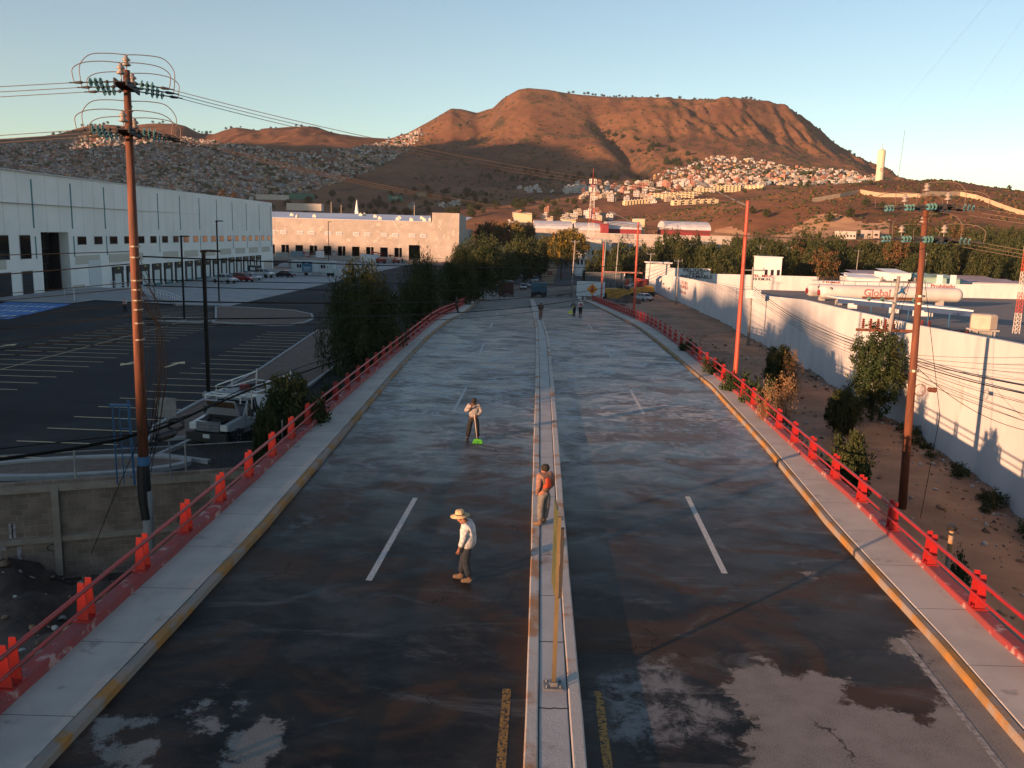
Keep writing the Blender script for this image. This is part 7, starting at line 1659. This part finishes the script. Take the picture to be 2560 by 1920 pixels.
for x in (-2.2, 2.2): q.tube([(x, .1, -.3), (x, .1, hb)], .1, 6)
q.box((-1.9, -.1, hb-3.0), (.5, .1, 3.), .1); q.box((-1.0, -.1, hb-3.0), (.4, .1, 2.8)); q.obj('post', MT['rail_white'], t)
# orange traffic boxes in the yard
for i, (x, Y) in enumerate(((1565, 196), (1599, 200), (1612, 198))):
    c = at(x, 700, Y); q = MB(); q.box((c[0], Y, gzf(c[0], Y)+2.2), (1.6, 1.2, 2.4), taper=.8); tag(q.obj('machine_cover', MT['red_pole']), 'orange-red machine cover in the construction yard', 'machine', 'orange-red machine covers in the yard')
# ---- gas yard
mk('yard', (.10, .095, .10), (.13, .125, .13), rough=.9, scale=.1, detail=8)
yz = lambda X, Y: -4.75
sheet('gas_yard', [(33.5, 207), (31.8, 130), (28.3, 93), (26.2, 66), (25, 50), (24.2, 44), (150, 44), (150, 225), (60, 236)], yz, .0, MT['yard'], 10.)
q = MB(); c0 = at(1617, 671, 204); q.tube
Yw_ = 228.
def facewall(name, x0, x1, Y, ztop, zb, label, m='white_wall', th=.4):
    a = at(x0, 700, Y)[0]; b = at(x1, 700, Y)[0]; q = MB(); q.box(((a+b)/2, Y, (ztop+zb)/2), (b-a, th, ztop-zb)); return tag(q.obj(name, MT[m]), label, 'wall')
facewall('yard_wall', 1617, 2045, 226, at(1840, 686, 226)[2], -7, 'white far wall of the gas yard with black warning lettering')
facewall('yard_wall', 1728-66, 1774, 225.6, at(1740, 671, 226)[2], -5, 'raised white wall panel lettered PELIGRO GAS INFLAMABLE')
facewall('yard_wall', 2047, 2640, 215, at(2200, 705, 215)[2], -7, 'white far wall of the gas yard behind the tanks, right part')
q = MB(); a = at(1650, 658, 212); q.box((a[0], 215, a[2]/2-2.5), (5.2, 5, a[2]+5)); q.box((a[0], 214.6, a[2]+.1), (6.0, 6.2, .3)); tag(q.obj('guard_house', MT['white_wall']), 'small white flat-roofed building at the corner of the gas yard', 'building')
def text(s, loc, size, m, parent=None, rz=0, name='lettering', ext=.01, sx=1.):
    cu = bpy.data.curves.new(name, 'FONT'); cu.body = s; cu.size = size; cu.extrude = ext; cu.align_x = 'CENTER'; cu.align_y = 'CENTER'; cu.offset = .012*size
    o = bpy.data.objects.new(name, cu); COL.objects.link(o); me = bpy.data.meshes.new_from_object(o); COL.objects.unlink(o); bpy.data.objects.remove(o); me.materials.clear(); me.materials.append(MT[m])
    o = bpy.data.objects.new(name, me); COL.objects.link(o)
    if parent: o.parent = parent
    o.location = loc; o.rotation_euler = (R_(90), 0, rz); o.scale = (sx, 1, 1); return o
mk('ink_black', (.02, .02, .02), rough=.8); mk('ink_red', (.25, .02, .02), rough=.8); mk('ink_faded', (.30, .12, .12), rough=.8)
fw = {o['label'][:12]: o for o in COL.objects if o.name.startswith('yard_wall')}
walls = [o for o in COL.objects if o.name.startswith('yard_wall')]
def txt_at(s, x, y, Y, hpx, m, par, sx=1.2):
    p = at(x, y, Y); sz = hpx/FPX*Y*1.42; text(s, (p[0], Y, p[2]), sz, m, par, sx=sx)
txt_at('PELIGRO', 1740, 676, 225.3, 7.5, 'ink_black', walls[1], 1.5); txt_at('GAS', 1741, 683.5, 225.3, 7, 'ink_black', walls[1], 2.); txt_at('INFLAMABLE', 1741, 692, 225.3, 8, 'ink_black', walls[1], 1.25)
txt_at('VEL. MAX.', 1906, 690, 225.7, 6.5, 'ink_red', walls[0], 1.3); txt_at('10 KM./H.', 1904, 698, 225.7, 6.5, 'ink_black', walls[0], 1.2)
txt_at('PROHIBIDO', 2078, 694, 214.7, 6, 'ink_black', walls[2], 1.6); txt_at('ENCENDER FUEGO', 2080, 700, 214.7, 5, 'ink_black', walls[2], 1.25); txt_at('Y FUMAR', 2078, 706, 214.7, 5, 'ink_red', walls[2], 1.6); txt_at('Prohibido', 2357, 716, 214.7, 9, 'ink_red', walls[2], 1.2)
# faded lettering on the near white wall (left end)
def on_rw(s, x, y, hpx, m, sx=1.):
    Yg = 150.
    for _ in range(60):
        q = at(x, y, Yg); Yg += (rwx(Yg)-q[0])*3.
        Yg = min(200, max(40, Yg))
    p = at(x, y, Yg); o = text(s, (rwx(Yg)-.03, Yg, p[2]), hpx/FPX*Yg*1.4, m, RWALL, rz=0); dx = rwx(Yg+5)-rwx(Yg-5); o.rotation_euler = (R_(90), 0, math.atan2(10, dx)-math.pi); o.scale = (sx, 1, 1)
on_rw('TACHOS', 1711, 708, 8, 'ink_faded', 2.2); on_rw('NUMEROS', 1711, 718, 8, 'ink_faded', 2.2); on_rw('ESTACION', 1708, 731, 6, 'ink_faded', 2.)
# tanks
mk('tank_white', (.50, .49, .48), (.43, .42, .41), rough=.6, scale=.3, detail=7)
mk('tank_red', (.22, .02, .02), rough=.5)
def tank(xl, xr, ytop, ybot, Y, label, num):
    a = at(xl, ytop, Y); b = at(xr, ytop, Y); zt = a[2]*.5+b[2]*.5; r = (ybot-ytop)/FPX*Y/2; t = thing('gas_tank', label, 'gas tank', ((a[0]+b[0])/2, Y, -4.75)); zc = at((xl+xr)/2, (ytop+ybot)/2, Y)[2]+4.75; L = b[0]-a[0]
    q = MB(); pr = [(r*math.sin(u_), -L/2+r*.9*(1-math.cos(u_))) for u_ in np.linspace(.02, 1.57, 7)]; pr2 = [(p_[0], -p_[1]) for p_ in pr[::-1]]; q.lathe((0, 0, zc), pr+pr2, (1, 0, 0), 26); q.obj('shell', MT['tank_white'], t, smooth=True)
    q = MB(); q.lathe((-L/2+.0, -.3, zc-.15), [(.05, -.15), (.62, -.05), (.66, .1)], (1, 0, 0), 14); q.obj('manhole', MT['tank_red'], t)
    q = MB(); 
    for x in (-L*.35, 0, L*.35): q.box((x, 0, (zc-r)/2), (.8, 2, zc-r+.8))
    q.obj('saddle', MT['kerb_conc'], t)
    text(num, (-L/2+2.2, -r*.93-.02, zc+.45), 1.5, 'ink_black', t, name='tank_number'); return t, zc, r, L
tank(2016, 2290, 713, 744, 190, 'white gas tank numbered 1, standing behind the other', '1')
t, zc, r, L = tank(2046, 2408, 716, 752, 178, 'white gas tank numbered 2, in front, with the blue and red lettering', '2')
text('Global', (-L*.11, -r-.03, zc+.1), 2.1, 'ink_faded', t, name='lettering'); q = MB(); q.add([(0, 0, 0), (1.2, 0, .5), (2.2, 0, 0), (1.5, 0, .9), (1.0, 0, 2.1), (.75, 0, 1.0)], [(0, 1, 5), (1, 2, 3), (1, 3, 4, 5)]); o = q.obj('emblem', MT['blue_steel'], t); o.location = (L*.02, -r-.05, zc-.2)
# striped barriers, canopy with blue roof edge
def stripes(x0, x1, y, Y, label):
    a = at(x0, y, Y); b = at(x1, y, Y); zt = a[2]; t = thing('striped_barrier', label, 'barrier', (a[0], Y, -4.75)); L = b[0]-a[0]; h = min(1.4, max(.9, zt+4.75)); q = MB(); q.box((L/2, 0, h/2), (L, .3, h)); q.obj('wall', MT['ink_black'], t); q = MB(); n = int(L/1.1)
    for k in range(n): x = k*L/n; q.add([(x, -.16, .05), (x+.5, -.16, .05), (x+.95, -.16, h-.05), (x+.45, -.16, h-.05)], [(0, 1, 2, 3)])
    q.obj('stripe', MT['red_pole'], t)
stripes(1950, 2000, 739, 150, 'orange and black striped barrier at the left end of the gas tanks'); stripes(2290, 2378, 788, 118, 'orange and black striped barrier right of the wooden pole'); stripes(2385, 2428, 792, 116, 'short orange and black striped barrier next to the water tank'); stripes(2200, 2290, 781, 122, 'orange and black striped barrier behind the tall green tree')
mk('canopy_blue', (.02, .05, .12), rough=.5); a = at(2095, 752, 150); b = at(2435, 766, 128)
t = thing('canopy', 'long low canopy with a dark blue edge in front of the gas tanks', 'canopy', (a[0], 150, 0)); L = b[0]-a[0]; q = MB(); z_ = at(2100, 747, 150)[2]; q.hexa([(0, 0, z_), (L, -22, z_), (L, -16, z_), (0, 6, z_)], [(0, 0, z_+.25), (L, -22, z_+.25), (L, -16, z_+.25), (0, 6, z_+.25)]); q.obj('roof', MT['shutter'], t)
q = MB(); q.hexa([(0, -.05, z_-.75), (L, -22.05, z_-.75), (L, -21.8, z_-.75), (0, .2, z_-.75)], [(0, -.05, z_+.02), (L, -22.05, z_+.02), (L, -21.8, z_+.02), (0, .2, z_+.02)]); q.obj('fascia', MT['canopy_blue'], t); q = MB()
for k in range(8): u_ = k/7; q.tube([(L*u_, -22*u_+.3, -4.75), (L*u_, -22*u_+.3, z_-.7)], .1, 6)
q.obj('column', MT['blue_steel'], t)
for k, (u_, w_) in enumerate(((.12, 1.6), (.45, 1.6), (.66, 3.2))): q = MB(); q.box((L*u_, -22*u_-.3, z_-1.0), (w_, .08, .9)); o = q.obj('notice', MT['rail_white'], t)
mk('wtank', (.46, .38, .31), (.40, .33, .27), rough=.8, scale=1); c = at(2457, 822, 88); t = thing('water_tank', 'pale box-shaped water tank on a stand in the gas yard, behind the white wall', 'water tank', (c[0], 88, -4.75)); hz = at(2457, 822, 88)[2]+4.75; ht = at(2457, 785, 88)[2]+4.75
q = MB(); q.lathe((0, 0, hz), [(1.25, 0), (1.3, .1), (1.3, ht-hz-.15), (1.1, ht-hz)], n=8); q.obj('tank', MT['wtank'], t); q = MB()
for x in (-.9, .9):
    for y in (-.7, .7): q.tube([(x, y, 0), (x, y, hz)], .09, 6)
q.box((0, 0, hz-.1), (2.4, 2., .16)); q.box((0, 0, hz*.5), (1.4, 1.2, hz)); q.obj('stand', MT['kerb_conc'], t)
# pipes over the tanks and white pillars
q = MB(); pz = at(2100, 702, 186)[2]; q.tube([(at(2030, 700, 186)[0], 186, pz), (at(2330, 700, 186)[0], 186, pz)], .07, 5)
for x in range(2050, 2330, 30): xx = at(x, 700, 186)[0]; q.tube([(xx, 186, pz), (xx, 186, -2)], .05, 5)
tag(q.obj('pipe_rack', MT['blue_steel']), 'thin blue-green pipes running above the gas tanks', 'pipes')
for x in (2350, 2384): c = at(x, 690, 232); q = MB(); q.box((c[0], 232, -1.5), (1.1, 1.1, at(x, 690, 232)[2]*2+9.5-6)); tag(q.obj('pillar', MT['rail_white']), 'white square pillar rising behind the gas yard wall', 'pillar', 'white pillars behind the gas yard wall')
# roofs of the low neighbourhood behind the tanks
mk('mauve_roof', (.28, .24, .28), (.22, .19, .22), rough=.8, scale=.2); mk('teal_wall', (.22, .34, .31), rough=.8)
for i, (x0, x1, yt, Y, m) in enumerate([(2140, 2260, 684, 248, 'mauve_roof'), (2270, 2350, 690, 244, 'teal_wall'), (2395, 2560, 705, 240, 'mauve_roof'), (2400, 2500, 697, 252, 'mauve_roof'), (2500, 2680, 712, 246, 'mauve_roof'), (2130, 2200, 692, 240, 'rail_white'), (2220, 2275, 680, 240, 'rail_white'), (2360, 2400, 694, 238, 'teal_wall')]):
    a = at(x0, yt, Y); b = at(x1, yt, Y); zt = (a[2]+b[2])/2; t = thing('low_building', ['long low building with a mauve roof directly behind the tank numbered 2', 'low teal-green building behind the gas tanks', 'mauve-roofed shed behind the white rooftops at the right', 'higher mauve-roofed shed left of the lattice mast', 'mauve-roofed shed at the right edge of the picture', 'low white building at the left end of the roofs behind the tanks', 'white-roofed shed behind the wooden pole', 'narrow teal building between the two white pillars'][i], 'building', ((a[0]+b[0])/2, Y, -6)); W_ = b[0]-a[0]
    q = MB(); q.box((0, 4, (zt+5)/2), (W_, 10, zt+6.5)); q.obj('wall', MT['rail_white' if m != 'teal_wall' else m], t); q = MB(); q.add([(-W_/2, -1.4, zt+5.6), (W_/2, -1.4, zt+5.6), (W_/2, 9, zt+6.6), (-W_/2, 9, zt+6.6)], [(0, 1, 2, 3)]); q.obj('roof', MT[m], t)
    q = MB()
    for k in range(max(2, int(W_/4))): q.box((-W_/2+2+4*k, -1.05, zt+3.6), (1.4, .1, 1.0))
    q.obj('window', MT['window_dark'], t)
# ---- red sheds with arched roofs, industrial strip beyond the avenue
mk('red_wall', (.20, .02, .025), rough=.7); mk('arch_roof', (.50, .50, .52), (.40, .41, .44), rough=.5, scale=.4)
def block(name, x0, x1, yt, Y, dep, m, label, zb=-8, roofm='arch_roof', arch=0., cat='building', win=0):
    a = at(x0, yt, Y); b = at(x1, yt, Y); zt = (a[2]+b[2])/2; W_ = b[0]-a[0]; t = thing(name, label, cat, ((a[0]+b[0])/2, Y, zb)); h = zt-zb
    q = MB(); q.box((0, dep/2, h/2), (W_, dep, h)); q.obj('wall', MT[m], t)
    q = MB()
    if arch:
        n = 10; V = []
        for sx in (-W_/2-.3, W_/2+.3):
            for k in range(n+1): u_ = math.pi*k/n; V.append((sx, dep/2-math.cos(u_)*(dep/2+.3), h+math.sin(u_)*arch))
        q.add(V, [(k, k+1, n+2+k, n+1+k) for k in range(n)]+[tuple(range(n+1)), tuple(range(2*n+1, n, -1))])
    else: q.box((0, dep/2, h+.12), (W_+.4, dep+.4, .25))
    q.obj('roof', MT[roofm], t)
    if win:
        q = MB()
        for k in range(win): q.box((-W_/2+W_*(k+.5)/win, -.05, h*.6), (W_/win*.45, .12, min(2., h*.2)))
        q.obj('window', MT['window_dark'], t)
    return t
block('arched_shed', 1336, 1430, 572, 470, 34, 'tilt_conc', 'shed with a pale arched roof, left of the cell tower', arch=4.5)
block('arched_shed', 1440, 1508, 576, 462, 30, 'tilt_conc', 'shed with a pale arched roof directly behind the cell tower', arch=4.2)
block('arched_shed', 1520, 1603, 573, 458, 28, 'red_wall', 'dark red shed with a pale arched roof, right of the cell tower', arch=4.2)
block('arched_shed', 1664, 1776, 575, 455, 26, 'red_wall', 'dark red shed with a pale arched roof, rightmost of the sheds', arch=4.6)
block('red_building', 1506, 1522, 560, 452, 16, 'red_wall', 'tall dark red block between the two arched sheds', roofm='red_wall')
block('red_building', 1482, 1505, 553, 480, 12, 'red_wall', 'dark red rooftop block behind the sheds', roofm='red_wall')
block('long_building', 1470, 1830, 588, 438, 12, 'tilt_conc', 'long low building with a pale roof edge in front of the red sheds', win=0)
block('factory', 1440, 1530, 600, 400, 30, 'panel_beige', 'grey-beige factory block right of the yellow median trees', win=5)
block('factory', 1560, 1680, 600, 410, 25, 'tilt_conc', 'wide grey factory front behind the third red street lamp', win=8)
block('factory', 1680, 1790, 603, 405, 25, 'corrugated', 'blue-grey sheet metal shed right of the wide factory front')
block('white_house', 1408, 1440, 548, 500, 12, 'terrace', 'small cream building with a rooftop tank, above the arched sheds', win=2)
block('white_house', 1588, 1612, 548, 490, 12, 'terrace', 'cream cube building above the rightmost arched shed', win=2)
block('white_house', 1284, 1330, 533, 500, 14, 'terrace', 'tall cream building above the autumn trees, left of the arched sheds', win=3)
block('white_house', 1270, 1300, 550, 480, 14, 'tilt_conc', 'cream building half hidden by the rusty trees', win=2)
block('white_house', 1560, 1584, 556, 486, 12, 'house_pink', 'brick-red building above the dark red shed', win=3)
block('long_building', 1160, 1290, 620, 380, 16, 'panel_white', 'long white building behind the olive-green avenue trees', win=6)
block('shop', 1442, 1470, 628, 330, 10, 'panel_white', 'pale three-storey building at the right side of the avenue', win=3)
block('long_building', 1200, 1262, 648, 300, 10, 'panel_white', 'white low building behind the first trees of the avenue', win=4)
block('belt_building', 1910, 1956, 644, 250, 10, 'rail_white', 'white sheet-roofed building in a gap of the tree belt', roofm='rail_white', win=3)
def block_hill(name, x0, x1, yt, yb, Ya, m, label, roofm='arch_roof', win=0, dep=12):
    Y = Ya; xm = (x0+x1)/2
    for _ in range(80):
        q_ = at(xm, yb, Y); dz = q_[2]-(float(TZ(q_[0], Y)) if Y > 335 else -7.4); Y = min(Ya*1.5, max(Ya*.6, Y+dz*1.5))
    return block(name, x0, x1, yt, Y, dep, m, label, zb=at(xm, yb, Y)[2]-1.5, roofm=roofm, win=win)
mk('green_roof', (.02, .13, .10), rough=.6)
block_hill('long_building', 640, 722, 487, 497, 900, 'panel_beige', 'long beige wall-like building above the end of the white warehouse'); block_hill('green_building', 722, 782, 484, 496, 900, 'green_roof', 'long green building below the left hillside town', roofm='green_roof')
block_hill('long_building', 716, 803, 509, 523, 650, 'panel_beige', 'long pale building behind the roof of the concrete warehouse')
block_hill('green_building', 969, 1005, 489, 500, 900, 'green_roof', 'green building at the left, on the slope below the mountain', roofm='green_roof', win=1); block_hill('green_building', 1036, 1071, 481, 492, 950, 'green_roof', 'green building at the right, on the slope below the mountain', roofm='green_roof', win=1)
block_hill('pale_building', 2099, 2141, 579, 600, 480, 'panel_beige', 'pale perforated building at the edge of the quarry, above the tree belt', win=5, dep=8)
block_hill('pale_building', 2165, 2200, 577, 596, 480, 'tilt_conc', 'smaller pale building right of the perforated one, above the tree belt', win=2, dep=8)
# villa at the right end of the crest
Y = 880; a = at(2500, 506, Y); t = thing('villa', 'modern white villa with a flat roof at the right end of the hill crest', 'villa', (a[0]+8, Y, a[2]-4), R_(-8)); q = MB(); q.box((-2, 0, 6), (15, 12, 10)); q.obj('wall', MT['terrace'], t); q = MB(); q.box((1.5, 0, 14.6), (25, 15, .9)); q.box((1.5, 0, 10.2), (22, 13, .8)); q.obj('roof', MT['house_white'], t); q = MB(); q.box((3, -.2, 12.3), (18, 11, 3.6)); q.obj('glazing', MT['glass_dark'], t)
# long wall climbing the brown hill
wp = [(1560, 507, 905), (1690, 498, 905), (1750, 478, 905)]
hw = [(2030, 500), (2100, 488), (2150, 478), (2200, 487), (2300, 488), (2400, 484), (2440, 492), (2500, 514), (2570, 536), (2640, 560)]
q = MB(); tops = []; 
for x, y in hw:
    Y = 820
    for _ in range(60):
        w0 = at(x, y+6, Y); dz = w0[2]-float(TZ(w0[0], Y)); Y = min(905, max(600, Y+dz*1.5))
    tops.append((w0[0], Y))
P2 = dens([(a, b) for a, b in tops], 12); Ls = []
for a, b in P2: z = float(TZ(a, b)); Ls.append([(a, b, z-2), (a, b, z+3.6), (a, b+.5, z+3.6), (a, b+.5, z-2)])
V = [p for r_ in Ls for p in r_]; q.add(V, [(i*4+j, (i+1)*4+j, (i+1)*4+j+1, i*4+j+1) for i in range(len(Ls)-1) for j in range(3)])
mk('hill_wall', (.42, .33, .23), (.36, .28, .2), rough=.95, scale=.3); tag(q.obj('hill_wall', MT['hill_wall'], fixn=True), 'long pale block wall climbing along the brown hill on the right', 'wall')
# church steeple
c = at(892, 520, 560); t = thing('church_steeple', 'small white steeple standing among the dark trees behind the concrete warehouse', 'steeple', (c[0], 560, -5)); h = at(892, 505, 560)[2]+5; q = MB(); q.box((0, 0, h*.4), (2.2, 2.2, h*.8)); q.obj('tower', MT['rail_white'], t); q = MB(); q.lathe((0, 0, h*.8), [(1.3, 0), (.1, h*.25)], n=8); q.obj('spire', MT['rail_white'], t)
for i, (x, yt, yb, Y) in enumerate([(828, 505, 535, 520), (853, 512, 535, 520), (1036, 512, 545, 520), (421, 440, 480, 900)]):
    a = at(x, yt, Y); b = at(x, yb, Y); q = MB(); q.tube([(b[0], Y, b[2]-12), (a[0], Y, a[2])], [.35, .2], 6); tag(q.obj('mast', MT['house_cream']), 'distant pale mast standing behind the warehouse roofs', 'mast', 'distant masts behind the warehouses')
# white sheds and walls among the trees on the lower slope, left centre
for i, p in enumerate(scatter([(1100, 450), (1240, 440), (1330, 450), (1330, 480), (1100, 475)], 600, 1000, 26, 44)): put_house(p, .9, 'house among the dark trees right of the concrete warehouse', 'houses among the dark trees', (0, 1, 4))
for i, p in enumerate(scatter([(820, 440), (1010, 430), (1010, 450), (850, 460)], 700, 1300, 8, 45)): put_house(p, 1., 'house on the shaded slope above the concrete warehouse', 'houses on the shaded slope', (0, 0, 2))
# gutter pipe and survey instrument by the right railing
q = MB(); q.tube([(rx+.55, y, z) for rx, y, z in [(L_(RR, y)+.15, y, -.35+.0*y) for y in np.arange(9, 25, 2)]], .2, 10); tag(q.obj('pipe', MT['metal_black'], smooth=True), 'thick black pipe lying just outside the near right railing', 'pipe')
c = at(2377, 1345, 22); t = thing('survey_marker', 'small yellow stand with a dark cap outside the near right railing', 'marker', (c[0], 22, gzf(c[0], 22))); h = at(2377, 1325, 22)[2]-gzf(c[0], 22); q = MB(); q.tube([(0, 0, 0), (0, 0, h)], [.09, .06], 8); q.obj('stand', MT['kerb_yellow'], t); q = MB(); q.lathe((0, 0, h), [(.12, 0), (.14, .1), (.08, .16)], n=10); q.obj('cap', MT['metal_black'], t)
q = MB(); q.tube([(16.5, 35, -.9), (16.5, 34.9, .1)], .22, 8); 

# loose stones on the dirt and the soil bank
def stones(label, xr, yr, n, seed, smin, smax, m):
    r = np.random.RandomState(seed); X = r.uniform(*xr, n); Y = r.uniform(*yr, n)
    lo_ = np.interp(Y, RR[0], RR[1])+.6; hi_ = np.interp(Y, [p[1] for p in RWB], [p[0] for p in RWB])-.1
    k = ((X > lo_) & (X < hi_)) if xr[0] > 0 else (Y < wallY(X)-.3)
    if xr[0] > 0: X = np.where(r.rand(n) < .45, hi_-np.abs(r.normal(size=n))*.7, X); k = (X > lo_) & (X < hi_)
    X, Y = X[k], Y[k]; Z = gz(X, Y)
    shrubs('loose_stones', np.stack([X, Y, Z-.3+.02], 1), (smin+(smax-smin)*r.rand(len(X))**3), m, label, 'stones', seed)
stones('loose stones and rubble scattered over the dirt lot on the right', (11, 24), (12, 110), 2600, 5, .03, .16, [MT['kerb_conc'], MT['dirt'], MT['dirt_dark']])
stones('loose stones on the dark soil bank below the retaining wall', (-24, -8.6), (8, 30), 1500, 6, .03, .17, [MT['dirt'], MT['dirt_dark'], MT['median_kerb']])
c = P(8, 1905, .17); t = thing('mesh_panel', 'corner of a pale wire mesh panel at the bottom left edge of the picture', 'panel', (c[0]-.45, c[1]+.1, .17)); q = MB(); q.tube([(0, 0, 0), (0, 0, .75), (.12, -.9, .75), (.12, -.9, 0)], .03, 6); q.obj('frame', MT['rail_white'], t); q = MB()
for k in range(7): q.tube([(.0, 0, .1*k+.05), (.12, -.9, .1*k+.05)], .008, 4); q.tube([(.017*k, -.128*k, 0), (.017*k, -.128*k, .75)], .008, 4)
q.obj('wire', MT['median_kerb'], t)
# ================================================================ labels: give members of groups their place
ORD = ['first', 'second', 'third', 'fourth', 'fifth', 'sixth', 'seventh', 'eighth', 'ninth', 'tenth', 'eleventh', 'twelfth', 'thirteenth', 'fourteenth', 'fifteenth']
ZONE = [(250, 'near the left edge'), (420, 'behind the left pole'), (680, 'above the long white warehouse'), (1100, 'above the concrete warehouse'), (1250, 'above the avenue trees'), (1420, 'left of the cell tower'),
        (1560, 'around the cell tower'), (1700, 'right of the cell tower'), (1800, 'left of the near lamp'), (1950, 'right of the near lamp'), (2080, 'left of the gas tanks'), (2240, 'left of the right pole'), (2350, 'behind the right pole'), (9999, 'near the right edge')]
bpy.context.view_layer.update()
def wpos(o):
    if o.type == 'MESH' and o.parent is None and o.location.length < .01 and len(o.data.vertices):
        bb = [Vector(c) for c in o.bound_box]; c = sum(bb, Vector())/8
        return o.matrix_world @ c
    return o.matrix_world.translation
grp = {}
for o in COL.objects:
    if o.parent is None and o.get('label') and o.get('kind') != 'stuff': grp.setdefault(o['label'], []).append(o)
def name_all(L, base, tail=''):
    if L[0]['category'] == 'wire': L.sort(key=lambda o: -wpos(o).z); sfx = 'from the top'
    else: L.sort(key=lambda o: px(*wpos(o))[0]); sfx = 'from the left'
    base = ' '.join(base.split()[:12 if not tail else 7]).rstrip(',')
    for i, o in enumerate(L): o['label'] = (base+', '+ORD[i]+' '+sfx+' '+tail).strip()
SHORT = {'tree in the dense belt behind the gas yard': 'tree in the belt behind the yard', 'dark tree in the woods at the foot of the mountain': 'dark tree at the mountain foot', 'rounded tree standing alone on the brown hill': 'lone tree on the brown hill',
         'tree at the foot of the brown hill on the right': 'tree below the brown hill', 'dark tree in the ravine on the mountain': 'dark tree in the mountain ravine', 'tree silhouetted on the ridge of the mountain': 'ridge tree on the mountain', 'tree silhouetted on the ridge above the left hillside town': 'ridge tree above the left town'}
for c_ in CN:
    SHORT[c_+' flat-roofed house in the cluster at the foot of the mountain'] = c_+' flat-roofed house at the mountain foot'; SHORT[c_+' box house near the bottom of the right hillside town'] = c_+' box house of the right town'
    SHORT[c_+' house in the shaded left part of the cluster at the foot of the mountain'] = c_+' shaded house at the mountain foot'; SHORT[c_+' house among the dark trees right of the concrete warehouse'] = c_+' house among the dark trees'
SHORT['dark tree in the strip above the white houses'] = 'dark tree above the white houses'
for lb, L in grp.items():
    if 1 < len(L) <= 15: name_all(L, lb)
    elif len(L) > 15 and L[0]['category'] in ('tree', 'house'):
        zs = {}
        for o in L: x = px(*wpos(o))[0]; zs.setdefault(next(z for m_, z in ZONE if x < m_), []).append(o)
        for z, M_ in zs.items():
            b = SHORT.get(lb, lb)
            if len(M_) == 1: M_[0]['label'] = ' '.join(b.split()[:10])+', '+z
            elif len(M_) <= 15: name_all(M_, b, z)
            else:
                b = ' '.join(b.split()[:10])+', '+z
                for o in M_: o['label'] = b; o['group'] = o['group']+' '+z
for k_, p_ in PROT.items():
    if k_ not in used:
        for ch in list(p_.children): bpy.data.objects.remove(ch)
        bpy.data.objects.remove(p_)
# ================================================================ the evening air
hz = MB(); hz.box((0, 1900, 392), (8000, 4600, 816)); hz = hz.obj('haze', []); tag(hz, 'thin evening haze over the valley', 'haze', kind='stuff')
m = bpy.data.materials.new('haze'); m.use_nodes = True; nt = m.node_tree; nt.nodes.remove(nt.nodes['Principled BSDF']); pv = nt.nodes.new('ShaderNodeVolumePrincipled')
pv.inputs['Color'].default_value = (.86, .88, .92, 1); pv.inputs['Density'].default_value = .000035; pv.inputs['Anisotropy'].default_value = .2; lk(nt, pv.outputs[0], nt.nodes['Material Output'].inputs['Volume']); hz.data.materials.append(m)
